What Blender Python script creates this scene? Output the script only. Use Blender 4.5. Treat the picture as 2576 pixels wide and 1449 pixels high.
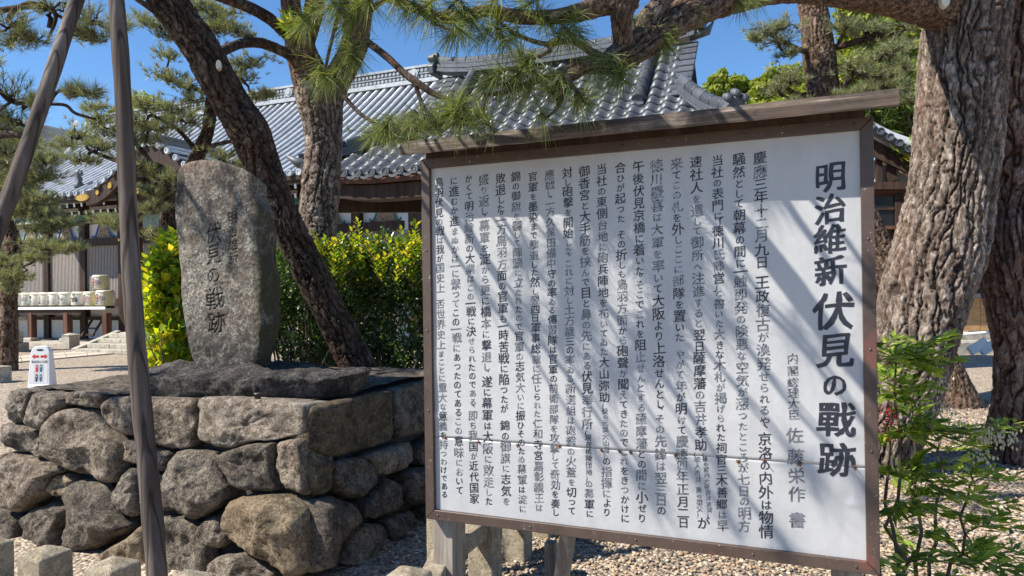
import bpy, math, random
import numpy as np
from mathutils import Vector, Matrix, noise as mnoise
from mathutils.bvhtree import BVHTree
random.seed(7); RS = np.random.RandomState(11)
for _o in list(bpy.data.objects): bpy.data.objects.remove(_o)
S = bpy.context.scene
COL = S.collection

# ------------------------------------------------------------------ camera
FPX = 1790.0
ROLL, PITCH = .0145, .0025
c_r = Vector((math.cos(ROLL), 0, -math.sin(ROLL)))
c_f = Vector((0, math.cos(PITCH), math.sin(PITCH)))
c_u = c_r.cross(c_f).normalized()
CAM = Vector((0, 0, 1.6))
cd = bpy.data.cameras.new('camera'); cam = bpy.data.objects.new('camera', cd); COL.objects.link(cam)
m = Matrix.Identity(4)
for i in range(3):
    m[i][0] = c_r[i]; m[i][1] = c_u[i]; m[i][2] = -c_f[i]; m[i][3] = CAM[i]
cam.matrix_world = m
cd.sensor_width = 36; cd.lens = 36 * FPX / 2576; cd.clip_start = .05; cd.clip_end = 900
S.camera = cam
# ------------------------------------------------------------------ light
SUN = Vector((-.905, -.273, 1.0)).normalized()
w = bpy.data.worlds.new('World'); S.world = w; w.use_nodes = True
wn = w.node_tree.nodes; wl = w.node_tree.links
bg = wn['Background']; sky = wn.new('ShaderNodeTexSky'); sky.sky_type = 'NISHITA'
sky.sun_disc = False
sky.sun_elevation = math.asin(SUN.z); sky.sun_rotation = math.atan2(SUN.x, SUN.y)
sky.altitude = 300; sky.air_density = 1.0; sky.dust_density = .0; sky.ozone_density = 6.0
hs = wn.new('ShaderNodeHueSaturation'); hs.inputs['Saturation'].default_value = 1.1
wl.new(sky.outputs[0], hs.inputs['Color']); wl.new(hs.outputs[0], bg.inputs[0]); bg.inputs[1].default_value = .105
sl = bpy.data.lights.new('sun', 'SUN'); sl.energy = 5.0; sl.angle = math.radians(.5); sl.color = (1, .93, .82)
so = bpy.data.objects.new('sun', sl); COL.objects.link(so)
so.rotation_euler = SUN.to_track_quat('Z', 'Y').to_euler(); so.location = (0, 0, 30)
S.view_settings.view_transform = 'Standard'; S.view_settings.look = 'None'
S.view_settings.exposure = .78; S.view_settings.gamma = 1.0
S.view_settings.use_curve_mapping = False
S.cycles.max_bounces = 8; S.cycles.transparent_max_bounces = 8

# ------------------------------------------------------------------ picture to place
def ray(px, py): return c_f + c_r * ((px - 1288) / FPX) - c_u * ((py - 724.5) / FPX)
def P(px, py, Y): d = ray(px, py); return CAM + d * (Y / d.y)
def G(px, py, z=0.0): d = ray(px, py); return CAM + d * ((z - CAM.z) / d.z)
def PL(px, py, P0, N): d = ray(px, py); return CAM + d * ((P0 - CAM).dot(N) / d.dot(N))
U = Vector((.923, -.385, 0)).normalized()      # long direction of board, wall, halls
NO = Vector((U.y, -U.x, 0))                    # horizontal normal towards the viewer
NI = -NO
ZV = Vector((0, 0, 1))

# ------------------------------------------------------------------ helpers
def tag(o, label=None, cat=None, group=None, kind=None):
    if label: o['label'] = label
    if cat: o['category'] = cat
    if group: o['group'] = group
    if kind: o['kind'] = kind
    return o
def thing(name, label, cat, loc=(0, 0, 0), rz=0, group=None):
    o = bpy.data.objects.new(name, None); COL.objects.link(o); o.location = loc; o.rotation_euler = (0, 0, rz)
    o.empty_display_size = .1
    return tag(o, label, cat, group)
def link(name, me, parent=None, mat=None, world=True, kind=None):
    o = bpy.data.objects.new(name, me); COL.objects.link(o)
    if mat is not None and not me.materials: me.materials.append(mat)
    if parent is not None:
        o.parent = parent
        if world: o.matrix_parent_inverse = pinv(parent)
    if kind: o['kind'] = kind
    return o
def pinv(p):
    M = Matrix.Identity(4)
    q = p
    while q is not None:
        M = (q.matrix_parent_inverse if q.parent else Matrix.Identity(4)) @ Matrix.LocRotScale(q.location, q.rotation_euler, q.scale) @ M
        q = q.parent
    return M.inverted()
def npmesh(name, v, f, smooth=False):
    """v Nx3 array, f MxK array (all faces alike)"""
    v = np.asarray(v, dtype=np.float32); f = np.asarray(f, dtype=np.int32)
    me = bpy.data.meshes.new(name); k = f.shape[1]
    me.vertices.add(len(v)); me.vertices.foreach_set('co', v.ravel())
    me.loops.add(f.size); me.loops.foreach_set('vertex_index', f.ravel())
    me.polygons.add(len(f)); me.polygons.foreach_set('loop_start', np.arange(0, f.size, k, dtype=np.int32))
    if smooth: me.polygons.foreach_set('use_smooth', np.ones(len(f), dtype=bool))
    me.update(calc_edges=True); me.validate()
    return me
class MB:
    def __init__(s): s.v = []; s.f = []; s.m = []; s.sm = []
    def add(s, vs, fs, mi=0, sm=False):
        b = len(s.v); s.v += [tuple(p) for p in vs]
        for q in fs: s.f.append([b + i for i in q]); s.m.append(mi); s.sm.append(sm)
    def box(s, c, d, R=None, mi=0, taper=1.0):
        """box centred at c, full dims d, R = (ex, ey, ez) axes"""
        c = Vector(c); ex, ey, ez = R or (Vector((1, 0, 0)), Vector((0, 1, 0)), Vector((0, 0, 1)))
        vs = []
        for k in (-.5, .5):
            t = 1 if k < 0 else taper
            for i, j in ((-.5, -.5), (.5, -.5), (.5, .5), (-.5, .5)):
                vs.append(c + ex * (i * d[0] * t) + ey * (j * d[1] * t) + ez * (k * d[2]))
        s.add(vs, [(0, 3, 2, 1), (4, 5, 6, 7), (0, 1, 5, 4), (1, 2, 6, 5), (2, 3, 7, 6), (3, 0, 4, 7)], mi)
    def beam(s, a, b, wd, ht, up=ZV, mi=0):
        a = Vector(a); b = Vector(b); z = (b - a); L = z.length; z.normalize()
        x = up.cross(z).normalized(); y = z.cross(x)
        s.box((a + b) / 2, (wd, ht, L), (x, y, z), mi)
    def tube(s, pts, rad, n=8, mi=0, cap=True, sm=True):
        pts = [Vector(p) for p in pts]
        if not hasattr(rad, '__len__'): rad = [rad] * len(pts)
        T = [(pts[min(i + 1, len(pts) - 1)] - pts[max(i - 1, 0)]).normalized() for i in range(len(pts))]
        x = T[0].orthogonal().normalized(); vs = []
        for i, p in enumerate(pts):
            x = (x - T[i] * x.dot(T[i])).normalized(); y = T[i].cross(x)
            for k in range(n):
                a = 2 * math.pi * k / n; vs.append(p + (x * math.cos(a) + y * math.sin(a)) * rad[i])
        fs = [(i * n + k, i * n + (k + 1) % n, (i + 1) * n + (k + 1) % n, (i + 1) * n + k) for i in range(len(pts) - 1) for k in range(n)]
        s.add(vs, fs, mi, sm)
        if cap:
            b = len(s.v) - len(vs)
            s.f.append([b + k for k in range(n)][::-1]); s.m.append(mi); s.sm.append(False)
            s.f.append([b + (len(pts) - 1) * n + k for k in range(n)]); s.m.append(mi); s.sm.append(False)
    def lathe(s, c, prof, n=20, mi=0, sm=True, ax=(Vector((1, 0, 0)), Vector((0, 1, 0)), Vector((0, 0, 1)))):
        c = Vector(c); vs = []
        for r, z in prof:
            for k in range(n):
                a = 2 * math.pi * k / n; vs.append(c + ax[0] * (r * math.cos(a)) + ax[1] * (r * math.sin(a)) + ax[2] * z)
        fs = [(i * n + k, i * n + (k + 1) % n, (i + 1) * n + (k + 1) % n, (i + 1) * n + k) for i in range(len(prof) - 1) for k in range(n)]
        s.add(vs, fs, mi, sm)
    def prism(s, poly, ex, ey, o, dvec, mi=0):
        o = Vector(o); n = len(poly)
        a = [o + ex * p[0] + ey * p[1] for p in poly]; b = [q + Vector(dvec) for q in a]
        s.add(a + b, [tuple(range(n))[::-1], tuple(range(n, 2 * n))] + [(i, (i + 1) % n, n + (i + 1) % n, n + i) for i in range(n)], mi)
    def mesh(s, name):
        me = bpy.data.meshes.new(name); me.from_pydata(s.v, [], s.f)
        me.polygons.foreach_set('material_index', s.m); me.polygons.foreach_set('use_smooth', s.sm); me.update()
        return me
    def build(s, name, mats, parent=None, kind=None):
        me = s.mesh(name)
        for q in (mats if isinstance(mats, (list, tuple)) else [mats]): me.materials.append(q)
        return link(name, me, parent, kind=kind)
def bevel(o, wd, seg=2):
    b = o.modifiers.new('bevel', 'BEVEL'); b.width = wd; b.segments = seg; b.limit_method = 'ANGLE'; return o
def catmull(pts, n):
    """pts list of tuples (any length), n samples"""
    p = np.array(pts, float); m_ = len(p)
    d = np.r_[0, np.cumsum(np.linalg.norm(np.diff(p[:, :3], axis=0), axis=1))]
    t = np.linspace(0, d[-1], n); out = []
    for x in t:
        i = min(max(np.searchsorted(d, x) - 1, 0), m_ - 2); s_ = (x - d[i]) / max(d[i + 1] - d[i], 1e-9)
        a, b, c, e = p[max(i - 1, 0)], p[i], p[i + 1], p[min(i + 2, m_ - 1)]
        out.append(.5 * ((2 * b) + (c - a) * s_ + (2 * a - 5 * b + 4 * c - e) * s_**2 + (3 * b - a - 3 * c + e) * s_**3))
    return np.array(out)

# ------------------------------------------------------------------ materials
def nodes(name):
    mt = bpy.data.materials.new(name); mt.use_nodes = True; nt = mt.node_tree
    return mt, nt, nt.nodes['Principled BSDF']
def N_(nt, t, **kw):
    n = nt.nodes.new(t)
    for k, v in kw.items(): setattr(n, k, v)
    return n
def coords(nt, scale=(1, 1, 1), rnd=True, rot=(0, 0, 0)):
    tc = N_(nt, 'ShaderNodeTexCoord'); mp = N_(nt, 'ShaderNodeMapping'); mp.inputs['Scale'].default_value = scale; mp.inputs['Rotation'].default_value = rot
    nt.links.new(tc.outputs['Object'], mp.inputs[0])
    if rnd:
        oi = N_(nt, 'ShaderNodeObjectInfo'); ml = N_(nt, 'ShaderNodeMath', operation='MULTIPLY'); ml.inputs[1].default_value = 37.0
        nt.links.new(oi.outputs['Random'], ml.inputs[0]); nt.links.new(ml.outputs[0], mp.inputs['Location'])
    return mp.outputs[0]
def noise(nt, co, scale, detail=6, rough=.6, dist=0):
    n = N_(nt, 'ShaderNodeTexNoise'); n.inputs['Scale'].default_value = scale; n.inputs['Detail'].default_value = detail
    n.inputs['Roughness'].default_value = rough; n.inputs['Distortion'].default_value = dist; nt.links.new(co, n.inputs[0]); return n.outputs[0]
def voro(nt, co, scale, feat='F1', out='Distance'):
    n = N_(nt, 'ShaderNodeTexVoronoi', feature=feat); n.inputs['Scale'].default_value = scale; nt.links.new(co, n.inputs[0]); return n.outputs[out]
def ramp(nt, fac, stops):
    r = N_(nt, 'ShaderNodeValToRGB'); e = r.color_ramp.elements
    while len(e) < len(stops): e.new(.5)
    for i, (p, c) in enumerate(stops):
        e[i].position = p; e[i].color = (c if hasattr(c, '__len__') else (c, c, c)) + (1,) if (hasattr(c, '__len__') and len(c) == 3) or not hasattr(c, '__len__') else c
    nt.links.new(fac, r.inputs[0]); return r.outputs[0]
def mix(nt, fac, a, b, mode='MIX'):
    x = N_(nt, 'ShaderNodeMix', data_type='RGBA', blend_type=mode)
    for sock, v in ((x.inputs[0], fac), (x.inputs[6], a), (x.inputs[7], b)):
        if isinstance(v, (int, float)): sock.default_value = v
        elif isinstance(v, tuple): sock.default_value = v + (1,)
        else: nt.links.new(v, sock)
    return x.outputs[2]
def bump(nt, h, bs, strength=.5, dist=.01, prev=None):
    b = N_(nt, 'ShaderNodeBump'); b.inputs['Strength'].default_value = strength; b.inputs['Distance'].default_value = dist
    nt.links.new(h, b.inputs['Height'])
    if prev is not None: nt.links.new(prev, b.inputs['Normal'])
    if bs is not None: nt.links.new(b.outputs[0], bs.inputs['Normal'])
    return b.outputs[0]
def simple(name, c, rough=.6, var=.25, scale=8, stretch=(1, 1, 1), bmp=.0, bscale=40, metal=0, spec=None, rnd=True):
    mt, nt, bs = nodes(name); co = coords(nt, stretch, rnd)
    n = noise(nt, co, scale)
    lo = tuple(max(x * (1 - var), 0) for x in c); hi = tuple(min(x * (1 + var), 1) for x in c)
    nt.links.new(ramp(nt, n, [(.3, lo), (.7, hi)]), bs.inputs['Base Color'])
    bs.inputs['Roughness'].default_value = rough; bs.inputs['Metallic'].default_value = metal
    if spec is not None: bs.inputs['Specular IOR Level'].default_value = spec
    if bmp: bump(nt, noise(nt, co, bscale, 5), bs, bmp, .01)
    return mt
M = {}
def stone_mat(name, base, dark, pale, sc=6, lichen=.5, moss=0.0, bmp=.7, warm=None):
    mt, nt, bs = nodes(name); co = coords(nt)
    n1 = noise(nt, co, sc, 8, .65); n2 = noise(nt, co, sc * 7, 5, .7); n3 = noise(nt, co, sc * 12, 4, .75)
    c = ramp(nt, n1, [(.28, dark), (.5, base), (.72, pale)])
    c = mix(nt, .75, c, ramp(nt, n2, [(.36, (.15, .15, .15)), (.64, (.95, .94, .92))]), 'SOFT_LIGHT')
    c = mix(nt, ramp(nt, n3, [(.46, 0.0), (.62, .62)]), c, pale)
    c = mix(nt, ramp(nt, n3, [(.34, .8), (.48, 0.0)]), c, dark)
    c = mix(nt, ramp(nt, noise(nt, co, sc * .9, 5, .7, 1.0), [(.40, .75), (.52, 0.0)]), c, dark)
    c = mix(nt, ramp(nt, noise(nt, co, sc * 2.2, 6, .8, .8), [(.52, 0.0), (.60, .6)]), c, pale)
    if warm:
        c = mix(nt, ramp(nt, noise(nt, co, sc * .5, 4), [(.5, 0.0), (.68, .7)]), c, warm)
    if lichen:
        v = noise(nt, co, sc * 3.2, 4, .75, 1.5)
        c = mix(nt, ramp(nt, v, [(.60, 0.0), (.66, lichen)]), c, (.42, .44, .40))
    if moss:
        v = noise(nt, co, sc * 1.3, 5, .7, .6)
        c = mix(nt, ramp(nt, v, [(.52, 0.0), (.62, moss)]), c, (.045, .055, .022))
    nt.links.new(c, bs.inputs['Base Color']); bs.inputs['Roughness'].default_value = .92; bs.inputs['Specular IOR Level'].default_value = .25
    b1 = bump(nt, n2, None, min(bmp * 1.3, 1), .03); bump(nt, n3, bs, 1.0, .012, b1)
    return mt
M['stone'] = [stone_mat('boulder_brown', (.20, .155, .115), (.06, .045, .034), (.50, .42, .33), 7, .35),
              stone_mat('boulder_grey', (.17, .138, .108), (.052, .041, .033), (.48, .42, .34), 8, .45),
              stone_mat('boulder_dark', (.115, .093, .074), (.036, .029, .024), (.36, .31, .25), 10, .4),
              stone_mat('boulder_warm', (.27, .205, .13), (.10, .07, .046), (.55, .46, .33), 7, .35, .4, warm=(.26, .17, .10)),
              stone_mat('cap_stone', (.28, .225, .175), (.12, .09, .065), (.62, .54, .45), 9, .15),
              stone_mat('mossy_shaded_cap_side', (.14, .105, .068), (.045, .035, .024), (.30, .24, .15), 9, .15, .55)]  # last one: moss, plus shade of the sunless side put into the colour
M['slab'] = stone_mat('base_rock', (.05, .044, .042), (.015, .014, .015), (.16, .145, .13), 6, .3)
M['monument'] = None
M['granite'] = stone_mat('granite', (.60, .50, .35), (.36, .29, .20), (.80, .71, .56), 12, .2, 0, .8)
M['granite_pale'] = stone_mat('granite_pale', (.42, .38, .31), (.28, .25, .20), (.6, .56, .48), 6, 0, 0, .3)
M['rubble'] = simple('rubble', (.05, .045, .04), .95, .4, 20, bmp=.6)

def monument_mat():
    mt, nt, bs = nodes('monument_stone'); co = coords(nt, rnd=False)
    n1 = noise(nt, co, 2.6, 8, .65, .4); n2 = noise(nt, co, 14, 6, .75); n3 = noise(nt, co, 75, 3, .7)
    c = ramp(nt, n1, [(.32, (.05, .04, .034)), (.44, (.15, .12, .10)), (.55, (.20, .18, .15)), (.68, (.35, .335, .285))])
    c = mix(nt, ramp(nt, n2, [(.47, 0.0), (.58, .8)]), c, (.33, .33, .28))
    c = mix(nt, ramp(nt, n3, [(.46, .8), (.56, 0.0)]), c, (.06, .052, .045))
    c = mix(nt, ramp(nt, noise(nt, co, 5, 5, .7), [(.58, 0.0), (.68, .3)]), c, (.22, .15, .10))
    # dark water stains that hang from the top and creep up the foot
    sp = N_(nt, 'ShaderNodeSeparateXYZ'); nt.links.new(coords(nt, rnd=False), sp.inputs[0])
    top = N_(nt, 'ShaderNodeMapRange'); top.inputs[1].default_value = 2.36; top.inputs[2].default_value = 2.56
    nt.links.new(sp.outputs[2], top.inputs[0])
    tm = N_(nt, 'ShaderNodeMath', operation='MULTIPLY'); tm.inputs[1].default_value = .85; nt.links.new(top.outputs[0], tm.inputs[0]); c = mix(nt, tm.outputs[0], c, (.15, .095, .065))
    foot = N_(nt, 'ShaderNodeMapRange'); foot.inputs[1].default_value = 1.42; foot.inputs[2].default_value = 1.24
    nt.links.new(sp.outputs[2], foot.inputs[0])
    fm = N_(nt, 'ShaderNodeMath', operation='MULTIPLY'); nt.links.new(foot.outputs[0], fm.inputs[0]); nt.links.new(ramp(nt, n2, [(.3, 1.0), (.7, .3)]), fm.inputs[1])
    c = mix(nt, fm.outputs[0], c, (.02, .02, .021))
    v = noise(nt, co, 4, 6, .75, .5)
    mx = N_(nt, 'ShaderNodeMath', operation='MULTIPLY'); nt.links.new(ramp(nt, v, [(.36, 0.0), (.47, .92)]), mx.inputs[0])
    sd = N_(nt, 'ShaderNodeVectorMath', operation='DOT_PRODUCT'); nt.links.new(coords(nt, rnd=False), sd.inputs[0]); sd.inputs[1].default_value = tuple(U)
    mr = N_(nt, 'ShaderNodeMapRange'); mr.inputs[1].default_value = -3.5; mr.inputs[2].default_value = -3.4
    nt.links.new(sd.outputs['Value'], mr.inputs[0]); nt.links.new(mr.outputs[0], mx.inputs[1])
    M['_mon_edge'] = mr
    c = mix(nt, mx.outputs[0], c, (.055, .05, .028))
    nt.links.new(c, bs.inputs['Base Color']); bs.inputs['Roughness'].default_value = .93; bs.inputs['Specular IOR Level'].default_value = .2
    b1 = bump(nt, n2, None, .5, .02); bump(nt, n3, bs, .5, .006, b1)
    return mt
M['monument'] = monument_mat()
M['engraved'] = simple('engraved_letter_dark', (.018, .014, .012), .9, .5, 60)  # near-black colour for the carved letter faces

def bark_mat(name, c0, c1, c2, moss=.25, sc=1.0):
    mt, nt, bs = nodes(name); co = coords(nt, (1, 1, .45), rnd=False)
    n1 = noise(nt, co, 16 * sc, 6, .7, .6); n2 = noise(nt, co, 70 * sc, 5, .7, .4); n3 = noise(nt, co, 3.5 * sc, 4)
    c = ramp(nt, n1, [(.3, c0), (.5, c1), (.68, c2)])
    c = mix(nt, ramp(nt, n2, [(.38, .65), (.55, 0.0)]), c, c0)
    c = mix(nt, ramp(nt, n3, [(.5, 0.0), (.7, .6)]), c, tuple(.6 * a + .4 * b for a, b in zip(c1, (.22, .10, .06))))
    if moss: c = mix(nt, ramp(nt, noise(nt, co, 9 * sc, 5, .75), [(.6, 0.0), (.68, moss)]), c, (.17, .18, .13))
    nt.links.new(c, bs.inputs['Base Color']); bs.inputs['Roughness'].default_value = .9; bs.inputs['Specular IOR Level'].default_value = .2
    vn = N_(nt, 'ShaderNodeTexVoronoi', feature='F1'); vn.inputs['Scale'].default_value = 55 * sc
    wr = N_(nt, 'ShaderNodeVectorMath', operation='ADD'); wn_ = N_(nt, 'ShaderNodeTexNoise'); wn_.inputs['Scale'].default_value = 30 * sc; nt.links.new(co, wn_.inputs[0])
    sw = N_(nt, 'ShaderNodeVectorMath', operation='SCALE'); sw.inputs['Scale'].default_value = .04; nt.links.new(wn_.outputs['Color'], sw.inputs[0]); nt.links.new(co, wr.inputs[0]); nt.links.new(sw.outputs[0], wr.inputs[1]); nt.links.new(wr.outputs[0], vn.inputs[0])
    sp = N_(nt, 'ShaderNodeSeparateColor'); nt.links.new(vn.outputs['Color'], sp.inputs[0])
    c = mix(nt, .7, c, ramp(nt, sp.outputs[0], [(0, .22), (1, .85)]), 'SOFT_LIGHT')
    at = N_(nt, 'ShaderNodeAttribute', attribute_name='plate'); ac = N_(nt, 'ShaderNodeAttribute', attribute_name='fissure')
    c = mix(nt, .75, c, ramp(nt, at.outputs['Fac'], [(0, .2), (1, .88)]), 'SOFT_LIGHT')
    fm = N_(nt, 'ShaderNodeMath', operation='MULTIPLY'); fm.inputs[1].default_value = .9; nt.links.new(ac.outputs['Fac'], fm.inputs[0])
    c = mix(nt, fm.outputs[0], c, tuple(x * .45 for x in c0))   # fissures and cross cracks mixed towards a darker bark tone
    nt.links.new(c, bs.inputs['Base Color'])
    b1 = bump(nt, n1, None, .7, .02); b1 = bump(nt, sp.outputs[0], None, .6, .012, b1); bump(nt, n2, bs, 1.0, .008, b1)
    return mt
M['bark_big'] = bark_mat('pine_bark_pale', (.06, .042, .033), (.19, .145, .115), (.46, .40, .345), .45)
M['bark_red'] = bark_mat('pine_bark_reddish', (.07, .036, .026), (.20, .12, .088), (.36, .285, .24), .25)
M['bark_dark'] = bark_mat('pine_bark_dark', (.022, .016, .012), (.07, .047, .034), (.165, .13, .10), .3)
M['bark_mid'] = bark_mat('pine_bark_brown', (.05, .033, .024), (.15, .098, .068), (.32, .245, .185), .3)

def wood_mat(name, c0, c1, c2, sc=1.0, streak=9, rough=.8):
    mt, nt, bs = nodes(name); co = coords(nt, (1, 1, .06), rnd=True)
    n1 = noise(nt, co, streak * sc, 5, .6, 1.2); n2 = noise(nt, co, streak * 9 * sc, 4, .6, .3)
    c = ramp(nt, n1, [(.32, c0), (.5, c1), (.66, c2)])
    c = mix(nt, ramp(nt, n2, [(.38, .5), (.52, 0.0)]), c, c0)
    nt.links.new(c, bs.inputs['Base Color']); bs.inputs['Roughness'].default_value = rough; bs.inputs['Specular IOR Level'].default_value = .25
    bump(nt, n2, bs, .4, .004)
    return mt
def pole_mat():
    mt, nt, bs = nodes('weathered_pole'); co = coords(nt, (1, 1, .14), rnd=False)
    n1 = noise(nt, co, 5, 5, .6, 1.0)
    wv = N_(nt, 'ShaderNodeTexWave', wave_type='RINGS', rings_direction='Z'); wv.inputs['Scale'].default_value = 9; wv.inputs['Distortion'].default_value = 9; wv.inputs['Detail'].default_value = 2; wv.inputs['Detail Scale'].default_value = .8
    nt.links.new(co, wv.inputs[0])
    n2 = noise(nt, co, 90, 3)
    c = ramp(nt, n1, [(.3, (.05, .036, .029)), (.5, (.115, .09, .077)), (.7, (.24, .215, .195))])
    c = mix(nt, ramp(nt, wv.outputs[0], [(.0, .9), (.16, 0.0)]), c, (.028, .021, .018))
    c = mix(nt, ramp(nt, n2, [(.35, .4), (.55, 0.0)]), c, (.08, .065, .055))
    nt.links.new(c, bs.inputs['Base Color']); bs.inputs['Roughness'].default_value = .8; bs.inputs['Specular IOR Level'].default_value = .25
    bump(nt, wv.outputs[0], bs, .25, .006)
    return mt
M['pole'] = pole_mat()
M['leg'] = wood_mat('weathered_timber', (.14, .11, .09), (.27, .235, .20), (.38, .345, .31), 1.5)
def cap_mat():
    mt, nt, bs = nodes('weathered_cap_timber'); 
    tc = N_(nt, 'ShaderNodeTexCoord'); mp = N_(nt, 'ShaderNodeMapping'); mp.inputs['Rotation'].default_value = (0, 0, math.atan2(-U.y, U.x)); mp.inputs['Scale'].default_value = (.05, 1, 1)
    nt.links.new(tc.outputs['Object'], mp.inputs[0]); 
    # rotate first, then squash along the grain
    mp.vector_type = 'POINT'
    mp.inputs['Scale'].default_value = (1, 1, 1)
    mp2 = N_(nt, 'ShaderNodeMapping'); mp2.inputs['Scale'].default_value = (.05, 1, 1); nt.links.new(mp.outputs[0], mp2.inputs[0]); co = mp2.outputs[0]
    n1 = noise(nt, co, 34, 5, .65, .6); n2 = noise(nt, mp.outputs[0], 5, 5, .7)
    n3 = noise(nt, co, 150, 4)
    c = ramp(nt, n1, [(.38, (.022, .016, .012)), (.52, (.085, .06, .044)), (.66, (.40, .33, .27))])
    c = mix(nt, ramp(nt, n2, [(.44, .85), (.6, 0.0)]), c, (.085, .058, .042))
    c = mix(nt, ramp(nt, n3, [(.35, .6), (.5, 0.0)]), c, (.03, .024, .02))
    nt.links.new(c, bs.inputs['Base Color']); bs.inputs['Roughness'].default_value = .8
    bump(nt, n1, bs, .6, .006); return mt
M['cap'] = cap_mat()
def frame_mat():
    mt, nt, bs = nodes('brown_painted_metal'); co = coords(nt, rnd=False)
    n1 = noise(nt, co, 9, 6, .7); n2 = noise(nt, co, 60, 5, .75, .5)
    c = ramp(nt, n1, [(.3, (.055, .035, .027)), (.7, (.092, .062, .050))])
    c = mix(nt, ramp(nt, n2, [(.645, 0.0), (.68, .8)]), c, (.5, .45, .42))
    c = mix(nt, ramp(nt, noise(nt, co, 4, 3), [(.63, 0.0), (.68, .6)]), c, (.16, .055, .04))
    nt.links.new(c, bs.inputs['Base Color']); bs.inputs['Roughness'].default_value = .5; bump(nt, n2, bs, .15, .003)
    return mt
M['frame'] = frame_mat()
def panel_mat():
    mt, nt, bs = nodes('white_painted_sheet'); co = coords(nt, (1, 1, .25), rnd=False); co2 = coords(nt, rnd=False)
    n1 = noise(nt, co, 14, 5, .6); n2 = noise(nt, co2, 2, 3); n3 = noise(nt, co2, 45, 5, .8)
    c = ramp(nt, n1, [(.3, (.41, .415, .42)), (.7, (.48, .485, .49))])
    c = mix(nt, ramp(nt, n2, [(.4, .25), (.65, 0.0)]), c, (.34, .355, .38))
    c = mix(nt, ramp(nt, n3, [(.70, 0.0), (.76, .5)]), c, (.45, .43, .40))
    nt.links.new(c, bs.inputs['Base Color']); bs.inputs['Roughness'].default_value = .38; bs.inputs['Specular IOR Level'].default_value = .45
    bump(nt, noise(nt, co2, 6, 3), bs, .22, .02)
    return mt
M['panel'] = panel_mat()
def ink_mat(name, worn):
    mt, nt, bs = nodes(name); co = coords(nt, (1, 1, .8), rnd=False)
    n = noise(nt, co, 120 if worn > .5 else 75, 4, .7, .5)
    c = mix(nt, ramp(nt, n, [(.5 - .10 * worn, 1.0 if worn > .5 else .5), (.52 + .16 * (1 - worn), 0.0)]) if worn else 0.0, (.016, .019, .030), (.29, .31, .34))
    nt.links.new(c, bs.inputs['Base Color']); bs.inputs['Roughness'].default_value = .5; return mt
M['ink'] = ink_mat('black_brush_ink', 0); M['ink2'] = ink_mat('thin_brush_ink', .25); M['ink3'] = ink_mat('worn_brush_ink', .75)
M['rust'] = simple('rust_stain', (.24, .10, .045), .9, .5, 60)
M['screw'] = simple('screw_metal', (.10, .085, .08), .5, .3, 30, metal=.6)

def gravel_mat(name, pale):
    mt, nt, bs = nodes(name); co = coords(nt, rnd=False)
    tcs = co
    def cells(sc): 
        n = N_(nt, 'ShaderNodeTexVoronoi', feature='F1'); n.inputs['Scale'].default_value = sc; nt.links.new(tcs, n.inputs[0]); return n
    v1 = cells(38); sep = N_(nt, 'ShaderNodeSeparateColor'); nt.links.new(v1.outputs['Color'], sep.inputs[0])
    c = ramp(nt, sep.outputs[0], [(0, (.14, .11, .085)), (.25, (.29, .225, .165)), (.6, (.45, .36, .265)), (1, (.60, .51, .40))])
    c = mix(nt, ramp(nt, noise(nt, co, .8, 5), [(.35, .35), (.65, 0.0)]), c, (.27, .23, .19))
    c = mix(nt, ramp(nt, noise(nt, co, 7, 5, .7), [(.3, .35), (.6, 0.0)]), c, (.22, .185, .15))
    nt.links.new(c, bs.inputs['Base Color']); bs.inputs['Roughness'].default_value = .9; bs.inputs['Specular IOR Level'].default_value = .2
    iv = N_(nt, 'ShaderNodeMath', operation='SUBTRACT'); iv.inputs[0].default_value = 1; nt.links.new(v1.outputs['Distance'], iv.inputs[1])
    bump(nt, iv.outputs[0], bs, 1.0, .02); return mt
M['gravel'] = gravel_mat('gravel_ground', 0)
def pebble_mat():
    mt, nt, bs = nodes('pebbles'); geo = N_(nt, 'ShaderNodeNewGeometry')
    c = ramp(nt, geo.outputs['Random Per Island'], [(0, (.07, .065, .06)), (.2, (.16, .14, .125)), (.35, (.27, .19, .125)), (.55, (.38, .27, .17)), (.75, (.46, .35, .235)), (.92, (.52, .46, .37)), (1, (.22, .12, .075))])
    c = mix(nt, .5, c, ramp(nt, noise(nt, coords(nt, rnd=False), 90, 4), [(.3, .3), (.7, .8)]), 'SOFT_LIGHT')
    nt.links.new(c, bs.inputs['Base Color']); bs.inputs['Roughness'].default_value = .75; return mt
M['pebble'] = pebble_mat()

def leaf_mat(name, cols, trans=.35, rough=.4, spec=.5):
    mt, nt, bs = nodes(name); geo = N_(nt, 'ShaderNodeNewGeometry'); co = coords(nt, rnd=False)
    k = len(cols) - 1
    c = ramp(nt, geo.outputs['Random Per Island'], [(i / k, q) for i, q in enumerate(cols)])
    c = mix(nt, .35, c, ramp(nt, noise(nt, co, 2.2, 4), [(.35, .25), (.65, .8)]), 'SOFT_LIGHT')
    nt.links.new(c, bs.inputs['Base Color']); bs.inputs['Roughness'].default_value = rough; bs.inputs['Specular IOR Level'].default_value = spec
    tr = N_(nt, 'ShaderNodeBsdfTranslucent'); 
    tcol = mix(nt, 1.0, c, (1.7, 1.6, .6), 'MULTIPLY'); nt.links.new(tcol, tr.inputs[0])
    ms = N_(nt, 'ShaderNodeMixShader'); ms.inputs[0].default_value = trans
    nt.links.new(bs.outputs[0], ms.inputs[1]); nt.links.new(tr.outputs[0], ms.inputs[2])
    nt.links.new(ms.outputs[0], nt.nodes['Material Output'].inputs[0]); return mt
M['needle'] = leaf_mat('pine_needles', [(.06, .095, .03), (.13, .17, .05), (.21, .25, .075), (.30, .32, .12)], .3, .5, .35)
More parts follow.
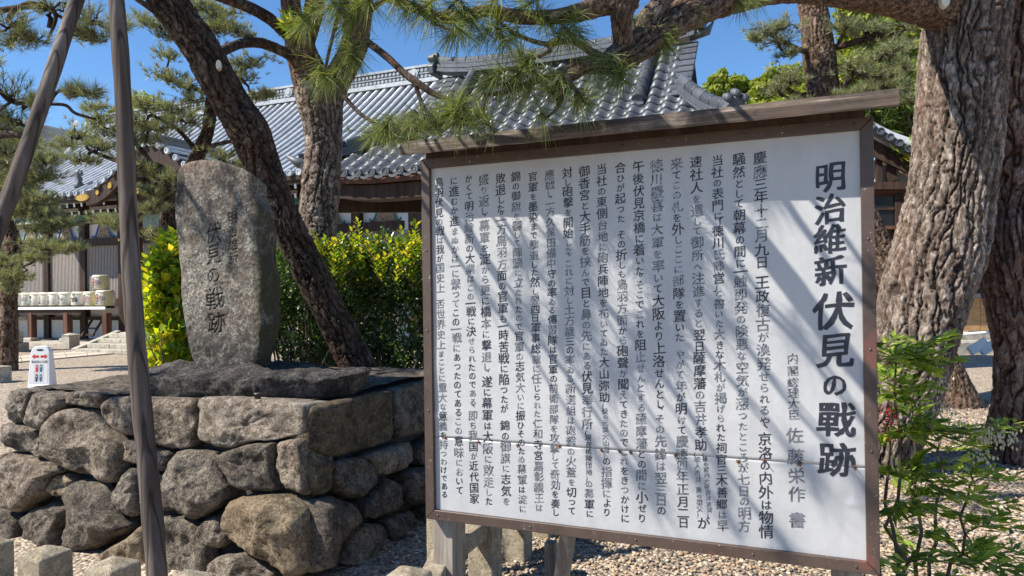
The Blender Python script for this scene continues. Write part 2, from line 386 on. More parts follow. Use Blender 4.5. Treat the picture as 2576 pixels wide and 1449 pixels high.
M['needle_far'] = leaf_mat('pine_needles_far', [(.13, .155, .075), (.24, .26, .14), (.36, .375, .23), (.19, .22, .11)], .22, .5, .4)
M['hedge'] = leaf_mat('hedge_leaves', [(.020, .042, .010), (.04, .08, .014), (.07, .125, .02), (.13, .20, .03)], .33, .3, .6)
M['yellow_leaf'] = leaf_mat('yellow_green_leaves', [(.10, .20, .02), (.24, .36, .03), (.42, .46, .035), (.55, .42, .04)], .5, .35, .5)
M['nandina'] = leaf_mat('nandina_leaves', [(.07, .13, .02), (.15, .24, .035), (.27, .38, .05), (.38, .44, .08)], .5, .35, .5)
M['camphor'] = leaf_mat('camphor_leaves', [(.10, .15, .02), (.19, .25, .035), (.27, .32, .05), (.34, .36, .06)], .4, .5, .4)
M['camphor_dark'] = leaf_mat('evergreen_leaves', [(.03, .055, .014), (.06, .10, .02), (.10, .15, .03), (.15, .2, .04)], .3, .45, .4)
M['stem'] = simple('shrub_stems', (.10, .075, .05), .9, .3, 30)
M['flower'] = simple('nandina_flower_buds', (.55, .50, .33), .8, .2, 60)
M['berry'] = simple('red_berries', (.38, .02, .015), .35, .2, 60)

def tile_mat(name, c, rough=.42):
    mt, nt, bs = nodes(name); co = coords(nt, rnd=True)
    n1 = noise(nt, co, 5, 6, .7); n2 = noise(nt, co, 40, 4)
    k = ramp(nt, n1, [(.3, tuple(x * .72 for x in c)), (.7, tuple(x * 1.3 for x in c))])
    k = mix(nt, ramp(nt, n2, [(.6, 0.0), (.72, .3)]), k, (.34, .35, .36))
    oi = N_(nt, 'ShaderNodeObjectInfo'); k = mix(nt, .7, k, ramp(nt, oi.outputs['Random'], [(0, (.32, .32, .32)), (1, (.74, .73, .70))]), 'SOFT_LIGHT')
    nt.links.new(k, bs.inputs['Base Color']); bs.inputs['Roughness'].default_value = rough; bs.inputs['Specular IOR Level'].default_value = .6
    bump(nt, n2, bs, .15, .005); return mt
M['tile'] = tile_mat('smoked_roof_tile', (.075, .083, .10))
M['tile_hall'] = tile_mat('silvery_roof_tile', (.36, .38, .40), .30)
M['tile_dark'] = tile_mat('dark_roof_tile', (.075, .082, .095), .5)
M['timber'] = wood_mat('dark_brown_timber', (.022, .013, .010), (.042, .024, .017), (.075, .045, .032), 1, 6, .65)
M['timber_red'] = wood_mat('reddish_timber', (.06, .025, .016), (.11, .05, .032), (.16, .08, .055), 1, 6, .65)
M['plaster'] = simple('white_plaster', (.70, .68, .66), .9, .06, 3)
M['lattice'] = simple('lattice_slats', (.34, .30, .27), .8, .15, 12)
M['white_paint'] = simple('white_paint', (.78, .78, .76), .6, .05, 5)
M['gold'] = simple('gilt_metal', (.62, .36, .07), .35, .3, 25, metal=.7)
M['blue_paint'] = simple('blue_carving_paint', (.07, .13, .33), .7, .3, 20)
M['green_paint'] = simple('green_carving_paint', (.07, .19, .15), .7, .3, 20)
M['carving'] = simple('painted_carving', (.30, .20, .13), .8, .7, 14, bmp=.6)
M['black'] = simple('dark_glass', (.01, .011, .013), .25, .1)
M['straw'] = simple('straw_wrap', (.68, .64, .54), .8, .12, 20)
M['straw_yellow'] = simple('yellow_straw_wrap', (.60, .50, .26), .8, .2, 25)
M['print_blue'] = simple('blue_print', (.05, .13, .28), .7, .2); M['print_green'] = simple('green_print', (.04, .16, .11), .7, .2)
M['print_red'] = simple('red_print', (.62, .03, .03), .6, .1); M['print_pink'] = simple('pink_print', (.60, .33, .24), .7, .2)
M['plastic'] = simple('white_plastic', (.78, .79, .80), .4, .03, 4)
M['plywood'] = simple('orange_plywood', (.46, .27, .12), .7, .25, 5, (1, 1, 3))
M['pale_carving'] = simple('faded_green_carving', (.20, .27, .25), .8, .5, 14)
M['concrete'] = simple('pale_concrete', (.55, .54, .52), .9, .12, 9)
M['paving'] = simple('pale_paving_stone', (.50, .43, .34), .9, .15, 3, bmp=.2)
M['plug'] = simple('cut_branch_face', (.62, .58, .47), .8, .1, 20)
M['dry_needles'] = simple('dry_orange_needles', (.42, .14, .05), .9, .3, 20)

# ------------------------------------------------------------------ glyphs (while the scene is still empty)
_fc = bpy.data.curves.new('glyph', 'FONT'); _fo = bpy.data.objects.new('glyph', _fc); COL.objects.link(_fo)
GC = {}
def glyph(ch, off=0.0):
    k = (ch, off)
    if k not in GC:
        _fc.body = ch; _fc.resolution_u = 3
        dg = bpy.context.evaluated_depsgraph_get(); dg.update()
        me = bpy.data.meshes.new_from_object(_fo.evaluated_get(dg))
        v = np.zeros(len(me.vertices) * 3, np.float32); me.vertices.foreach_get('co', v); v = v.reshape(-1, 3)[:, :2]
        me.calc_loop_triangles()
        t = np.zeros(len(me.loop_triangles) * 3, np.int32); me.loop_triangles.foreach_get('vertices', t)
        bpy.data.meshes.remove(me)
        t = t.reshape(-1, 3); v = (v - np.array([.5, .37])).astype(float)
        if off:   # brush weight: thicken the uprights more than the crossbars
            e = {}
            for a, b, c in t:
                for i, j in ((a, b), (b, c), (c, a)): e[(i, j)] = 1
            nr = np.zeros_like(v)
            for (i, j) in e:
                if (j, i) in e: continue
                d = v[j] - v[i]; L_ = math.hypot(*d)
                if L_ < 1e-6: continue
                q = np.array([d[1], -d[0]]) / L_; nr[i] += q; nr[j] += q
            ln = np.linalg.norm(nr, axis=1)[:, None]; nr = nr / np.maximum(ln, 1e-6)
            nz_ = np.sin(v[:, 0] * 23 + v[:, 1] * 17 + ord(ch))[:, None]
            v = v + nr * off * np.array([1.0, .6]) * (1 + .55 * nz_)
        GC[k] = (v, t)
    return GC[k]
COLS = [  # (text, top px, bottom px)
 ('慶應三年十二月九日　王政復古が渙発せられるや、京洛の内外は物情', (1911, 378), (1928, 1358)),
 ('騒然として朝幕の間に一触即発の険悪な空気が漲つたところが七日の明方', (1857, 383), (1872, 1343)),
 ('当社の表門に「徳川氏陣営」と書いた大きな木札が掲げられた祠官三木善郷は早', (1803, 388), (1816, 1340)),
 ('速社人を遣して御所へ注進すると翌日薩摩藩の吉井孝助', (1750, 390), (1762, 1137)),
 ('が', (1768, 1302), (1769, 1335)),
 ('来てこの札を外しここに部隊を置いた　やがて年が明けて慶應四年正月二日', (1700, 395), (1718, 1330)),
 ('徳川慶喜は大軍を率いて大阪より上洛せんとし、その先鋒は翌三日の', (1650, 400), (1662, 1300)),
 ('午後伏見京橋に着いた。そこでこれを阻止せんとする薩摩藩との間に小ぜり', (1604, 402), (1614, 1318)),
 ('合ひが起つた　その折しも鳥羽方面から砲聲が聞えてきたのでこれをきつかけに', (1558, 406), (1571, 1318)),
 ('当社の東側台地に砲兵陣地を布いてゐた大山弥助', (1511, 410), (1519, 1015)),
 ('の指揮により', (1523, 1150), (1526, 1302)),
 ('御香宮と大手筋を挟んで目と鼻の先にある伏見奉行所', (1467, 415), (1476, 1083)),
 ('の幕軍に', (1479, 1208), (1481, 1305)),
 ('対し砲撃を開始した、これに対し土方歳三の率ゐる新選組は砲撃の火蓋を切つて', (1425, 420), (1437, 1298)),
 ('應戦し、一方久保田備中守の率ゐる傳習隊は官軍の前衛部隊を攻撃して奇効を奏し', (1380, 426), (1396, 1300)),
 ('官軍を墨染まで撃退した然し翌四日軍事総裁に任じられた仁和寺宮嘉彰親王は', (1337, 430), (1354, 1290)),
 ('錦の御旗を飜して陣頭に立たれたので官軍の志気大いに振ひそのため幕軍は淀に', (1295, 430), (1312, 1293)),
 ('敗退した。一方鳥羽方面の官軍も一時苦戦に陥つたが　錦の御旗に志気を', (1256, 433), (1271, 1275)),
 ('盛り返し、幕軍を淀から更に橋本に撃退し、遂に幕軍は大阪に敗走した', (1214, 436), (1227, 1275)),
 ('かくて明治維新の大業はこの一戦に決せられたのである、即ち我国が近代国家', (1176, 438), (1190, 1270)),
 ('に進むか進まぬかは一に繋つてこの一戦にあつたのてあるこの意味において', (1138, 443), (1153, 1247)),
 ('鳥羽伏見の戦は我が国史上　否世界史上まことに重大な意義を持つわけである', (1101, 445), (1114, 1256)),
]
SMALLCOLS = [
 ('(歌人吉井　勇の祖父)', (1752, 1140), (1759, 1300)), ('(後の宮内大臣吉井友実)', (1772, 1142), (1784, 1300)),
 ('(後の元師大山巖)', (1520, 1018), (1523, 1150)), ('(現在桃陵団地)', (1478, 1085), (1480, 1206)),
]
TITLE = [('明', (2089, 444)), ('治', (2088, 525)), ('維', (2088, 601)), ('新', (2089, 681)), ('伏', (2096, 783)), ('見', (2102, 882)), ('の', (2100, 970)), ('戰', (2104, 1057)), ('跡', (2105, 1158))]
SIGNED = [('内', 1994, 903), ('閣', 1994, 934), ('総', 1994, 963), ('理', 1995, 990), ('大', 1996, 1017), ('臣', 1997, 1045),
          ('佐', 1999, 1097), ('藤', 2001, 1151), ('栄', 2003, 1199), ('作', 2004, 1246), ('書', 2005, 1311)]
_allch = set(''.join(c[0] for c in COLS)) | set(''.join(c[0] for c in SMALLCOLS)) | set(c[0] for c in TITLE) | set(c[0] for c in SIGNED)
for _c in _allch: glyph(_c, .012)
for _c in [t[0] for t in TITLE]: glyph(_c, .03)
for _c in '伏見の戦跡明治維新': glyph(_c, 0.0)
for _c in '車両停止位置神前招徳聖山本英勲富翁松竹梅一の': glyph(_c, .015)
bpy.data.objects.remove(_fo)
def put_glyph(V, T, ch, place, size, wx=1.0, off=.012, rot=0.0, shear=.09, jit=0.0):
    """place(dx, dy) -> world; appends to lists"""
    v, t = GC[(ch, off)]
    if size > .09 and size < .2 and off >= .02:
        for _ in range(3):
            e = {}; nv_ = list(map(tuple, v)); nt_ = []
            def md(i, j):
                k = (min(i, j), max(i, j))
                if k not in e: e[k] = len(nv_); nv_.append(((nv_[i][0] + nv_[j][0]) / 2, (nv_[i][1] + nv_[j][1]) / 2))
                return e[k]
            for a, b, c in t:
                ab, bc, ca = md(a, b), md(b, c), md(c, a); nt_ += [(a, ab, ca), (ab, b, bc), (ca, bc, c), (ab, bc, ca)]
            v = np.array(nv_); t = np.array(nt_)
    x = v[:, 0] * size * wx; y = v[:, 1] * size + shear * x
    if jit: y = y + jit * size * np.sin(v[:, 0] * 7 + ord(ch)); x = x + jit * size * np.sin(v[:, 1] * 6 + ord(ch) * 1.7)
    c, s_ = math.cos(rot), math.sin(rot)
    x, y = x * c - y * s_, x * s_ + y * c
    b = sum(len(a) for a in V)
    V.append(np.array([tuple(place(a, b2)) for a, b2 in zip(x, y)], dtype=np.float32).reshape(-1, 3)); T.append(t + b)

# ================================================================== GROUND
mb = MB(); mb.add([(-300, -60, 0), (300, -60, 0), (300, 500, 0), (-300, 500, 0)], [(0, 1, 2, 3)])
tag(mb.build('ground', M['gravel']), kind='structure', label='pale gravel ground of the shrine precinct')
# paved strip crossing the gravel on the left
mb = MB(); a0, a1, b0, b1 = G(-140, 912, .004), G(560, 858, .004), G(-140, 930, .004), G(560, 866, .004)
pts = []
pv = thing('path', 'pale paved path crossing the gravel', None); pv['kind'] = 'structure'
for k in range(14):
    t0, t1 = k / 14 + .0015, (k + 1) / 14 - .0015
    for s0, s1 in ((.02, .47), (.53, .98)):
        q = [a0.lerp(a1, t).lerp(b0.lerp(b1, t), s_) for t, s_ in ((t0, s0), (t1, s0), (t1, s1), (t0, s1))]
        mq = MB(); mq.add([v + ZV * .03 for v in q] + [v - ZV * .03 for v in q], [(0, 1, 2, 3), (4, 7, 6, 5), (0, 4, 5, 1), (1, 5, 6, 2), (2, 6, 7, 3), (3, 7, 4, 0)])
        mq.build('paving_stone', M['paving'], pv)

# pebbles near the viewer: real stones
def pebbles():
    ico = MB()
    t = (1 + 5 ** .5) / 2
    iv = np.array([(-1, t, 0), (1, t, 0), (-1, -t, 0), (1, -t, 0), (0, -1, t), (0, 1, t), (0, -1, -t), (0, 1, -t), (t, 0, -1), (t, 0, 1), (-t, 0, -1), (-t, 0, 1)], float)
    iv /= np.linalg.norm(iv[0])
    it = np.array([(0, 11, 5), (0, 5, 1), (0, 1, 7), (0, 7, 10), (0, 10, 11), (1, 5, 9), (5, 11, 4), (11, 10, 2), (10, 7, 6), (7, 1, 8), (3, 9, 4), (3, 4, 2), (3, 2, 6), (3, 6, 8), (3, 8, 9), (4, 9, 5), (2, 4, 11), (6, 2, 10), (8, 6, 7), (9, 8, 1)])
    n = 30000
    # sample in depth with density falling off
    y = 3.3 + (RS.rand(n * 2) ** 1.5) * 6.5; x = RS.uniform(-.75, .86, n * 2) * y
    keep = (x > -.2 * y) & ((x > .02 * y) | (y < 6)); x = x[keep][:n]; y = y[keep][:n]; n = len(x)
    sz = RS.uniform(.007, .0145, n) * (1 + (y - 3.5) * .07)
    sc = np.stack([sz * RS.uniform(.9, 1.5, n), sz * RS.uniform(.7, 1.1, n), sz * RS.uniform(.45, .75, n)], 1)
    v = iv[None] * sc[:, None, :] * RS.uniform(.85, 1.12, (n, 12, 1))
    a = RS.uniform(0, 6.28, n); ca, sa = np.cos(a)[:, None], np.sin(a)[:, None]; b = RS.uniform(-.4, .4, n)[:, None]
    X = v[:, :, 0] * ca - v[:, :, 1] * sa; Y = v[:, :, 0] * sa + v[:, :, 1] * ca; Z = v[:, :, 2] + X * b * .5
    X += x[:, None]; Y += y[:, None]; Z += RS.uniform(.0, .012, n)[:, None]
    V = np.stack([X, Y, Z], 2).reshape(-1, 3); T = (it[None] + (np.arange(n) * 12)[:, None, None]).reshape(-1, 3)
    o = link('gravel_pebbles', npmesh('gravel_pebbles', V, T, True), mat=M['pebble'])
    tag(o, 'loose brown and grey pebbles covering the ground', 'gravel', kind='stuff')
pebbles()

# ================================================================== INFORMATION BOARD
BR = Vector((1.2476, 2.44, .603)); BW, BH = 1.774, 1.574
TL = BR - U * BW + ZV * BH
def B(s, t, d=0.0): return TL + U * s - ZV * t + NO * d
def board_uv(px, py, d=0.0):
    p = PL(px, py, TL + NO * d, NO) - TL
    return p.dot(U), -p.z
RD = np.random.RandomState(3)
_d = [(RD.uniform(.1, 1.7), RD.uniform(.1, 1.5), RD.uniform(.045, .09), RD.uniform(.045, .13), RD.uniform(-.002, .002)) for _ in range(26)]
_d += [(1.69, .62 + .12 * k, .02, .012, .004) for k in range(7)] + [(.05, .9, .03, .1, .004), (.06, 1.12, .05, .012, .005)]
def dent(s, t):
    z = .0018 * math.sin(s * 5.1 + 1) * math.sin(t * 3.3) 
    for a, b, wa, wb, h in _d: 
        e = ((s - a) / wa) ** 2 + ((t - b) / wb) ** 2
        if e < 9: z += h * math.exp(-e)
    return z
board = thing('information_board', 'large white signboard with handwritten black Japanese text in a brown metal frame', 'signboard', (B(BW / 2, BH).x, B(BW / 2, BH).y, 0))
FW = .042
s_l, t_seam_l = board_uv(1075, 1100); s_r, t_seam_r = board_uv(2195, 1181)
def seam(s): return t_seam_l + (t_seam_r - t_seam_l) * (s - s_l) / (s_r - s_l)
def sheet(name, f0, f1, n, m_):
    vs = []; fs = []
    for i in range(n + 1):
        s_ = .03 + (BW - .06) * i / n
        for j in range(m_ + 1):
            t = f0(s_) + (f1(s_) - f0(s_)) * j / m_; vs.append(B(s_, t, -.012 + dent(s_, t)))
    for i in range(n):
        for j in range(m_): a = i * (m_ + 1) + j; fs.append((a, a + 1, a + m_ + 2, a + m_ + 1))
    me = npmesh(name, [tuple(v) for v in vs], fs, True); o = link(name, me, board, M['panel'])
    so_ = o.modifiers.new('thick', 'SOLIDIFY'); so_.thickness = .0008; so_.offset = -1
    return o
up = sheet('panel', lambda s: .03, lambda s: seam(s) - .0003, 130, 90); up['label'] = 'upper white painted metal sheet'
lo = sheet('panel', lambda s: seam(s) + .0003, lambda s: BH - .03, 130, 40); lo['label'] = 'lower white painted metal sheet'
mb = MB(); mb.box(B(BW / 2, BH / 2, -.032), (BW - .02, .02, BH - .02), (U, NO, ZV)); mb.build('backing_board', M['timber'], board)
def frame_piece(a, b, inn, nm):
    """mitred angle: a,b outer corners (s,t), inn inward dir (s,t)"""
    (s0, t0), (s1, t1) = a, b; L = math.hypot(s1 - s0, t1 - t0); e = ((s1 - s0) / L, (t1 - t0) / L)
    mq = MB(); q = [(s0, t0), (s1, t1), (s1 - e[0] * FW + inn[0] * FW, t1 - e[1] * FW + inn[1] * FW), (s0 + e[0] * FW + inn[0] * FW, t0 + e[1] * FW + inn[1] * FW)]
    fr = [B(x, y, .006) for x, y in q]; bk = [B(x, y, -.045) for x, y in q]
    mq.add(fr + bk, [(0, 1, 2, 3), (4, 7, 6, 5), (0, 4, 5, 1), (1, 5, 6, 2), (2, 6, 7, 3), (3, 7, 4, 0)])
    o = mq.build(nm, M['frame'], board); bevel(o, .002, 1); return o
g = .0008
frame_piece((g, 0), (BW - g, 0), (0, 1), 'frame'); frame_piece((BW, g), (BW, BH - g), (-1, 0), 'frame')
frame_piece((BW - g, BH), (g, BH), (0, -1), 'frame'); frame_piece((0, BH - g), (0, g), (1, 0), 'frame')
sc_me = None
for s_, t in [(.06, .022), (.45, .02), (.9, .021), (1.35, .02), (1.715, .022), (.022, .4), (.021, .75), (.022, 1.1), (BW - .021, .42), (BW - .02, .8), (BW - .021, 1.15),
              (.06, BH - .022), (.49, BH - .02), (.93, BH - .021), (1.36, BH - .02), (1.7, BH - .021)]:
    if sc_me is None:
        q = MB(); q.lathe((0, 0, 0), [(0, .0035), (.0035, .003), (.0055, .0), (.0055, -.002)], 10); sc_me = q.mesh('screw'); sc_me.materials.append(M['screw'])
    o = link('screw', sc_me, board, world=False); o.matrix_parent_inverse = pinv(board)
    o.matrix_basis = Matrix.Translation(B(s_, t, .006)) @ NO.to_track_quat('Z', 'Y').to_matrix().to_4x4()
# nails with rust along the seam
for px in (1117, 1202, 1300, 1405, 1512, 1557, 1585, 1698, 1856, 1922, 2011, 2150):
    s_, t = board_uv(px, 1103 + (px - 1117) * .072)
    t = seam(s_) + RD.uniform(-.004, .008)
    o = link('nail', sc_me, board, world=False); o.matrix_parent_inverse = pinv(board)
    o.matrix_basis = Matrix.Translation(B(s_, t, -.008 + dent(s_, t))) @ NO.to_track_quat('Z', 'Y').to_matrix().to_4x4() @ Matrix.Scale(.8, 4)
    if px in (1300, 1512, 1585, 1698, 1856, 1922, 2150, 1202):
        q = MB(); q0 = B(s_, t, -.01); q.tube([q0, q0 + NO * .022 + ZV * .002], .0017, 6); q.build('protruding_nail', M['screw'], board)
    q = MB(); n = 14; ang = [2 * math.pi * k / n for k in range(n)]
    rr = [RD.uniform(.004, .011) for _ in ang]
    vs = [(s_ + r_ * math.cos(a), t + abs(r_ * math.sin(a)) * 1.3 * (1 if math.sin(a) > 0 else -.5)) for r_, a in zip(rr, ang)]
    q.add([B(a, b, -.0105 + dent(a, b)) for a, b in vs], [tuple(range(n))]); q.build('rust_stain', M['rust'], board)
INK = [M['ink'], M['ink2'], M['ink3']]
KANA = 'ぁあぃいぅうぇえぉおかがきぎくぐけげこごさざしじすずせぜそぞただちぢつづてでとどなにぬねのはばひびふへほまみむめもやゆよらりるれろわゐゑをん'
def text_object(name, items, off=.012):
    """items: (ch, s, t, size, wx, mat)"""
    V, T, mi = [], [], []
    for ch, s_, t, size, wx, mt_ in items:
        h0 = None
        def place(dx, dy, s_=s_, t=t): return B(s_ + dx, t - dy, -.0108 + dent(s_ + dx, t - dy))
        put_glyph(V, T, ch, place, size, wx, off, RD.uniform(-.04, .04), .10, .012)
        mi += [mt_] * len(T[-1])
    me = npmesh(name, np.vstack(V), np.vstack(T)); 
    for q in INK: me.materials.append(q)
    me.polygons.foreach_set('material_index', mi)
    return link(name, me, up)
def weight(ch):
    if ch == '　': return .55
    if ch in '、。「」': return .35
    if ch == '一': return .5
    if ch in '()': return .5
    if ch in '二三四日し': return .78 if ch != 'し' else .7
    if ch in KANA: return .80
    return 1.0
def column(txt, a, b, wfac=1.0, small=False):
    s0, t0 = board_uv(*a); s1, t1 = board_uv(*b)
    W = sum(weight(c) for c in txt); unit = (t1 - t0) / W; acc = 0; items = []; mode = 0
    for c in txt:
        wgt = weight(c); ctr = (acc + wgt / 2) / W; acc += wgt
        if c == '　': continue
        if RD.rand() < .45: mode = RD.choice([0, 0, 1, 2]) if not small else 2
        size = unit * 1.0 * (1.0 if wgt >= .95 else (.92 if wgt > .72 else 1.0)); 
        if c in KANA: size = unit * .76
        if c == '一': size = unit * 1.05
        size *= RD.uniform(.94, 1.06)
        ds = RD.uniform(-.0015, .0015)
        dt = 0
        if c in '、。': ds += unit * .38; dt = -.55 * unit
        items.append((c, s0 + (s1 - s0) * ctr + ds, t0 + (t1 - t0) * ctr + dt, size, wfac * (1.0 if c not in '一二三' else 1.05), mode))
    text_object('inscription_line', items)['kind'] = 'stuff'
for txt, a, b in COLS: column(txt, a, b, 1.0)
for txt, a, b in SMALLCOLS: column(txt, a, b, 1.0, True)
for ch, (px, py) in TITLE:
    s_, t = board_uv(px, py); big = .110 if ch != 'の' else .088
    text_object('title_character', [(ch, s_, t, {'伏': .140, '戰': .130, '跡': .125, '見': .128}.get(ch, big), .98, 0)], .03)
its = []
for ch, px, py in SIGNED:
    s_, t = board_uv(px, py); its.append((ch, s_, t, .040 if py < 1060 else .060, 1.0, 2 if py < 1060 else 1))
text_object('signature_line', its)['kind'] = 'stuff'
# weathered timber cap board
def cap_board():
    n = 60; vs = []; fs = []; prof = [(.150, -.028), (.148, .004), (.135, .026), (-.10, .055), (-.11, .030), (.10, -.014), (.148, -.034)]
    s0, _ = board_uv(1008, 390, .14); s1, _ = board_uv(2262, 265, .14)
    k = len(prof)
    for i in range(n + 1):
        s_ = s0 + (s1 - s0) * i / n
        for j, (d, z) in enumerate(prof):
            nz = .0035 * mnoise.noise(Vector((s_ * 9, d * 30, z * 40)))
            vs.append(B(s_, -.028 - z + nz, d + nz))
    for i in range(n):
        for j in range(k): a = i * k + j; b = i * k + (j + 1) % k; fs.append((a, a + k, b + k, b))
    me = bpy.data.meshes.new('cap_board'); me.from_pydata([tuple(v) for v in vs], [], fs + [tuple(range(k)), tuple(range(n * k, n * k + k))[::-1]]); me.update()
    link('cap_board', me, board, M['cap'])
    q = MB(); q.box(B(BW / 2, -.022, -.02), (BW - .05, .05, .045), (U, NO, ZV)); q.build('cap_batten', M['timber'], board)
cap_board()
# legs and braces
def leg(s_, wd=.098):
    q = MB(); a = B(s_, BH * .55, -.1); q.box(((a.x), (a.y), a.z / 2 - .1), (wd, wd, a.z + .2), (U, NO, ZV))
    o = q.build('leg', M['leg'], board); bevel(o, .004, 2)
sa, _ = board_uv(1087, 1320, -.05); leg(sa + .052); leg(board_uv(2130, 1447, -.05)[0])
q = MB(); a = P(1330, 1325, 3.2); b = P(1362, 1500, 3.30); b2 = a + (b - a) * 1.8
q.beam(B(.72, 1.0, -.11), Vector((b2.x, b2.y, max(b2.z, -.1))), .05, .09, NO); q.build('brace', M['leg'], board)
st = G(1386, 1700); q = MB(); pz = P(1386, 1362, 3.35); q.box((pz.x, pz.y, pz.z / 2 - .05), (.05, .05, pz.z + .1), (U, NO, ZV)); o = q.build('stake', M['leg'], board); bevel(o, .003, 1)

# ================================================================== STONE PLATFORM
C0 = Vector((PL(768, 1018, Vector((0, 3.95, 0)), Vector((0, 1, 0))).x, 3.95, 0)); ZT = P(768, 1018, 3.95).z
BAT = .075
wall = thing('stone_platform', 'dry stone platform of rounded boulders with squared cap stones', 'stone platform', (C0.x, C0.y, 0))
Nf = (NO + ZV * BAT).normalized(); Ns = (U + ZV * BAT).normalized()
PT = Vector((C0.x, C0.y, ZT))
def stone_from_px(poly, side, scale, oy, ox=0, mi=0, bulge=.05, name='boulder', seed=0, conv=None, gap=.012, deep=.26, facet=1.0):
    N = Ns if side else Nf; A = NI if side else U
    up_ = N.cross(A).normalized()
    if up_.z < 0: up_ = -up_
    pts = []
    for x, y in poly:
        px, py = conv(x, y)
        p = PL(px, py, PT, N) - PT; pts.append((p.dot(A), p.dot(up_)))
    return stone_poly(pts, PT, A, up_, N, mi, bulge, name, seed, gap, deep, facet)
def stone_poly(pts, O, A, up_, N, mi, bulge, name, seed, gap=.012, deep=.26, facet=1.0, parent=None, nb=64, nr=12):
    p = np.array(pts, float)
    area = .5 * sum(p[i][0] * p[(i + 1) % len(p)][1] - p[(i + 1) % len(p)][0] * p[i][1] for i in range(len(p)))
    if area < 0: p = p[::-1]
    # one round of corner cutting keeps the facets
    q = []
    for i in range(len(p)):
        a, b = p[i], p[(i + 1) % len(p)]; q += [a * .86 + b * .14, a * .14 + b * .86]
    p = np.array(q); c = p.mean(0)
    d = np.r_[0, np.cumsum(np.linalg.norm(np.diff(np.vstack([p, p[:1]]), axis=0), axis=1))]; t = np.linspace(0, d[-1], nb, endpoint=False)
    pp = np.vstack([p, p[:1]]); b = np.stack([np.interp(t, d, pp[:, 0]), np.interp(t, d, pp[:, 1])], 1)
    nrm = np.roll(b, -1, 0) - np.roll(b, 1, 0); nrm = np.stack([-nrm[:, 1], nrm[:, 0]], 1); nrm /= np.linalg.norm(nrm, axis=1)[:, None] + 1e-9
    b = b + nrm * gap * .5
    size = math.sqrt(abs(area)); bl = min(bulge, size * .22)
    rings = [(.80, -deep), (.97, -deep * .45)] + [(1.0, -.035), (1.0, -.012)] + [(s_, bl * (1 - s_ ** 8) ** .65) for s_ in np.linspace(.985, .03, nr)]
    verts = []
    sd = Vector((seed * 3.7, seed * 1.3, seed * 5.1))
    tilt = (RD.uniform(-.12, .12), RD.uniform(-.12, .12))
    for s_, h in rings:
        for k in range(nb):
            xy = c + (b[k] - c) * s_
            hh = h
            if h > -.03:
                v = Vector((xy[0], xy[1], seed * 2.0))
                f1 = mnoise.voronoi(v * (3.2 / max(size, .15) * .42) + sd)[0][0]
                hh += facet * (f1 - .4) * .115 * min(size / .35, 1.2)
                hh += .016 * mnoise.noise(v * 14 + sd) + .012 * mnoise.noise(v * 34 + sd) + .004 * mnoise.noise(v * 90)
                hh += tilt[0] * (xy[0] - c[0]) * (1 - s_ ** 6) + tilt[1] * (xy[1] - c[1]) * (1 - s_ ** 6)
            w_ = O + A * float(xy[0]) + up_ * float(xy[1]) + N * float(hh)
            jit = .006 if s_ > .9 else 0
            verts.append(w_ + Vector((mnoise.noise(w_ * 17 + sd), mnoise.noise(w_ * 19 - sd), mnoise.noise(w_ * 23))) * jit)
    f = []
    for r_ in range(len(rings) - 1):
        for k in range(nb):
            a = r_ * nb + k; b_ = r_ * nb + (k + 1) % nb; f.append((a, b_, b_ + nb, a + nb))
    me = bpy.data.meshes.new(name); me.from_pydata([tuple(v) for v in verts], [], f + [tuple(range((len(rings) - 1) * nb, len(rings) * nb)), tuple(range(nb))[::-1]])
    me.polygons.foreach_set('use_smooth', [True] * len(me.polygons)); me.update()
    return link(name, me, parent or wall, M['stone'][mi])
cf = lambda x, y: (x / 3.0, 966 + y / 3.0)
cs = lambda x, y: ((1000 + x / 1.685) / 1.4907, (1300 + y / 1.685) / 1.4907)
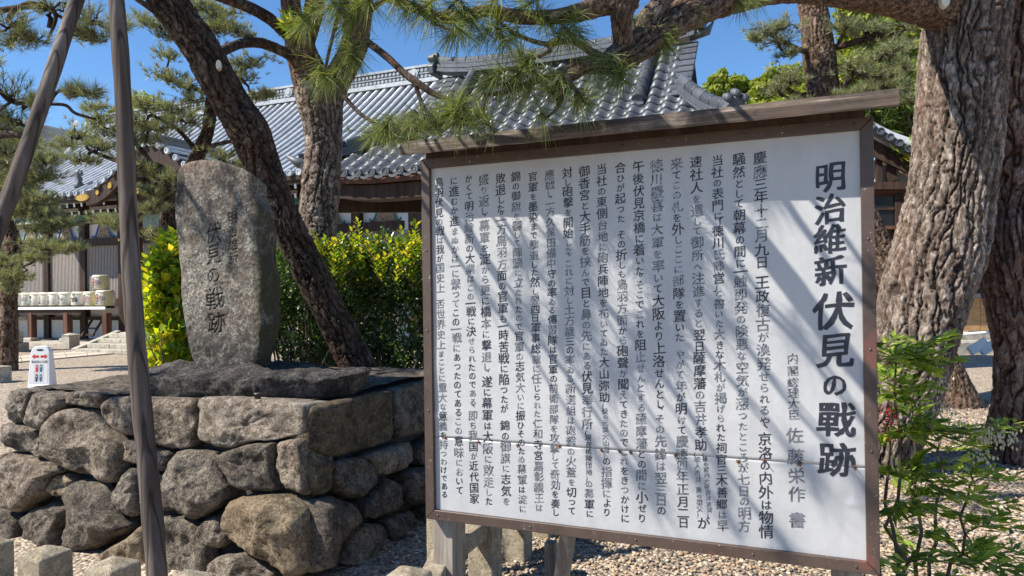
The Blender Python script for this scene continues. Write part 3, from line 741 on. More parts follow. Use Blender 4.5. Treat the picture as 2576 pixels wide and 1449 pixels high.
FRONT = [
 ([(85, 40), (150, 30), (235, 50), (245, 70), (212, 180), (205, 290), (130, 300), (85, 230)], 1, .05),
 ([(250, 60), (330, 52), (430, 70), (490, 100), (490, 160), (430, 230), (380, 330), (300, 365), (215, 300), (225, 170)], 1, .05),
 ([(500, 62), (620, 45), (790, 72), (800, 95), (775, 190), (620, 165), (505, 150)], 0, .05),
 ([(480, 190), (620, 172), (720, 200), (790, 270), (880, 370), (940, 440), (970, 560), (940, 650), (900, 740), (830, 750), (700, 690), (570, 670), (480, 600), (400, 510), (385, 400), (410, 280)], 0, .10),
 ([(795, 120), (880, 92), (1000, 88), (1050, 200), (1045, 400), (960, 380), (870, 310), (795, 230)], 0, .05),
 ([(1062, 95), (1290, 100), (1493, 110), (1488, 300), (1470, 400), (1440, 490), (1290, 490), (1150, 440), (1060, 410)], 0, .03),
 ([(1503, 100), (1600, 92), (1800, 100), (2050, 120), (2296, 148), (2304, 200), (2300, 380), (2200, 400), (2100, 425), (1900, 435), (1750, 485), (1650, 485), (1590, 450), (1520, 440), (1495, 380)], 4, .02),
 ([(1680, 510), (1760, 490), (1900, 447), (2080, 432), (2085, 530), (2070, 650), (2120, 800), (2050, 815), (1850, 785), (1760, 740), (1700, 640)], 2, .06),
 ([(2095, 430), (2302, 400), (2316, 600), (2322, 855), (2200, 800), (2130, 740), (2095, 650)], 0, .03),
 ([(1340, 500), (1450, 490), (1520, 500), (1660, 560), (1690, 700), (1740, 800), (1690, 900), (1600, 980), (1500, 1020), (1400, 990), (1340, 920), (1320, 820), (1260, 700), (1290, 580)], 1, .08),
 ([(1145, 480), (1300, 510), (1260, 660), (1200, 640), (1150, 610)], 1, .05),
 ([(985, 620), (1050, 640), (1080, 800), (1060, 1000), (970, 990), (900, 910), (890, 850), (940, 730)], 1, .06),
 ([(1100, 640), (1160, 640), (1260, 720), (1310, 830), (1340, 960), (1180, 950), (1090, 940)], 2, .06),
 ([(950, 420), (1050, 415), (1100, 480), (1090, 610), (960, 590)], 0, .05),
 ([(55, 290), (120, 285), (260, 350), (278, 400), (265, 520), (170, 520), (80, 450), (50, 370)], 1, .07),
 ([(285, 395), (380, 388), (385, 470), (420, 550), (320, 555), (265, 520)], 0, .05),
 ([(30, 530), (90, 500), (250, 540), (420, 590), (490, 620), (515, 660), (420, 690), (390, 830), (300, 900), (190, 970), (90, 950), (20, 880), (-10, 740)], 0, .09),
 ([(450, 685), (520, 668), (572, 740), (540, 840), (430, 850), (390, 800)], 3, .04),
 ([(590, 730), (700, 708), (830, 780), (880, 860), (950, 960), (1030, 1080), (960, 1130), (850, 1170), (770, 1240), (620, 1260), (530, 1210), (500, 1160), (540, 1000), (540, 830)], 2, .09),
 ([(190, 1000), (300, 930), (420, 885), (510, 930), (515, 1010), (470, 1120), (500, 1235), (300, 1240), (170, 1225), (175, 1080)], 2, .06),
 ([(-60, 930), (60, 960), (170, 990), (160, 1240), (100, 1350), (-60, 1360)], 2, .05),
 ([(-70, 1370), (110, 1370), (300, 1250), (480, 1260), (480, 1600), (-70, 1600)], 2, .05),
 ([(500, 1265), (640, 1265), (760, 1260), (840, 1330), (780, 1600), (500, 1600)], 1, .06),
 ([(850, 1250), (900, 1200), (1040, 1140), (1165, 1000), (1180, 1300), (1170, 1620), (850, 1600)], 3, .07),
 ([(1190, 1000), (1350, 985), (1490, 1050), (1600, 1240), (1590, 1620), (1190, 1620)], 1, .07),
 ([(1540, 1040), (1620, 985), (1680, 1000), (1755, 1180), (1640, 1260), (1560, 1200), (1495, 1100)], 1, .05),
 ([(1700, 980), (1760, 880), (1860, 830), (2100, 822), (2240, 860), (2328, 930), (2335, 1200), (2335, 1400), (2250, 1470), (2100, 1400), (1950, 1300), (1760, 1180), (1690, 1050)], 3, .11),
 ([(1600, 1330), (1690, 1275), (1880, 1275), (2000, 1350), (2090, 1430), (2080, 1640), (1610, 1640)], 1, .06),
 ([(2110, 1430), (2250, 1490), (2338, 1480), (2340, 1660), (2100, 1660)], 2, .05),
 ([(385, 345), (440, 300), (500, 200), (470, 190), (400, 290)], 2, .02),
]
for i, (poly, mi, bl) in enumerate(FRONT):
    cap_ = i in (0, 1, 2, 4, 5, 6)
    stone_from_px(poly, 0, 0, 0, mi=mi, bulge=bl, conv=cf, seed=i + 1, name='cap_stone' if cap_ else 'boulder', facet=.35 if i in (5, 6, 8) else (.8 if cap_ else 1.0), gap=.006, deep=.5 if cap_ else .26)
SIDE = [
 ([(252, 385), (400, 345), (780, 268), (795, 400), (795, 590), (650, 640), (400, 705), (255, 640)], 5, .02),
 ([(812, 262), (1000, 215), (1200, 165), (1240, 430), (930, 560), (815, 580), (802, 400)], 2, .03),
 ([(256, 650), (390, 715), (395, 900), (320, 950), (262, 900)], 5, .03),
 ([(410, 722), (560, 690), (640, 750), (680, 830), (620, 910), (540, 965), (440, 920), (400, 850)], 2, .06),
 ([(610, 680), (900, 590), (935, 650), (930, 730), (760, 800), (690, 820), (645, 750)], 0, .05),
 ([(270, 960), (320, 958), (420, 930), (540, 1000), (560, 1100), (470, 1250), (360, 1420), (275, 1440), (272, 1100)], 2, .08),
 ([(570, 1080), (560, 985), (690, 890), (735, 825), (840, 865), (840, 1000), (780, 1060), (650, 1090)], 2, .05),
 ([(845, 790), (990, 750), (1150, 740), (1100, 960), (860, 1010)], 2, .05),
 ([(500, 1320), (575, 1110), (700, 1115), (760, 1250), (740, 1370), (600, 1400), (480, 1380)], 1, .06),
 ([(715, 1100), (780, 1065), (920, 1020), (945, 1230), (870, 1250), (765, 1220)], 2, .05),
 ([(965, 1010), (1150, 980), (1200, 1250), (990, 1260), (955, 1150)], 2, .05),
 ([(280, 1460), (360, 1435), (480, 1400), (740, 1390), (930, 1380), (960, 1560), (285, 1640)], 1, .05),
 ([(780, 1260), (930, 1255), (960, 1370), (780, 1375)], 2, .04),
 ([(945, 620), (1200, 480), (1280, 720), (960, 770)], 2, .05),
 ([(975, 1275), (1250, 1250), (1260, 1500), (985, 1520)], 1, .05),
]
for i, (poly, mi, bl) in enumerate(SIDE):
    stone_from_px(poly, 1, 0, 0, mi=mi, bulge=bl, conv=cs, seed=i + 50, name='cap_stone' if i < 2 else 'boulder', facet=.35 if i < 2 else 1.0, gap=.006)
# core and top surface
LEN, DEP = 2.46, 1.85
def pf(a, b, z, ins=.05):   # a along U from the corner (negative), b inwards
    return Vector((C0.x, C0.y, 0)) + U * a + NI * b + ZV * z
def core():
    nA, nB = 60, 46; vs = []; fs = []
    for i in range(nA + 1):
        for j in range(nB + 1):
            a = -LEN + .10 + (LEN - .2) * i / nA; b = .10 + (DEP - .1) * j / nB
            z = ZT - .012 + .022 * mnoise.fractal(Vector((a * 2.4, b * 2.4, 3)), 1, 2, 5) + .006 * mnoise.noise(Vector((a * 20, b * 20, 0)))
            vs.append(pf(a, b, z))
    for i in range(nA):
        for j in range(nB): k = i * (nB + 1) + j; fs.append((k, k + nB + 1, k + nB + 2, k + 1))
    o = link('top_surface', npmesh('top_surface', [tuple(v) for v in vs], fs, True), wall, M['stone'][2])
    q = MB(); b0 = .10
    lo_ = [pf(-LEN, b0 - .1, 0), pf(-.03, b0 - .1, 0), pf(-.03, DEP, 0), pf(-LEN, DEP, 0)]; hi = [pf(-LEN + .1, b0 + .02, ZT - .05), pf(-.12, b0 + .02, ZT - .05), pf(-.12, DEP - .02, ZT - .05), pf(-LEN + .1, DEP - .02, ZT - .05)]
    q.add(lo_ + hi, [(4, 5, 6, 7), (0, 1, 5, 4), (1, 2, 6, 5), (2, 3, 7, 6), (3, 0, 4, 7)]); q.build('rubble_fill', M['rubble'], wall)
    # left flank: plain boulders, seen only from other positions
    for r_ in range(3):
        for c_ in range(3):
            w_ = DEP / 3; h_ = ZT / 3; x0, y0 = c_ * w_, -ZT + r_ * h_
            pts = [(x0 + RD.uniform(0, .05), y0 + RD.uniform(0, .05)), (x0 + w_ - RD.uniform(0, .05), y0 + RD.uniform(0, .05)), (x0 + w_ - RD.uniform(0, .05), y0 + h_ - .01), (x0 + RD.uniform(0, .05), y0 + h_ - .01)]
            stone_poly(pts, PT - U * (LEN - .04), NI, ZV, (-U + ZV * BAT).normalized(), r_ % 3, .06, 'boulder', 90 + r_ * 3 + c_, nb=40, nr=7)
core()

# rock slab the monument stands on
def rock_slab():
    top = [(322, 945), (330, 925), (400, 912), (520, 905), (700, 905), (820, 920), (895, 935), (908, 955), (860, 975), (700, 988), (560, 990), (420, 985), (340, 975)]
    cx = P(612, 940, 4.72); nb, nr = 220, 26; vs = []
    rx, ry, hz = .80, .44, .155
    for r_ in range(nr + 1):
        for k in range(nb):
            a = 2 * math.pi * k / nb
            rad = 1 + .09 * math.sin(2 * a + .6) + .10 * mnoise.noise(Vector((math.cos(a) * 1.6, math.sin(a) * 1.6, 4)))
            if r_ < 9: fr = 1.0 - .06 * (1 - r_ / 8.0) ; z = hz * .72 * (r_ / 8.0)
            else: q = (r_ - 8) / (nr - 8); fr = 1 - q * .97; z = hz * (.72 + .28 * math.sin(min(q * 2.2, 1) * math.pi / 2))
            d = U * (math.cos(a) * rx * rad * fr) + NI * (math.sin(a) * ry * rad * fr)
            p = Vector((cx.x, cx.y, ZT - .02 + z)) + d
            nn = .05 * mnoise.noise(p * 4.5) + .06 * (mnoise.voronoi(p * 5)[0][0] - .4) + .022 * mnoise.noise(p * 15) + .012 * mnoise.noise(p * 34)
            if z > 0: p = p + d.normalized() * nn * (1 if r_ < 10 else .2) + ZV * nn * .7
            vs.append(tuple(p))
    fs = [(r_ * nb + k, r_ * nb + (k + 1) % nb, (r_ + 1) * nb + (k + 1) % nb, (r_ + 1) * nb + k) for r_ in range(nr) for k in range(nb)]
    o = link('base_rock', npmesh('base_rock', vs, fs, True), mat=M['slab'])
    tag(o, 'flat dark rugged rock under the inscribed stone on the platform', 'rock')
    return cx, ZT + hz
cxs, zslab = rock_slab()

# ================================================================== INSCRIBED STONE
def monument():
    M0 = P(478, 926, 4.74); z0 = zslab - .05; M0.z = 0
    def fr(px, py): p = PL(px, py, M0, NO); return (p - M0).dot(U), p.z
    left = sorted([(fr(x, y)[1], fr(x, y)[0]) for x, y in [(487, 930), (470, 885), (462, 800), (450, 700), (442, 600), (436, 500), (437, 450), (441, 425)]])
    right = sorted([(fr(x, y)[1], fr(x, y)[0]) for x, y in [(640, 930), (650, 880), (655, 800), (652, 700), (645, 600), (640, 520), (640, 470), (628, 430)]])
    L = lambda z: float(np.interp(z, [q[0] for q in left], [q[1] for q in left])); R = lambda z: float(np.interp(z, [q[0] for q in right], [q[1] for q in right]))
    def thick(z):
        row = []
        for x, y in [(680, 925), (693, 875), (713, 800), (712, 700), (706, 600), (700, 520), (692, 480)]:
            zz = fr(650, y)[1]; p0 = M0 + U * R(zz); q = PL(x, y, p0, U); row.append((zz, (q - p0).dot(NI)))
        row.sort(); return float(np.interp(z, [q[0] for q in row], [max(q[1], .12) for q in row]))
    tops = sorted([(fr(x, y)[0], fr(x, y)[1]) for x, y in [(440, 432), (452, 416), (475, 407), (505, 402), (540, 404), (580, 412), (610, 424), (640, 442)]])
    Ztop = lambda a, b: float(np.interp(a, [q[0] for q in tops], [q[1] for q in tops])) - b * .35
    nf, ns, nbk = 220, 40, 40; nz = 380
    # engraving mask
    V, T = [], []
    zs = lambda py: fr(560, py)[1]
    eng = [('伏', 537, 585, .155), ('見', 537, 640, .15), ('の', 537, 693, .13), ('戦', 540, 752, .165), ('跡', 543, 812, .155),
           ('明', 585, 548, .095), ('治', 586, 583, .09), ('維', 587, 616, .09), ('新', 588, 649, .09)]
    for ch, px, py, sz in eng:
        a0, zc = fr(px, py)
        put_glyph(V, T, ch, lambda dx, dy: (a0 + dx, zc + dy, 0), sz * .94, 1.0, 0.0, .0, .12, .02)
    bv = BVHTree.FromPolygons([tuple(v) for v in np.vstack(V)], [tuple(t) for t in np.vstack(T)])
    loop = [('f', i / nf) for i in range(nf)] + [('s', i / ns) for i in range(ns)] + [('b', i / nbk) for i in range(nbk)] + [('l', i / ns) for i in range(ns)]
    n = len(loop); vs = []; carved = set()
    for j in range(nz + 1):
        v = j / nz; zz = z0 + v * 1.42
        l, r_, th = L(zz), R(zz), thick(zz)
        for i, (sd, t) in enumerate(loop):
            if sd == 'f': a, b = l + (r_ - l) * t, .016 * (abs(2 * t - 1) ** 12)
            elif sd == 's': a, b = r_ + .012 * math.sin(t * math.pi), .016 + (th - .04) * t
            elif sd == 'b': a, b = r_ + (l - r_) * t, th - .03 * (abs(2 * t - 1) ** 6)
            else: a, b = l - .012 * math.sin(t * math.pi), th - .03 - (th - .06) * t
            if sd != 'f': a += .0
            z = z0 + v * (Ztop(a, b) - z0)
            p = Vector((M0.x, M0.y, 0)) + U * a + NI * b + ZV * z
            nv = {'f': NO, 's': U, 'b': NI, 'l': -U}[sd]
            d = .016 * mnoise.noise(p * 3.2) + .007 * mnoise.noise(p * 11) + .0035 * mnoise.noise(p * 36) + .012 * (mnoise.voronoi(p * 4.5)[0][0] - .45)
            if sd != 'f': d += .022 * mnoise.noise(p * 5 + Vector((5, 0, 0)))
            p = p + nv * d
            if sd == 'f' and .1 < v < .9:
                if bv.ray_cast(Vector((a, z, .5)), Vector((0, 0, -1)), 1)[0] is not None:
                    p = p - nv * .011; carved.add(j * n + i)
            if v > .985: p = p - nv * .012 * ((v - .985) / .015) ** 2
            vs.append(tuple(p))
    fs = [(j * n + i, j * n + (i + 1) % n, (j + 1) * n + (i + 1) % n, (j + 1) * n + i) for j in range(nz) for i in range(n)]
    mi = [1 if (q[0] in carved and q[2] in carved) else 0 for q in fs]
    # domed top
    base = nz * n; ctr = np.mean(np.array(vs[base:base + n]), 0); prev = base
    for r_ in range(1, 9):
        s_ = 1 - r_ / 8.2; b = len(vs)
        for i in range(n):
            q = np.array(vs[base + i]); x = ctr + (q - ctr) * s_
            a = (Vector(x) - M0).dot(U); z = x[2] + .012 * (1 - s_) + .01 * mnoise.noise(Vector(x) * 9)
            vs.append((x[0], x[1], z))
        for i in range(n): fs.append((prev + i, prev + (i + 1) % n, b + (i + 1) % n, b + i)); mi.append(0)
        prev = b
    me = npmesh('inscribed_stone', vs, fs, True); me.materials.append(M['monument']); me.materials.append(M['engraved'])
    me.polygons.foreach_set('material_index', mi)
    o = link('inscribed_stone', me); tag(o, 'tall weathered stone monument engraved with Japanese characters on the rock', 'stone monument')
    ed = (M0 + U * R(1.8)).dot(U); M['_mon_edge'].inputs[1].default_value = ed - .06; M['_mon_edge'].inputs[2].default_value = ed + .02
monument()
# small fittings left on the platform edge
q = MB(); c = P(648, 974, 4.12); q.lathe((c.x, c.y, ZT), [(.018, 0), (.018, .035), (.021, .035), (.021, .045), (0, .045)], 12)
tag(q.build('metal_cup', M['screw']), 'tiny grey metal cup on the edge of the stone platform', 'cup')

# ================================================================== STONE FENCE
fence = thing('stone_fence', 'low granite post and rail fence around the stone platform', 'fence', (-1.2, 2.6, 0))
PS = .142
def post_me():
    q = MB(); h = PS / 2; zt = .575
    q.add([(-h, -h, -.1), (h, -h, -.1), (h, h, -.1), (-h, h, -.1), (-h, -h, zt - .035), (h, -h, zt - .035), (h, h, zt - .035), (-h, h, zt - .035), (0, 0, zt)],
          [(0, 1, 5, 4), (1, 2, 6, 5), (2, 3, 7, 6), (3, 0, 4, 7), (4, 5, 8), (5, 6, 8), (6, 7, 8), (7, 4, 8)])
    me = q.mesh('post'); me.materials.append(M['granite']); return me
pm = post_me(); P2 = Vector((-1.93, 2.93, 0)); yaw = math.atan2(U.y, U.x)
fr_pts = [P2 + U * (.385 * k) for k in range(-4, 5)]
corner = fr_pts[-1]
sd_pts = [Vector(q + (0,)) for q in ((-.405, 2.66), (-.335, 3.42), (-.165, 3.82), (.01, 4.24), (.17, 4.63), (.33, 5.02), (.49, 5.41))]
for i, p in enumerate(fr_pts + sd_pts):
    o = link('post', pm, fence, world=False); o.matrix_parent_inverse = pinv(fence)
    o.matrix_basis = Matrix.Translation(p + ZV * RD.uniform(-.012, .012)) @ Matrix.Rotation(yaw + RD.uniform(-.03, .03), 4, 'Z') @ Matrix.Rotation(RD.uniform(-.012, .012), 4, 'X')
    bevel(o, .008, 2)
def rail(a, b, z):
    d = (b - a).normalized(); q = MB(); q.beam(a + d * .06 + ZV * z, b - d * .06 + ZV * z, .10, .095); o = q.build('rail', M['granite'], fence); bevel(o, .008, 2)
for seq in (fr_pts, [corner] + sd_pts):
    for a, b in zip(seq[:-1], seq[1:]): rail(a, b, .34)
# ================================================================== MAIN HALL
F0 = P(217, 846, 25.5); F0.z = 0
yawU = math.atan2(U.y, U.x)
def H(q, off, z): return F0 + U * q + NO * off + ZV * z
def hq(px, py, off=0.0):
    p = PL(px, py, F0 + NO * off, NO) - F0; return p.dot(U), p.z
AX = (U, NO, ZV)
hall = thing('shrine_hall', 'long shrine hall with white walls and silvery tiled roof behind the pines', 'shrine hall', tuple(F0))
def hbox(name, q, off, z, d, mat, parent=None, bev=0):
    m_ = MB(); m_.box(H(q, off, z), d, AX); o = m_.build(name, mat, parent or hall)
    if bev: bevel(o, bev, 1)
    return o
ZE, ZR, OE, OR_ = 4.93, 8.8, 1.6, -4.0
_ql = hq(212, 490, 2.15)[0]; QC = hq(372, 440, 2.15)[0]; QH = QC - _ql; KH = 1.15
def zmain(off):
    v = (off - OR_) / (OE - OR_); return ZR + (ZE - ZR) * v - .22 * math.sin(math.pi * min(max(v, 0), 1))
def zkara(q):
    a = (q - QC) / QH
    if abs(a) >= 1: return None
    return ZE + .03 + KH * (.5 + .5 * math.cos(math.pi * a)) ** 1.25
QA, QB = hq(232, 327, OR_)[0], hq(28, 475, OE)[0]; print('verge', QA, QB)
Q0, Q1 = QA, 13.05
def oend(q):
    return OE if q >= QB else OR_ + (OE - OR_) * max(.04, (q - QA) / (QB - QA))
def roof_profile(q, n=16):
    zk = zkara(q); pts = []
    if zk is None or zk < ZE + .04:
        for i in range(n + 1):
            off = OR_ + (oend(q) - OR_) * i / n; pts.append((off, zmain(off)))
    else:
        for i in range(n + 1):
            off = OR_ + (OE - OR_) * i / n; z = zmain(off)
            if z < zk: z = zk
            pts.append((off, z))
        pts.append((2.15, zk))
    return pts
# pan surface: dark tile, shade between the pale ribs put into the colour
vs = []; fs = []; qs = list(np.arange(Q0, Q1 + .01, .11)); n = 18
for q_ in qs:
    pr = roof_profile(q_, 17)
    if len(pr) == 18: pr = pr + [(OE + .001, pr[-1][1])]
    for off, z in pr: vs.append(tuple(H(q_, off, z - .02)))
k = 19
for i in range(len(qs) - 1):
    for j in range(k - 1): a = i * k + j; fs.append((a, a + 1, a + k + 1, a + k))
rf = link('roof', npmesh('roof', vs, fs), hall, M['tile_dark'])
m_ = MB(); m_.tube([H(QA + (QB - QA) * t, OR_ + (OE - OR_) * t, zmain(OR_ + (OE - OR_) * t) + .12) for t in np.linspace(0, 1, 12)], .14, 9); m_.build('verge_ridge', M['tile_hall'], rf)
rs = .335; nrib = int((Q1 - Q0) / rs); cache = None
for i in range(nrib + 1):
    q_ = Q0 + i * rs; pr = roof_profile(q_, 16); std = (zkara(q_) is None) and q_ > QB
    if std and cache:
        o = link('tile_row', cache[0], rf, world=False); o.matrix_parent_inverse = pinv(rf); o.matrix_basis = Matrix.Translation(U * (q_ - cache[1])); continue
    mq = MB(); pts = [H(q_, a, b + .035) for a, b in pr]
    vs = []; ns_ = 7
    cum = 0
    for j, p in enumerate(pts):
        t = (pts[min(j + 1, len(pts) - 1)] - pts[max(j - 1, 0)]).normalized(); nn = U.cross(t); nn = nn if nn.z > 0 else -nn
        r_ = .094 if j % 2 else .088
        for e in range(ns_):
            an = math.pi * e / (ns_ - 1); vs.append(p + U * (math.cos(an) * r_) + nn * (math.sin(an) * r_ - .03))
    mq.add(vs, [(a * ns_ + b, a * ns_ + b + 1, (a + 1) * ns_ + b + 1, (a + 1) * ns_ + b) for a in range(len(pts) - 1) for b in range(ns_ - 1)], 0, True)
    e = pts[-1]; mq.lathe(e + NO * .03, [(0, .03), (.055, .03), (.06, .045), (.095, .045), (.095, -.05)], 12, 0, False, (U, ZV, NO))
    me = mq.mesh('tile_row'); me.materials.append(M['tile_hall']); o = link('tile_row', me, rf)
    if std: cache = (me, q_)
m_ = MB(); m_.add([tuple(H(Q0, OR_, ZR)), tuple(H(Q1, OR_, ZR)), tuple(H(Q1, -9.6, ZE)), tuple(H(Q0, -9.6, ZE)), tuple(H(Q0, OR_, ZR - .1)), tuple(H(Q1, OR_, ZR - .1)), tuple(H(Q1, -9.6, ZE - .1)), tuple(H(Q0, -9.6, ZE - .1))], [(0, 1, 2, 3), (7, 6, 5, 4), (2, 6, 7, 3)]); m_.build('rear_roof', M['tile_hall'], hall)
hbox('rear_wall', 2, -8.0, 2.5, (22.2, .1, 5.0), M['plaster'])
for q_ in (Q0 + .6, Q1 - .5):
    m_ = MB(); m_.prism([(-8, 0), (-.05, 0), (-.05, ZE), (OR_, ZR - .2), (-8, ZE)], NO, ZV, F0 + U * q_, U * .1); m_.build('end_wall', M['plaster'], hall)
# eave fascia and soffit
def strip(name, f, q0, q1, dq, mat, parent):
    """f(q) -> list of (off, z) closed section"""
    vs = []; fs = []; qs = list(np.arange(q0, q1 + 1e-6, dq)); k = len(f(q0))
    for q_ in qs:
        for off, z in f(q_): vs.append(tuple(H(q_, off, z)))
    for i in range(len(qs) - 1):
        for j in range(k): a = i * k + j; b = i * k + (j + 1) % k; fs.append((a, a + k, b + k, b))
    me = bpy.data.meshes.new(name); me.from_pydata(vs, [], fs + [tuple(range(k))[::-1], tuple(range((len(qs) - 1) * k, len(qs) * k))]); me.update()
    return link(name, me, parent, mat)
strip('eave_board', lambda q: [(1.5, ZE - .16), (1.6, ZE - .16), (1.6, ZE - .035), (1.5, ZE - .035)], QB, QC - QH + .1, .97, M['timber'], hall)
strip('eave_board', lambda q: [(1.5, ZE - .16), (1.6, ZE - .16), (1.6, ZE - .035), (1.5, ZE - .035)], QC + QH - .1, Q1, .97, M['timber'], hall)
strip('soffit', lambda q: [(-.1, ZE + .2), (1.48, ZE - .1), (1.48, ZE - .06), (-.1, ZE + .3)], QB, Q1, 1.4, M['timber'], hall)
strip('curved_gable_board', lambda q: [(2.0, (zkara(q) or ZE) - .46 - .08), (2.12, (zkara(q) or ZE) - .50), (2.12, (zkara(q) or ZE) - .05), (2.0, (zkara(q) or ZE) - .05)], QC - QH + .04, QC + QH - .04, QH / 24, M['timber'], hall)
strip('porch_shade_wall', lambda q: [(1.0, 4.3), (1.04, 4.3), (1.04, (zkara(q) or ZE) - .08), (1.0, (zkara(q) or ZE) - .08)], QC - QH + .04, QC + QH - .04, QH / 12, M['timber'], hall)
for px, py, wq, hz_ in ((206, 497, .62, .24), (245, 484, .16, .16), (276, 466, .2, .22), (344, 480, .3, .2)):
    q_, z = hq(px, py, 2.14); m_ = MB(); m_.lathe(H(q_, 2.125, z), [(0, .03), (.7, .025), (.9, .03), (1.0, 0)], 10, 0, False, (U * (wq / 2), ZV * (hz_ / 2), NO)); m_.build('gilt_ornament', M['gold'], hall)
# ridge with patterned courses
def ridge_box(z0, z1, w0, name, mat):
    m_ = MB(); m_.box(H((Q0 + 13.0) / 2, OR_, (z0 + z1) / 2), (13.0 - Q0 + .1, w0, z1 - z0), AX); return m_.build(name, mat, rd)
rd = hbox('ridge', (Q0 + 13.0) / 2, OR_, ZR + .06, (13.0 - Q0, .42, .14), M['tile_hall'])
ridge_box(ZR + .13, ZR + .52, .30, 'ridge_course', M['tile_dark']); ridge_box(ZR + .30, ZR + .335, .36, 'ridge_course', M['tile_hall'])
ridge_box(ZR + .52, ZR + .60, .40, 'ridge_course', M['tile_hall'])
m_ = MB()
for i in range(int(22 / .16)):
    for r_ in (ZR + .215, ZR + .43):
        m_.tube([H(Q0 + .1 + i * .16, OR_ + .15, r_), H(Q0 + .1 + i * .16, OR_ + .175, r_)], .058, 7, 0, True, False)
m_.build('ridge_pattern_tiles', M['tile_hall'], rd, 'stuff')
for q_ in (-5.6, .55, 6.0, 11.4):
    m_ = MB(); m_.lathe(H(q_, OR_ + .2, ZR + .33), [(0, .05), (.09, .05), (.1, .02), (.17, .02), (.17, 0)], 14, 0, False, (U, ZV, NO)); m_.build('ridge_crest_tile', M['tile_hall'], rd)
# right end verge
m_ = MB(); m_.tube([H(13.1, OR_ + .1, ZR + .35)] + [H(13.1, a, zmain(a) + .16) for a in np.linspace(OR_ + .3, 1.2, 10)], .15, 10); m_.build('verge_ridge', M['tile_hall'], rf)
m_ = MB(); m_.tube([H(12.7, OR_ + .1, ZR + .25)] + [H(12.7, a, zmain(a) + .1) for a in np.linspace(OR_ + .3, 1.2, 10)], .10, 10); m_.build('verge_ridge', M['tile_hall'], rf)
# porch ridge running out over the curved gable, and small goblin tile
m_ = MB(); zt = zkara(QC); m_.box(H(QC, .4, zt + .16), (.3, 3.4, .26), AX); m_.box(H(QC, .4, zt + .31), (.38, 3.4, .07), AX); m_.build('porch_ridge', M['tile_dark'], hall)
q_, z = hq(199, 470, 1.1); m_ = MB(); zb = zmain(1.1) + .05
m_.lathe(H(q_, 1.1, zb), [(.16, 0), (.17, .1), (.09, .18), (.12, .30), (.07, .38), (.14, .46), (.10, .56), (0, .62)], 9); m_.box(H(q_ + .1, 1.15, zb + .5), (.22, .06, .1), AX)
m_.build('goblin_tile', M['tile_dark'], hall)
# rafters, white painted ends
m_ = MB(); m_.box((0, 0, 0), (.075, 1.5, .10)); b = MB(); me_r = m_.mesh('rafter'); me_r.materials.append(M['timber']); 
mw = MB(); mw.box((0, 0, 0), (.078, .006, .13)); me_w = mw.mesh('rafter_end'); me_w.materials.append(M['white_paint'])
def rafters(parent, fn, qlist, off, z, slope=.14, sw=1.0):
    for q_ in qlist:
        R = Matrix.Rotation(yawU, 4, 'Z'); 
        o = link('rafter', me_r, parent, world=False); o.matrix_parent_inverse = pinv(parent)
        o.matrix_basis = Matrix.Translation(fn(q_, off - .76, z + .76 * slope)) @ R @ Matrix.Rotation(math.atan(slope), 4, 'X')
        e = link('rafter_end', me_w, o, world=False); e.matrix_basis = Matrix.Translation((0, -.756, 0))
rafters(hall, H, np.arange(QB + .1, QC - QH + .2, .35), 1.42, 4.62); rafters(hall, H, np.arange(QB + .1, QC - QH + .5, .35), 1.0, 4.42)
rafters(hall, H, np.arange(QC + QH, 13, .35), 1.42, 4.62); rafters(hall, H, np.arange(QC + QH, 13, .35), 1.0, 4.42)
# walls, posts, beams
hbox('wall', 3.5, -.1, 2.2, (19.0, .1, 4.4), M['plaster']); hbox('wall', (QB + 13.1) / 2, -.1, 4.7, (13.1 - QB, .1, .6), M['plaster'])
colq = [-1.92 + 1.94 * k for k in range(-2, 9)]
for q_ in colq: hbox('post', q_, .02, 2.45 if q_ > -2 else 2.15, (.30, .26, 4.9 if q_ > -2 else 4.3), M['timber'], bev=.01)
hbox('beam', 3.6, .04, 4.225, (19.3, .14, .15), M['timber']); hbox('beam', 3.6, .09, 3.50, (19.3, .2, .25), M['timber'])
hbox('beam', 3.6, .05, 1.40, (19.3, .18, .2), M['timber'])
def frog(q0):
    w_, h_ = .52, .50; z0 = 3.63
    out = [(-1, 0), (-.92, .10), (-.78, .14), (-.62, .34), (-.5, .66), (-.36, .9), (-.16, 1.0), (.16, 1.0), (.36, .9), (.5, .66), (.62, .34), (.78, .14), (.92, .10), (1, 0)]
    m_ = MB(); m_.prism([(x * w_ * .8, y * h_ * .9) for x, y in out], U, ZV, H(q0, -.02, z0), NO * .05); o = m_.build('frog_leg_strut', M['carving'], hall)
    colr = M['blue_paint'] if int(q0 * 10) % 2 else M['green_paint']
    for s_ in (-1, 1):
        m_ = MB(); m_.tube([H(q0 + s_ * x * w_, .05, z0 + y * h_) for x, y in [(.12, .98), (.34, .92), (.5, .66), (.62, .36), (.76, .12), (.92, .04), (1.02, .12), (.96, .22)]], [.03, .035, .035, .035, .035, .032, .028, .02], 6); m_.build('frog_leg_rim', colr, o)
    m_ = MB(); m_.box(H(q0, .03, z0 + h_ + .02), (.34, .08, .06), AX); m_.build('bearing_block', M['green_paint'], o)
for a, b in zip(colq[:-1], colq[1:]): frog((a + b) / 2)
for q_ in colq:
    m_ = MB(); m_.box(H(q_, .12, 4.42), (.7, .16, .12), AX); m_.box(H(q_, .12, 4.34), (.34, .2, .1), AX); m_.build('bracket', M['green_paint'], hall)
    m_ = MB(); m_.box(H(q_ + .97, .06, 4.44), (.2, .12, .14), AX); m_.build('bracket', M['green_paint'], hall)
    m_ = MB(); m_.lathe(H(q_, .19, 3.52), [(0, .02), (.05, .015), (.055, 0)], 8, 0, False, (U, ZV, NO)); m_.build('nail_cover', M['gold'], hall)
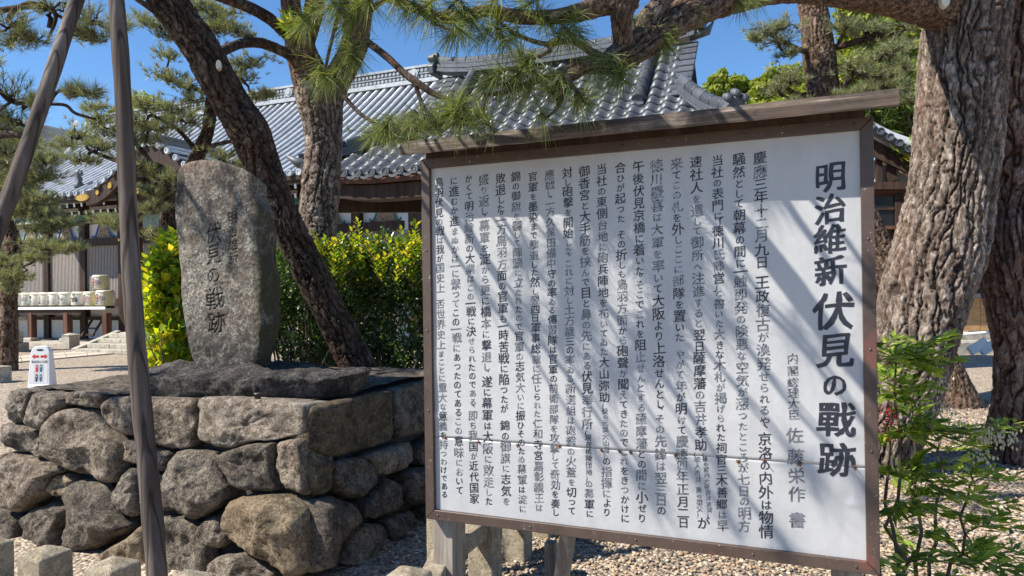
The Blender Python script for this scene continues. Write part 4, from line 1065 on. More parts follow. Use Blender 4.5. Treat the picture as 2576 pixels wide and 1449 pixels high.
for a, b in zip(colq[:-1], colq[1:]):
    m_ = MB(); x = a + .17
    while x < b - .15:
        m_.box(H(x, .03, 2.42), (.038, .05, 1.9), AX); x += .075
    for z in (2.25, 2.32, 3.0, 1.7): m_.box(H((a + b) / 2, .0, z), (b - a - .3, .03, .03), AX)
    lt = m_.build('lattice', M['lattice'], hall, 'stuff')
hbox('dark_opening', 3.6, -.02, 2.42, (19, .04, 1.9), M['black'])
# raised floor gallery
hbox('gallery_floor', -4.05, .75, 1.20, (11.3, 1.3, .07), M['timber']); q_e, _ = hq(266, 775, 1.4)
hbox('gallery_edge', (q_e - 9.7) / 2, 1.41, 1.20, (q_e + 9.7, .05, .09), M['white_paint']); hbox('gallery_beam', -4.05, 1.3, 1.06, (11.3, .14, .16), M['timber'])
hbox('gallery_floor', 8.5, .75, 1.20, (9.2, 1.3, .07), M['timber'])
for px in (81, 171, 269): hbox('gallery_post', hq(px, 820, 1.3)[0], 1.3, .55, (.22, .2, .98), M['timber_red'], bev=.008); hbox('post_plinth', hq(px, 850, 1.3)[0], 1.3, .13, (.42, .36, .12), M['granite_pale'], bev=.02)
hbox('floor_beam', 0, .04, .80, (20, .12, .12), M['timber']); hbox('vent_grille', hq(160, 790)[0], .0, .93, (1.9, .05, .2), M['black'])
hbox('base_wall', 0, .02, .42, (20, .06, .66), M['plaster']); hbox('carved_beam', hq(384, 555, .4)[0], .4, hq(384, 556, .4)[1], (2.2, .2, .42), M['pale_carving'])
hbox('porch_post', hq(345,700,2.0)[0], 2.0, 2.3, (.26, .26, 4.2), M['timber_red'], bev=.02); hbox('porch_post', hq(590,700,2.0)[0], 2.0, 2.3, (.26, .26, 4.2), M['timber_red'], bev=.02)
tag(hbox('ladder', 0, 0, -1, (.01, .01, .01), M['timber']), None) if False else None
ld = thing('wooden_ladder', 'dark wooden ladder leaning below the hall gallery', 'ladder', tuple(H(hq(215, 845, 1.0)[0], 1.0, 0)))
for px0, px1 in ((205, 231), (231, 257)):
    m_ = MB(); qa, za = hq(px0, 846, 1.2); qb, zb = hq(px1, 806, .7); m_.beam(H(qa, 1.2, za), H(qb, .7, zb), .09, .05, NO); m_.build('rail', M['timber'], ld)
for t in (.25, .6):
    a = H(hq(205, 846, 1.2)[0], 1.2, .15).lerp(H(hq(231, 806, .7)[0], .7, .74), t); b = H(hq(231, 846, 1.2)[0], 1.2, .15).lerp(H(hq(257, 806, .7)[0], .7, .74), t)
    m_ = MB(); m_.beam(a, b, .04, .05); m_.build('rung', M['timber'], ld)
# stone terrace and steps
ter = thing('stone_terrace', 'pale granite terrace and steps in front of the hall', 'terrace', tuple(H(0, 2.6, 0)))
qs0, qs1 = hq(212, 865, 3.75)[0], hq(385, 865, 3.75)[0]
o = hbox('terrace_slab', -2, 1.0, .02, (14, 2.4, .10), M['granite_pale'], ter); o = hbox('terrace_kerb', -3.4, 2.5, .035, (5.8, .22, .12), M['granite_pale'], ter, .01)
LW = qs1 - qs0 + 1.0
for k in range(4):
    nseg = 4
    for j in range(nseg):
        a = qs0 - .12 + (LW) * j / nseg; m_ = MB(); m_.box(H(a + LW / nseg / 2, 3.75 - k * .34, .06 + k * .12), (LW / nseg - .008, .36, .12), AX); o = m_.build('step', M['granite_pale'], ter); bevel(o, .012, 1)
hbox('landing', qs0 + LW / 2 - .12, 2.0, .45, (LW, 1.1, .1), M['granite_pale'], ter, .01)
m_ = MB(); q_a = hq(193, 872, 3.9)[0]; q_b = qs0 - .15
m_.add([H(q_b - .18, 3.9, 0), H(q_b + .02, 3.9, 0), H(q_b + .02, 2.5, 0), H(q_b - .18, 2.5, 0), H(q_b - .18, 3.9, .12), H(q_b + .02, 3.9, .12), H(q_b + .02, 2.5, .55), H(q_b - .18, 2.5, .55)],
       [(0, 3, 2, 1), (4, 5, 6, 7), (0, 1, 5, 4), (1, 2, 6, 5), (2, 3, 7, 6), (3, 0, 4, 7)]); m_.build('sloping_kerb', M['granite_pale'], ter)
bp = G(178, 876); m_ = MB(); m_.box((bp.x, bp.y, .2), (.34, .34, .42), AX); m_.box((bp.x, bp.y, .44), (.38, .38, .06), AX, taper=.1)
tag(m_.build('stone_post', M['granite_pale']), 'squat square stone post beside the hall steps', 'post')
# low wall of squared blocks right of the steps
lw = thing('stone_block_wall', 'low wall of squared pale stone blocks next to the hall steps', 'stone wall', tuple(H(hq(364, 880, 3.2)[0], 3.2, 0)))
qa = hq(362, 880, 3.0)[0]
for r_ in range(2):
    for c_ in range(4):
        m_ = MB(); m_.box(H(qa + .42 + c_ * .78 + r_ * .2, 3.0, .2 + r_ * .40), (.76, .4, .385), AX); o = m_.build('stone_block', M['granite_pale'], lw); bevel(o, .03, 2)
# lantern pedestal beside the trunk on the left
lp = G(52, 884); lt = thing('stone_lantern', 'stepped stone lantern pedestal beside the twisted pine trunk', 'stone lantern', tuple(lp))
for nm, z, h, w_ in (('plinth', .12, .26, 1.05), ('base_course', .42, .32, .85), ('base_course', .74, .30, .7), ('ledge', .96, .12, .98), ('shaft', 1.3, .55, .42), ('shaft', 1.75, .3, .36)):
    m_ = MB(); m_.box((lp.x - .62, lp.y, z), (w_, w_, h), AX); o = m_.build(nm, M['granite'], lt); bevel(o, .02, 2)
lq = G(-4, 962); m_ = MB(); m_.box((lq.x, lq.y, .14), (.3, .3, .32), AX); tag(m_.build('kerb_stone', M['granite_pale']), 'small pale stone marker on the gravel by the twisted pine', 'stone')

# ------------------------------------------------------------------ sake barrels
ZG = 1.245
def barrel(px, z0, txts, cols, label, ang=0.0, yellow=False, off=1.0, sc=1.0):
    q_, _ = hq(px, 752, off); base = H(q_, off, z0); r_ = .27 * sc; h_ = .50 * sc
    t = thing('sake_barrel', label, 'sake barrel', tuple(base), group='straw wrapped sake barrels on the hall gallery')
    m_ = MB(); m_.lathe(base, [(0, 0), (r_ * .86, 0), (r_ * .98, h_ * .16), (r_, h_ * .5), (r_ * .98, h_ * .86), (r_ * .84, h_), (0, h_)], 26); m_.build('body', M['straw'], t)
    if yellow:
        m_ = MB(); n0 = 8; vs = []
        for z, rr in ((.04, .93), (.16, .99), (.5, 1.01), (.84, .99), (.96, .93)):
            for k_ in range(n0): a = math.radians(-48 + 60 * k_ / (n0 - 1)) ; vs.append(base + U * (math.cos(a) * r_ * rr * 1.005) + NO * (-math.sin(a) * r_ * rr * 1.005) * -1 * -1 + ZV * (h_ * z))
        m_.add(vs, [(j * n0 + k_, j * n0 + k_ + 1, (j + 1) * n0 + k_ + 1, (j + 1) * n0 + k_) for j in range(4) for k_ in range(n0 - 1)], 0, True); m_.build('straw_band', M['straw_yellow'], t)
    m_ = MB()
    for z in (.13, .87):
        m_.lathe(base + ZV * (h_ * z - .008), [(r_ * .99, 0), (r_ * 1.02, .004), (r_ * 1.02, .012), (r_ * .99, .016)], 24)
    m_.build('rope', M['straw_yellow'], t, 'stuff')
    m_ = MB(); m_.lathe(base - ZV * .0, [(r_ * .9, .0), (r_ * .9, .02)], 20); m_.build('stand_ring', M['black'], t)
    for (ch, ax_, az, sz), mt_ in zip(txts, cols):
        V, T = [], []
        def place(dx, dy):
            a = math.radians(-90 + 8) + ax_ / r_ + dx / r_ + ang
            zz = h_ * .5 + az + dy; return base + U * (math.cos(a) * r_ * 1.022) + NO * (-math.sin(a) * r_ * 1.022) + ZV * zz
        put_glyph(V, T, ch, place, sz * 1.2, 1.0, .015, 0, .06)
        link('label_character', npmesh('label_character', np.vstack(V), np.vstack(T)), t, mt_)
ink, bl, gr, rd_, pk = M['ink'], M['print_blue'], M['print_green'], M['print_red'], M['print_pink']
BRS = [
 (50, [('神', -.10, .07, .17), ('前', -.10, -.11, .17)], [gr, ink], 'white sake barrel with one green and one black character nearest the stone lantern'),
 (73, [('招', -.12, .08, .15), ('徳', -.12, -.08, .15), ('山', .07, .05, .17)], [ink, gr, gr], 'sake barrel with a small green mountain shape beside two dark characters'),
 (97, [('神', -.11, .07, .16), ('聖', -.11, -.10, .16)], [ink, gr], 'sake barrel between the green mountain barrel and the red marked barrel'),
 (119, [('山', -.10, .08, .17), ('本', -.08, -.09, .17), ('一', .0, .16, .12)], [ink, ink, rd_], 'sake barrel with a small red mark at its upper rim'),
 (143, [('英', -.12, .06, .15), ('勲', -.12, -.10, .15)], [gr, ink], 'pale sake barrel with plain dark writing beside the green emblem barrel'),
 (169, [('富', -.12, .07, .15), ('翁', -.12, -.10, .15), ('山', .03, .02, .12)], [ink, ink, gr], 'sake barrel with a dark green emblem in the middle of its label'),
 (202, [('松', .0, .16, .12), ('竹', -.12, -.01, .15), ('梅', .04, -.01, .17)], [gr, ink, ink], 'sake barrel with large bamboo and plum characters across its label'),
 (232, [('招', -.10, .06, .16), ('徳', -.10, -.10, .16), ('の', .03, .0, .22)], [ink, ink, pk], 'sake barrel with a pink curved band but no blue mark'),
 (265, [('招', -.10, .06, .17), ('徳', -.10, -.10, .17), ('の', .03, .0, .24), ('山', .14, .0, .13)], [ink, ink, pk, bl], 'larger sake barrel with pink band and blue mark below the stacked barrel'),
]
_need = [(c[0], .015) for b_ in BRS for c in b_[1]]
for px, tx, cl, lb in BRS: barrel(px, ZG, tx, cl, lb, yellow=(px > 225), sc=1.08 if px == 265 else 1.0)
barrel(254, ZG + .545, BRS[-1][1], BRS[-1][2], 'single sake barrel stacked on top of the others', yellow=True, sc=1.0)
# ------------------------------------------------------------------ parking sign stand
sg = G(107, 981); sd0 = Vector((sg.x, sg.y, 0))
sign = thing('plastic_sign_stand', 'white plastic stand sign with red arrows and small car pictures on gravel', 'stand sign', tuple(sd0))
sW, sH, k_ = .40, .72, 7.4 / 12.7
e1 = Vector((.995, .08, 0)).normalized(); e2 = Vector((e1.y, -e1.x, 0))
def SG(a, z, d): return sd0 + e1 * a + ZV * z + e2 * d
def sgd(z): return .12 - .07 * z / .76
KX = .84; prof = [(-.225, 0), (-.215, .10), (-.20, .40), (-.185, .64), (-.165, .70), (-.11, .745), (0, .76), (.11, .745), (.165, .70), (.185, .64), (.20, .40), (.215, .10), (.225, 0)]
m_ = MB(); prof = [(a * KX, z) for a, z in prof]; fr_ = [SG(a, z, sgd(z)) for a, z in prof]; bk_ = [SG(a, z, -sgd(z)) for a, z in prof]; n = len(prof)
m_.add(fr_ + bk_, [tuple(range(n)), tuple(range(n, 2 * n))[::-1]] + [(i, n + i, n + (i + 1) % n, (i + 1) % n) for i in range(n)]); o = m_.build('body', M['plastic'], sign); bevel(o, .012, 2)
m_ = MB(); m_.box(SG(0, .05, .0), (.33, .30, .10), (e1, e2, ZV), taper=.9); o = m_.build('foot', M['plastic'], sign); bevel(o, .012, 2)
def flat(name, pts, mat, dz=.004):
    m_ = MB(); m_.add([SG(a * KX, z, sgd(z) + dz) for a, z in pts], [tuple(range(len(pts)))]); return m_.build(name, mat, sign)
flat('face_sheet', [(-.17, .13), (.17, .13), (.155, .64), (-.155, .64)], M['white_paint'], .002)
flat('handle_hole', [(.07 * math.cos(a) , .69 + .016 * math.sin(a)) for a in np.linspace(0, 6.28, 17)[:-1]], M['black'], .003)
flat('red_arrow', [(-.15, .58), (-.10, .625), (-.10, .60), (-.015, .60), (-.015, .56), (-.10, .56), (-.10, .535)], M['print_red']); flat('red_arrow', [(.15, .58), (.10, .535), (.10, .56), (.015, .56), (.015, .60), (.10, .60), (.10, .625)], M['print_red'])
V, T = [], []
for i, ch in enumerate('車両停止位置'): put_glyph(V, T, ch, lambda dx, dy, i=i: SG((-.133 + .053 * i) * .82 + dx, .49 + dy, sgd(.49) + .006), .048, 1.0, .015, 0, .0)
link('lettering', npmesh('lettering', np.vstack(V), np.vstack(T)), sign, M['ink'])
for a, z, mt_ in ((-.045, .38, M['print_red']), (.035, .38, M['print_blue']), (-.045, .22, M['screw']), (.035, .22, M['print_blue'])):
    flat('car_picture', [(a + .022 * math.copysign(abs(math.cos(t)) ** .5, math.cos(t)), z + .065 * math.copysign(abs(math.sin(t)) ** .5, math.sin(t))) for t in np.linspace(0, 6.28, 17)[:-1]], mt_)
    flat('car_window', [(a - .012, z + .02), (a + .012, z + .02), (a + .012, z + .035), (a - .012, z + .035)], M['white_paint'], .006)
for a in (-.08, -.005, .075): flat('bay_line', [(a - .002, .15), (a + .002, .15), (a + .002, .45), (a - .002, .45)], M['screw'], .005)

# ================================================================== GATE WITH LARGE TILES
gL = P(1135, 165, 14.5); gR = gL + U * 4.67; ZG2 = gL.z; GE = 3.84; WO = 2.8
gL0 = Vector((gL.x, gL.y, 0))
gate = thing('tiled_gatehouse', 'gatehouse with wavy grey pantile roof rising behind the signboard', 'gatehouse', (gL0.x + 2, gL0.y, 0))
LG = 4.67; EL, ER = 1.6, 1.2
def GP(q, off, z): return gL0 + U * q + NO * off + ZV * z
def gz(v): return ZG2 + (GE - ZG2) * v - .20 * math.sin(math.pi * v) - .25     # slope height at v
def gqlim(v):
    t = max(0, (v - .42) / .58); return -EL * t - .15 * (1 - t), LG + ER * t + .15 * (1 - t)
def upturn(q, v):
    l, r_ = gqlim(1.0); e = 0
    for d, in ((q - l,), (r_ - q,)): e += max(0, 1 - d / 1.6) ** 2 * .24
    return e * max(0, (v - .3) / .7)
def gate_slope(sgn):
    vs = []; fs = []; nv, nu_ = 24, 60
    for i in range(nv + 1):
        v = i / nv; l, r_ = gqlim(v)
        for j in range(nu_ + 1):
            q_ = l + (r_ - l) * j / nu_; p = GP(q_, sgn * WO * v, gz(v) - .03 + upturn(q_, v)); vs.append(tuple(p))
    for i in range(nv):
        for j in range(nu_): a = i * (nu_ + 1) + j; fs.append((a, a + 1, a + nu_ + 2, a + nu_ + 1))
    return vs, fs
v1, f1 = gate_slope(1); rg = link('roof', npmesh('roof', v1, f1, True), gate, M['tile_dark']); v2, f2 = gate_slope(-1); link('rear_roof', npmesh('rear_roof', v2, f2, True), gate, M['tile'])
# pantiles: one wavy tile, shared
TW, TH = .275, .255
def pantile():
    m_ = MB(); n = 10; vs = []
    for y, dz in ((0, .030), (TH * 1.12, .0)):
        for i in range(n + 1):
            x = (i / n - .5) * TW * 1.04; t = i / n
            z = .036 * math.sin(2 * math.pi * (t - .02)) + dz; vs.append((x, -(y - TH * 1.12) - TH * 1.12 if False else -y, z))
    # row 0 = lower lip (y=0, raised), row 1 = upper end
    lip = [(a, b - .0, c - .032) for a, b, c in vs[:n + 1]]
    vs2 = [(a, b, c) for a, b, c in vs] + lip
    fs = [(i, i + 1, n + 2 + i, n + 1 + i) for i in range(n)] + [(2 * (n + 1) + i, 2 * (n + 1) + i + 1, i + 1, i) for i in range(n)]
    m_.add(vs2, fs, 0, True); me = m_.mesh('pantile'); me.materials.append(M['tile']); return me
ptm = pantile(); slope_len = math.hypot(WO, ZG2 - GE); nrow = int(slope_len / TH); npt = 0; stv = []
for r_ in range(nrow):
    v = 1 - (r_ + .0) / nrow; v_up = v - 1 / nrow
    l, r2 = gqlim(v - .5 / nrow); k0, k1 = math.ceil((l - .0) / TW), math.floor((r2 + .0) / TW)
    for k_ in range(k0, k1 + 1):
        q_ = k_ * TW
        a = GP(q_, WO * v, gz(v) + upturn(q_, v)); b_ = GP(q_, WO * v_up, gz(v_up) + upturn(q_, v_up))
        y = (a - b_).normalized(); x = (GP(q_ + .05, WO * v, gz(v) + upturn(q_ + .05, v)) - a).normalized(); z = x.cross(-y); z = z if z.z > 0 else -z; 
        yy = z.cross(x)   # points up-slope or down; tile runs along -y
        Mx = Matrix((( x.x, y.x * -1 * -1, z.x, a.x), (x.y, y.y, z.y, a.y), (x.z, y.z, z.z, a.z), (0, 0, 0, 1)))
        Mx = Mx @ Matrix.Rotation(RD.uniform(-.02, .02), 4, 'Z') @ Matrix.Translation((0, 0, RD.uniform(-.004, .004)))
        par = rg
        px_ = a - CAM
        o = link('pantile', ptm, rg, world=False); o.matrix_parent_inverse = pinv(rg); o.matrix_basis = Mx
        npt += 1
print('pantiles', npt)
def curve_ridge(name, pts, w_, courses, parent, cap_r=.09, mat=None):
    """stacked ridge following pts (base line)"""
    m_ = MB(); h = .0
    for c in range(courses):
        ww = w_ * (1 - .08 * c); n = len(pts); vs = []
        for i, p in enumerate(pts):
            t = (pts[min(i + 1, n - 1)] - pts[max(i - 1, 0)]).normalized(); s_ = t.cross(ZV).normalized()
            for a, b in ((-.5, h), (.5, h), (.5, h + .042), (-.5, h + .042)): vs.append(p + s_ * (a * ww * (1.0 if c % 2 == 0 else .86)) + ZV * b)
        m_.add(vs, [(i * 4 + k_, i * 4 + (k_ + 1) % 4, (i + 1) * 4 + (k_ + 1) % 4, (i + 1) * 4 + k_) for i in range(n - 1) for k_ in range(4)] + [(3, 2, 1, 0), ((n - 1) * 4, (n - 1) * 4 + 1, (n - 1) * 4 + 2, (n - 1) * 4 + 3)]); h += .048
    o = m_.build(name, mat or M['tile'], parent)
    L_ = sum((b - a).length for a, b in zip(pts[:-1], pts[1:])); nt = max(2, int(L_ / .30)); q = catmull([tuple(p) for p in pts], nt + 1)
    for i in range(nt):
        a, b = Vector(q[i]), Vector(q[i + 1]); mm = MB(); mm.tube([a + ZV * h, a.lerp(b, .93) + ZV * h, a.lerp(b, .94) + ZV * h, b.lerp(a, -.02) + ZV * h], [cap_r, cap_r, cap_r * 1.08, cap_r * 1.08], 12)
        mm.build('ridge_tile', mat or M['tile'], o)
    return o, h
top = [GP(-.25, 0, ZG2 - .17 + .05), GP(.4, 0, ZG2 - .22), GP(LG / 2, 0, ZG2 - .26), GP(LG - .4, 0, ZG2 - .22), GP(LG + .2, 0, ZG2 - .15)]
mr, hh = curve_ridge('main_ridge', [Vector(p) for p in catmull([tuple(p) for p in top], 16)], .34, 5, gate, .10)
def vline(q_, v0, v1, n=8): return [GP(q_, WO * v, gz(v) + upturn(q_, v) + .03) for v in np.linspace(v0, v1, n)]
curve_ridge('descending_ridge', vline(.55, .03, .50), .20, 2, gate, .085); curve_ridge('descending_ridge', vline(LG - .55, .03, .50), .20, 2, gate, .085)
def hipline(side, v0=.42, v1=.93):
    out = []
    for v in np.linspace(v0, v1, 10): l, r_ = gqlim(v); q_ = l if side == 0 else r_; out.append(GP(q_, WO * v, gz(v) + upturn(q_, v) + .02))
    return out
hp, hh2 = curve_ridge('hip_ridge', hipline(0), .24, 4, gate, .09); hp2, _ = curve_ridge('hip_ridge', hipline(1), .24, 4, gate, .09)
def demon(p, sc, par, dirv):
    m_ = MB(); s_ = dirv.cross(ZV).normalized()
    pr = [(-.5, -.3), (-.55, .1), (-.35, .3), (-.3, .55), (-.12, .5), (0, .75), (.12, .5), (.3, .55), (.35, .3), (.55, .1), (.5, -.3)]
    m_.prism([(a * sc, b * sc) for a, b in pr], s_, ZV, p, dirv * (.28 * sc))
    for a, b in ((-.33, .5), (0, .68), (.33, .5)): m_.lathe(p + s_ * (a * sc) + ZV * (b * sc) + dirv * (.0), [(0, .38 * sc), (.14 * sc, .36 * sc), (.17 * sc, .3 * sc), (.17 * sc, 0)], 10, 0, True, (s_, ZV, dirv))
    o = m_.build('demon_tile', M['tile_dark'], par); bevel(o, .015, 1); return o
demon(hipline(0)[-1] + ZV * .12, .34, gate, (hipline(0)[-1] - hipline(0)[-3]).normalized()); demon(hipline(1)[-1] + ZV * .14, .36, gate, (hipline(1)[-1] - hipline(1)[-3]).normalized())
demon(GP(-.3, 0, ZG2 - .05), .42, gate, -U); demon(GP(LG + .24, 0, ZG2 + .08), .46, gate, U)
# upswept horn over the right end of the ridge
m_ = MB(); m_.tube([GP(LG - .1, 0, ZG2 + .05), GP(LG + .2, 0, ZG2 + .10), GP(LG + .4, 0, ZG2 + .24), GP(LG + .48, 0, ZG2 + .45)], [.15, .12, .07, .01], 10); m_.build('ridge_horn', M['tile_dark'], gate)
m_ = MB(); m_.tube([GP(LG + .1, .0, ZG2 - .12), GP(LG + .42, 0, ZG2 - .08), GP(LG + .52, 0, ZG2 + .08)], [.10, .07, .01], 10); m_.build('ridge_horn', M['tile_dark'], gate)
m_ = MB(); m_.tube([GP(.1, 0, ZG2 + .05), GP(-.25, 0, ZG2 + .04), GP(-.5, 0, ZG2 + .10)], [.12, .09, .03], 10); m_.build('ridge_horn', M['tile_dark'], gate)
m_ = MB(); l_ = gqlim(1.0)[0]; cpt = GP(l_, WO, GE + .02); m_.tube([cpt + (U * .3 + NI * .2) + ZV * -.02, cpt + ZV * .02, cpt + (-U * .16 + NO * .1) + ZV * .14], [.10, .09, .03], 10); m_.build('corner_tile', M['tile_dark'], gate)
# verge tiles on both gable ends
for qv, s_ in ((-.18, -1), (LG + .18, 1)):
    for i in range(9):
        v = .03 + .40 * i / 8; p = GP(qv - s_ * .13, WO * v, gz(v) + .03); t = (GP(0, WO * (v + .05), gz(v + .05)) - GP(0, WO * v, gz(v))).normalized()
        nn = t.cross(U); nn = nn if nn.z > 0 else -nn; m_ = MB(); m_.box(p, (.42, .16, .05), (U, t, nn)); o = m_.build('verge_tile', M['tile'], gate); bevel(o, .012, 1)
# gable triangles and side skirts
for qv in (.05, LG - .05):
    m_ = MB(); m_.prism([(-WO * .42, gz(.42) - .1), (WO * .42, gz(.42) - .1), (0, ZG2 - .35)], NO, ZV, Vector((gL0.x, gL0.y, 0)) + U * qv, U * .06); m_.build('gable', M['timber'], gate)
for sgn, q_in in ((-1, -.05), (1, LG + .05)):
    ex = EL if sgn < 0 else ER; qe = -EL if sgn < 0 else LG + ER
    m_ = MB(); vs = [GP(q_in, WO * .42, gz(.42)), GP(q_in, -WO * .42, gz(.42)), GP(qe, -WO, GE), GP(qe, WO, GE + .2)]
    m_.add(vs + [v - ZV * .06 for v in vs], [(0, 1, 2, 3), (7, 6, 5, 4), (0, 3, 7, 4), (2, 1, 5, 6)]); m_.build('side_roof', M['tile'], gate)
# eave edge: round end tiles, curved pendants, boards
l_, r_ = gqlim(1.0); k_ = 0; q_ = math.ceil(l_ / TW) * TW
dsc = MB(); dsc.lathe((0, 0, 0), [(0, .018), (.022, .02), (.03, .028), (.040, .018), (.056, .018), (.058, .03), (.074, .03), (.074, -.05)], 16, 0, False); me_d = dsc.mesh('eave_end_tile'); me_d.materials.append(M['tile_dark'])
pen = MB(); pen.prism([(x, .012 - .055 * math.cos(x / .11 * 1.4)) for x in np.linspace(-.11, .11, 7)] + [(x, -.035 - .055 * math.cos(x / .11 * 1.4)) for x in np.linspace(.11, -.11, 7)], Vector((1, 0, 0)), Vector((0, 1, 0)), (0, 0, 0), (0, 0, .02)); me_p = pen.mesh('eave_pendant_tile'); me_p.materials.append(M['tile_dark'])
Rm = Matrix((tuple(U) + (0,), tuple(ZV) + (0,), tuple(NO) + (0,), (0, 0, 0, 1))).transposed(); Rm = Matrix(((U.x, 0, NO.x, 0), (U.y, 0, NO.y, 0), (0, 1, 0, 0), (0, 0, 0, 1)))
while q_ < r_:
    for dq, me_, nm in ((-.07, me_d, 'eave_end_tile'), (.07, me_p, 'eave_pendant_tile')):
        o = link(nm, me_, gate, world=False); o.matrix_parent_inverse = pinv(gate); o.matrix_basis = Matrix.Translation(GP(q_ + dq, WO + .015, gz(1) + upturn(q_ + dq, 1) - .01 + (.02 if nm == 'eave_end_tile' else 0))) @ Rm
    q_ += TW
def gstrip(name, o0, o1, z0, z1, mat, l=None, r=None, lift=1.0):
    l = gqlim(1)[0] + .05 if l is None else l; r = gqlim(1)[1] - .05 if r is None else r
    vs = []; n = 40
    for i in range(n + 1):
        q_ = l + (r - l) * i / n; u_ = upturn(q_, 1) * lift
        for off, z in ((o0, z0), (o1, z0), (o1, z1), (o0, z1)): vs.append(GP(q_, off, z + u_))
    m_ = MB(); m_.add(vs, [(i * 4 + k_, (i + 1) * 4 + k_, (i + 1) * 4 + (k_ + 1) % 4, i * 4 + (k_ + 1) % 4) for i in range(n) for k_ in range(4)] + [(0, 1, 2, 3), (n * 4 + 3, n * 4 + 2, n * 4 + 1, n * 4)]); return m_.build(name, mat, gate)
gb = gz(1)
gstrip('eave_board', WO - .10, WO - .02, gb - .16, gb - .08, M['timber_red']); gstrip('eave_board', WO - .55, WO - .16, gb - .42, gb - .17, M['timber'], -1.35)
# ceiling under the eaves
m_ = MB(); vs = [GP(-EL + .1, WO - .12, gb - .12), GP(LG + ER - .1, WO - .12, gb - .12), GP(LG + ER - .1, -WO + .1, gb - .1), GP(-EL + .1, -WO + .1, gb - .1)]
m_.add(vs + [v + ZV * .05 for v in vs], [(3, 2, 1, 0), (4, 5, 6, 7), (0, 1, 5, 4), (2, 3, 7, 6), (1, 2, 6, 5), (3, 0, 4, 7)]); m_.build('soffit', M['timber'], gate)
for px, py in ((875, 441 + 4), (934, 443 + 2), (988, 443), (1045, 438)):
    p = PL(px, py + 15, GP(0, WO - .5, 0), NO); qq = (p - gL0).dot(U); zz = gb - .36
    m_ = MB(); a = GP(qq, WO - .50, p.z); b = GP(qq, .3, p.z + .35); m_.beam(a, b, .10, .12); ro = m_.build('rafter', M['timber'], gate)
    m_ = MB(); m_.box(a + NO * .004, (.085, .008, .115), AX); m_.build('rafter_end', M['white_paint'], ro)
m_ = MB(); m_.beam(GP(-1.25, WO - .3, gb - .45), GP(.9, -.2, gb - .30), .14, .24); ro = m_.build('hip_rafter', M['timber'], gate)
for q_ in (.75, LG - .5):
    for off in (1.35, -1.35):
        m_ = MB(); m_.box(GP(q_, off, 1.78), (.24, .24, 3.55), AX); o = m_.build('post', M['timber'], gate); bevel(o, .01, 1)
for off in (1.35, -1.35): m_ = MB(); m_.box(GP(LG / 2 + .1, off, 3.25), (LG - .4, .16, .24), AX); m_.build('beam', M['timber'], gate)
m_ = MB()
for i in range(240):
    p = PL(1443 + RS.normal() * 8, 313 + RS.normal() * 5, GP(0, WO * .82, 0), NO); d = Vector(RS.normal(size=3)) * .05
    zz = p + ZV * .02 + NO * .02; 
    m_.add([zz, zz + d, zz + d + Vector((0, 0, .004))], [(0, 1, 2)])
m_ = None

# ================================================================== SMALL BUILDING ON THE RIGHT
s0 = P(2213, 334, 13.0); s1_ = P(2320, 398, 13.0 - 13.0 * 0)   # verge line
side = thing('side_building', 'small dark timber building with a tiled gable beside the big pine', 'building', (P(2150, 700, 13.2).x, 13.2, 0))
def SB(px, py, d=0.0): return PL(px, py, P(2213, 334, 13.0), NO) + NI * d
def quad_prism(name, pts, d0, d1, mat, par=side):
    m_ = MB(); a = [SB(x, y, d0) for x, y in pts]; b = [SB(x, y, d1) for x, y in pts]; n = len(pts)
    m_.add(a + b, [tuple(range(n)), tuple(range(n, 2 * n))[::-1]] + [(i, n + i, n + (i + 1) % n, (i + 1) % n) for i in range(n)]); return m_.build(name, mat, par)
quad_prism('wall', [(2000, 470), (2320, 470), (2320, 800), (2000, 800)], .35, 1.4, M['timber_red'])
quad_prism('plaster_gable', [(2060, 320), (2205, 392), (2330, 452), (2330, 470), (2000, 470)], .5, 1.35, M['plaster'])
quad_prism('tie_beam', [(2000, 455), (2340, 455), (2340, 474), (2000, 474)], .12, .48, M['timber'])
quad_prism('gable_board', [(2095, 280), (2205, 352), (2330, 420), (2360, 440), (2360, 475), (2330, 458), (2205, 395), (2095, 330)], .05, .16, M['timber'])
quad_prism('gable_post', [(2206, 390), (2222, 398), (2222, 456), (2206, 456)], .18, .4, M['timber'])
quad_prism('carved_bracket', [(2236, 404), (2262, 418), (2258, 430), (2262, 446), (2240, 456), (2232, 440)], .2, .4, M['timber'])
quad_prism('lintel', [(2180, 474), (2320, 472), (2320, 480), (2180, 482)], .28, .345, M['timber_red'])
quad_prism('window', [(2195, 490), (2252, 489), (2252, 566), (2195, 568)], .30, .34, M['black']); quad_prism('window_rail', [(2190, 519), (2254, 518), (2254, 524), (2190, 525)], .25, .295, M['timber'])
quad_prism('sill', [(2190, 566), (2258, 565), (2258, 574), (2190, 575)], .24, .345, M['timber_red'])
quad_prism('door', [(2205, 580), (2230, 580), (2230, 700), (2205, 700)], .27, .34, M['timber'])
quad_prism('mullion', [(2255, 484), (2275, 484), (2275, 800), (2255, 800)], .26, .345, M['timber'])
quad_prism('roof', [(2095, 262), (2205, 330), (2330, 402), (2370, 428), (2370, 436), (2330, 414), (2205, 345), (2095, 276)], -.3, 1.7, M['tile'])
for i in range(-5, 6):
    px = 2235 + 23 * i; py = 349 + 14.3 * i
    c = SB(px, py + 4, -.32); m_ = MB(); m_.lathe(c, [(0, .0), (.048, .0), (.052, .02), (.066, .02), (.066, -.18)], 16, 0, False, (U, ZV, NO)); o = m_.build('verge_end_tile', M['tile'], side)
a = SB(2095, 258, -.2); b = SB(2330, 388, -.2)
m_ = MB(); m_.tube([a.lerp(b, t) + ZV * (.05 - .15 * math.sin(t * 3.14)) for t in np.linspace(0, 1, 12)], .075, 8); m_.build('verge_ridge', M['tile_hall'], side)
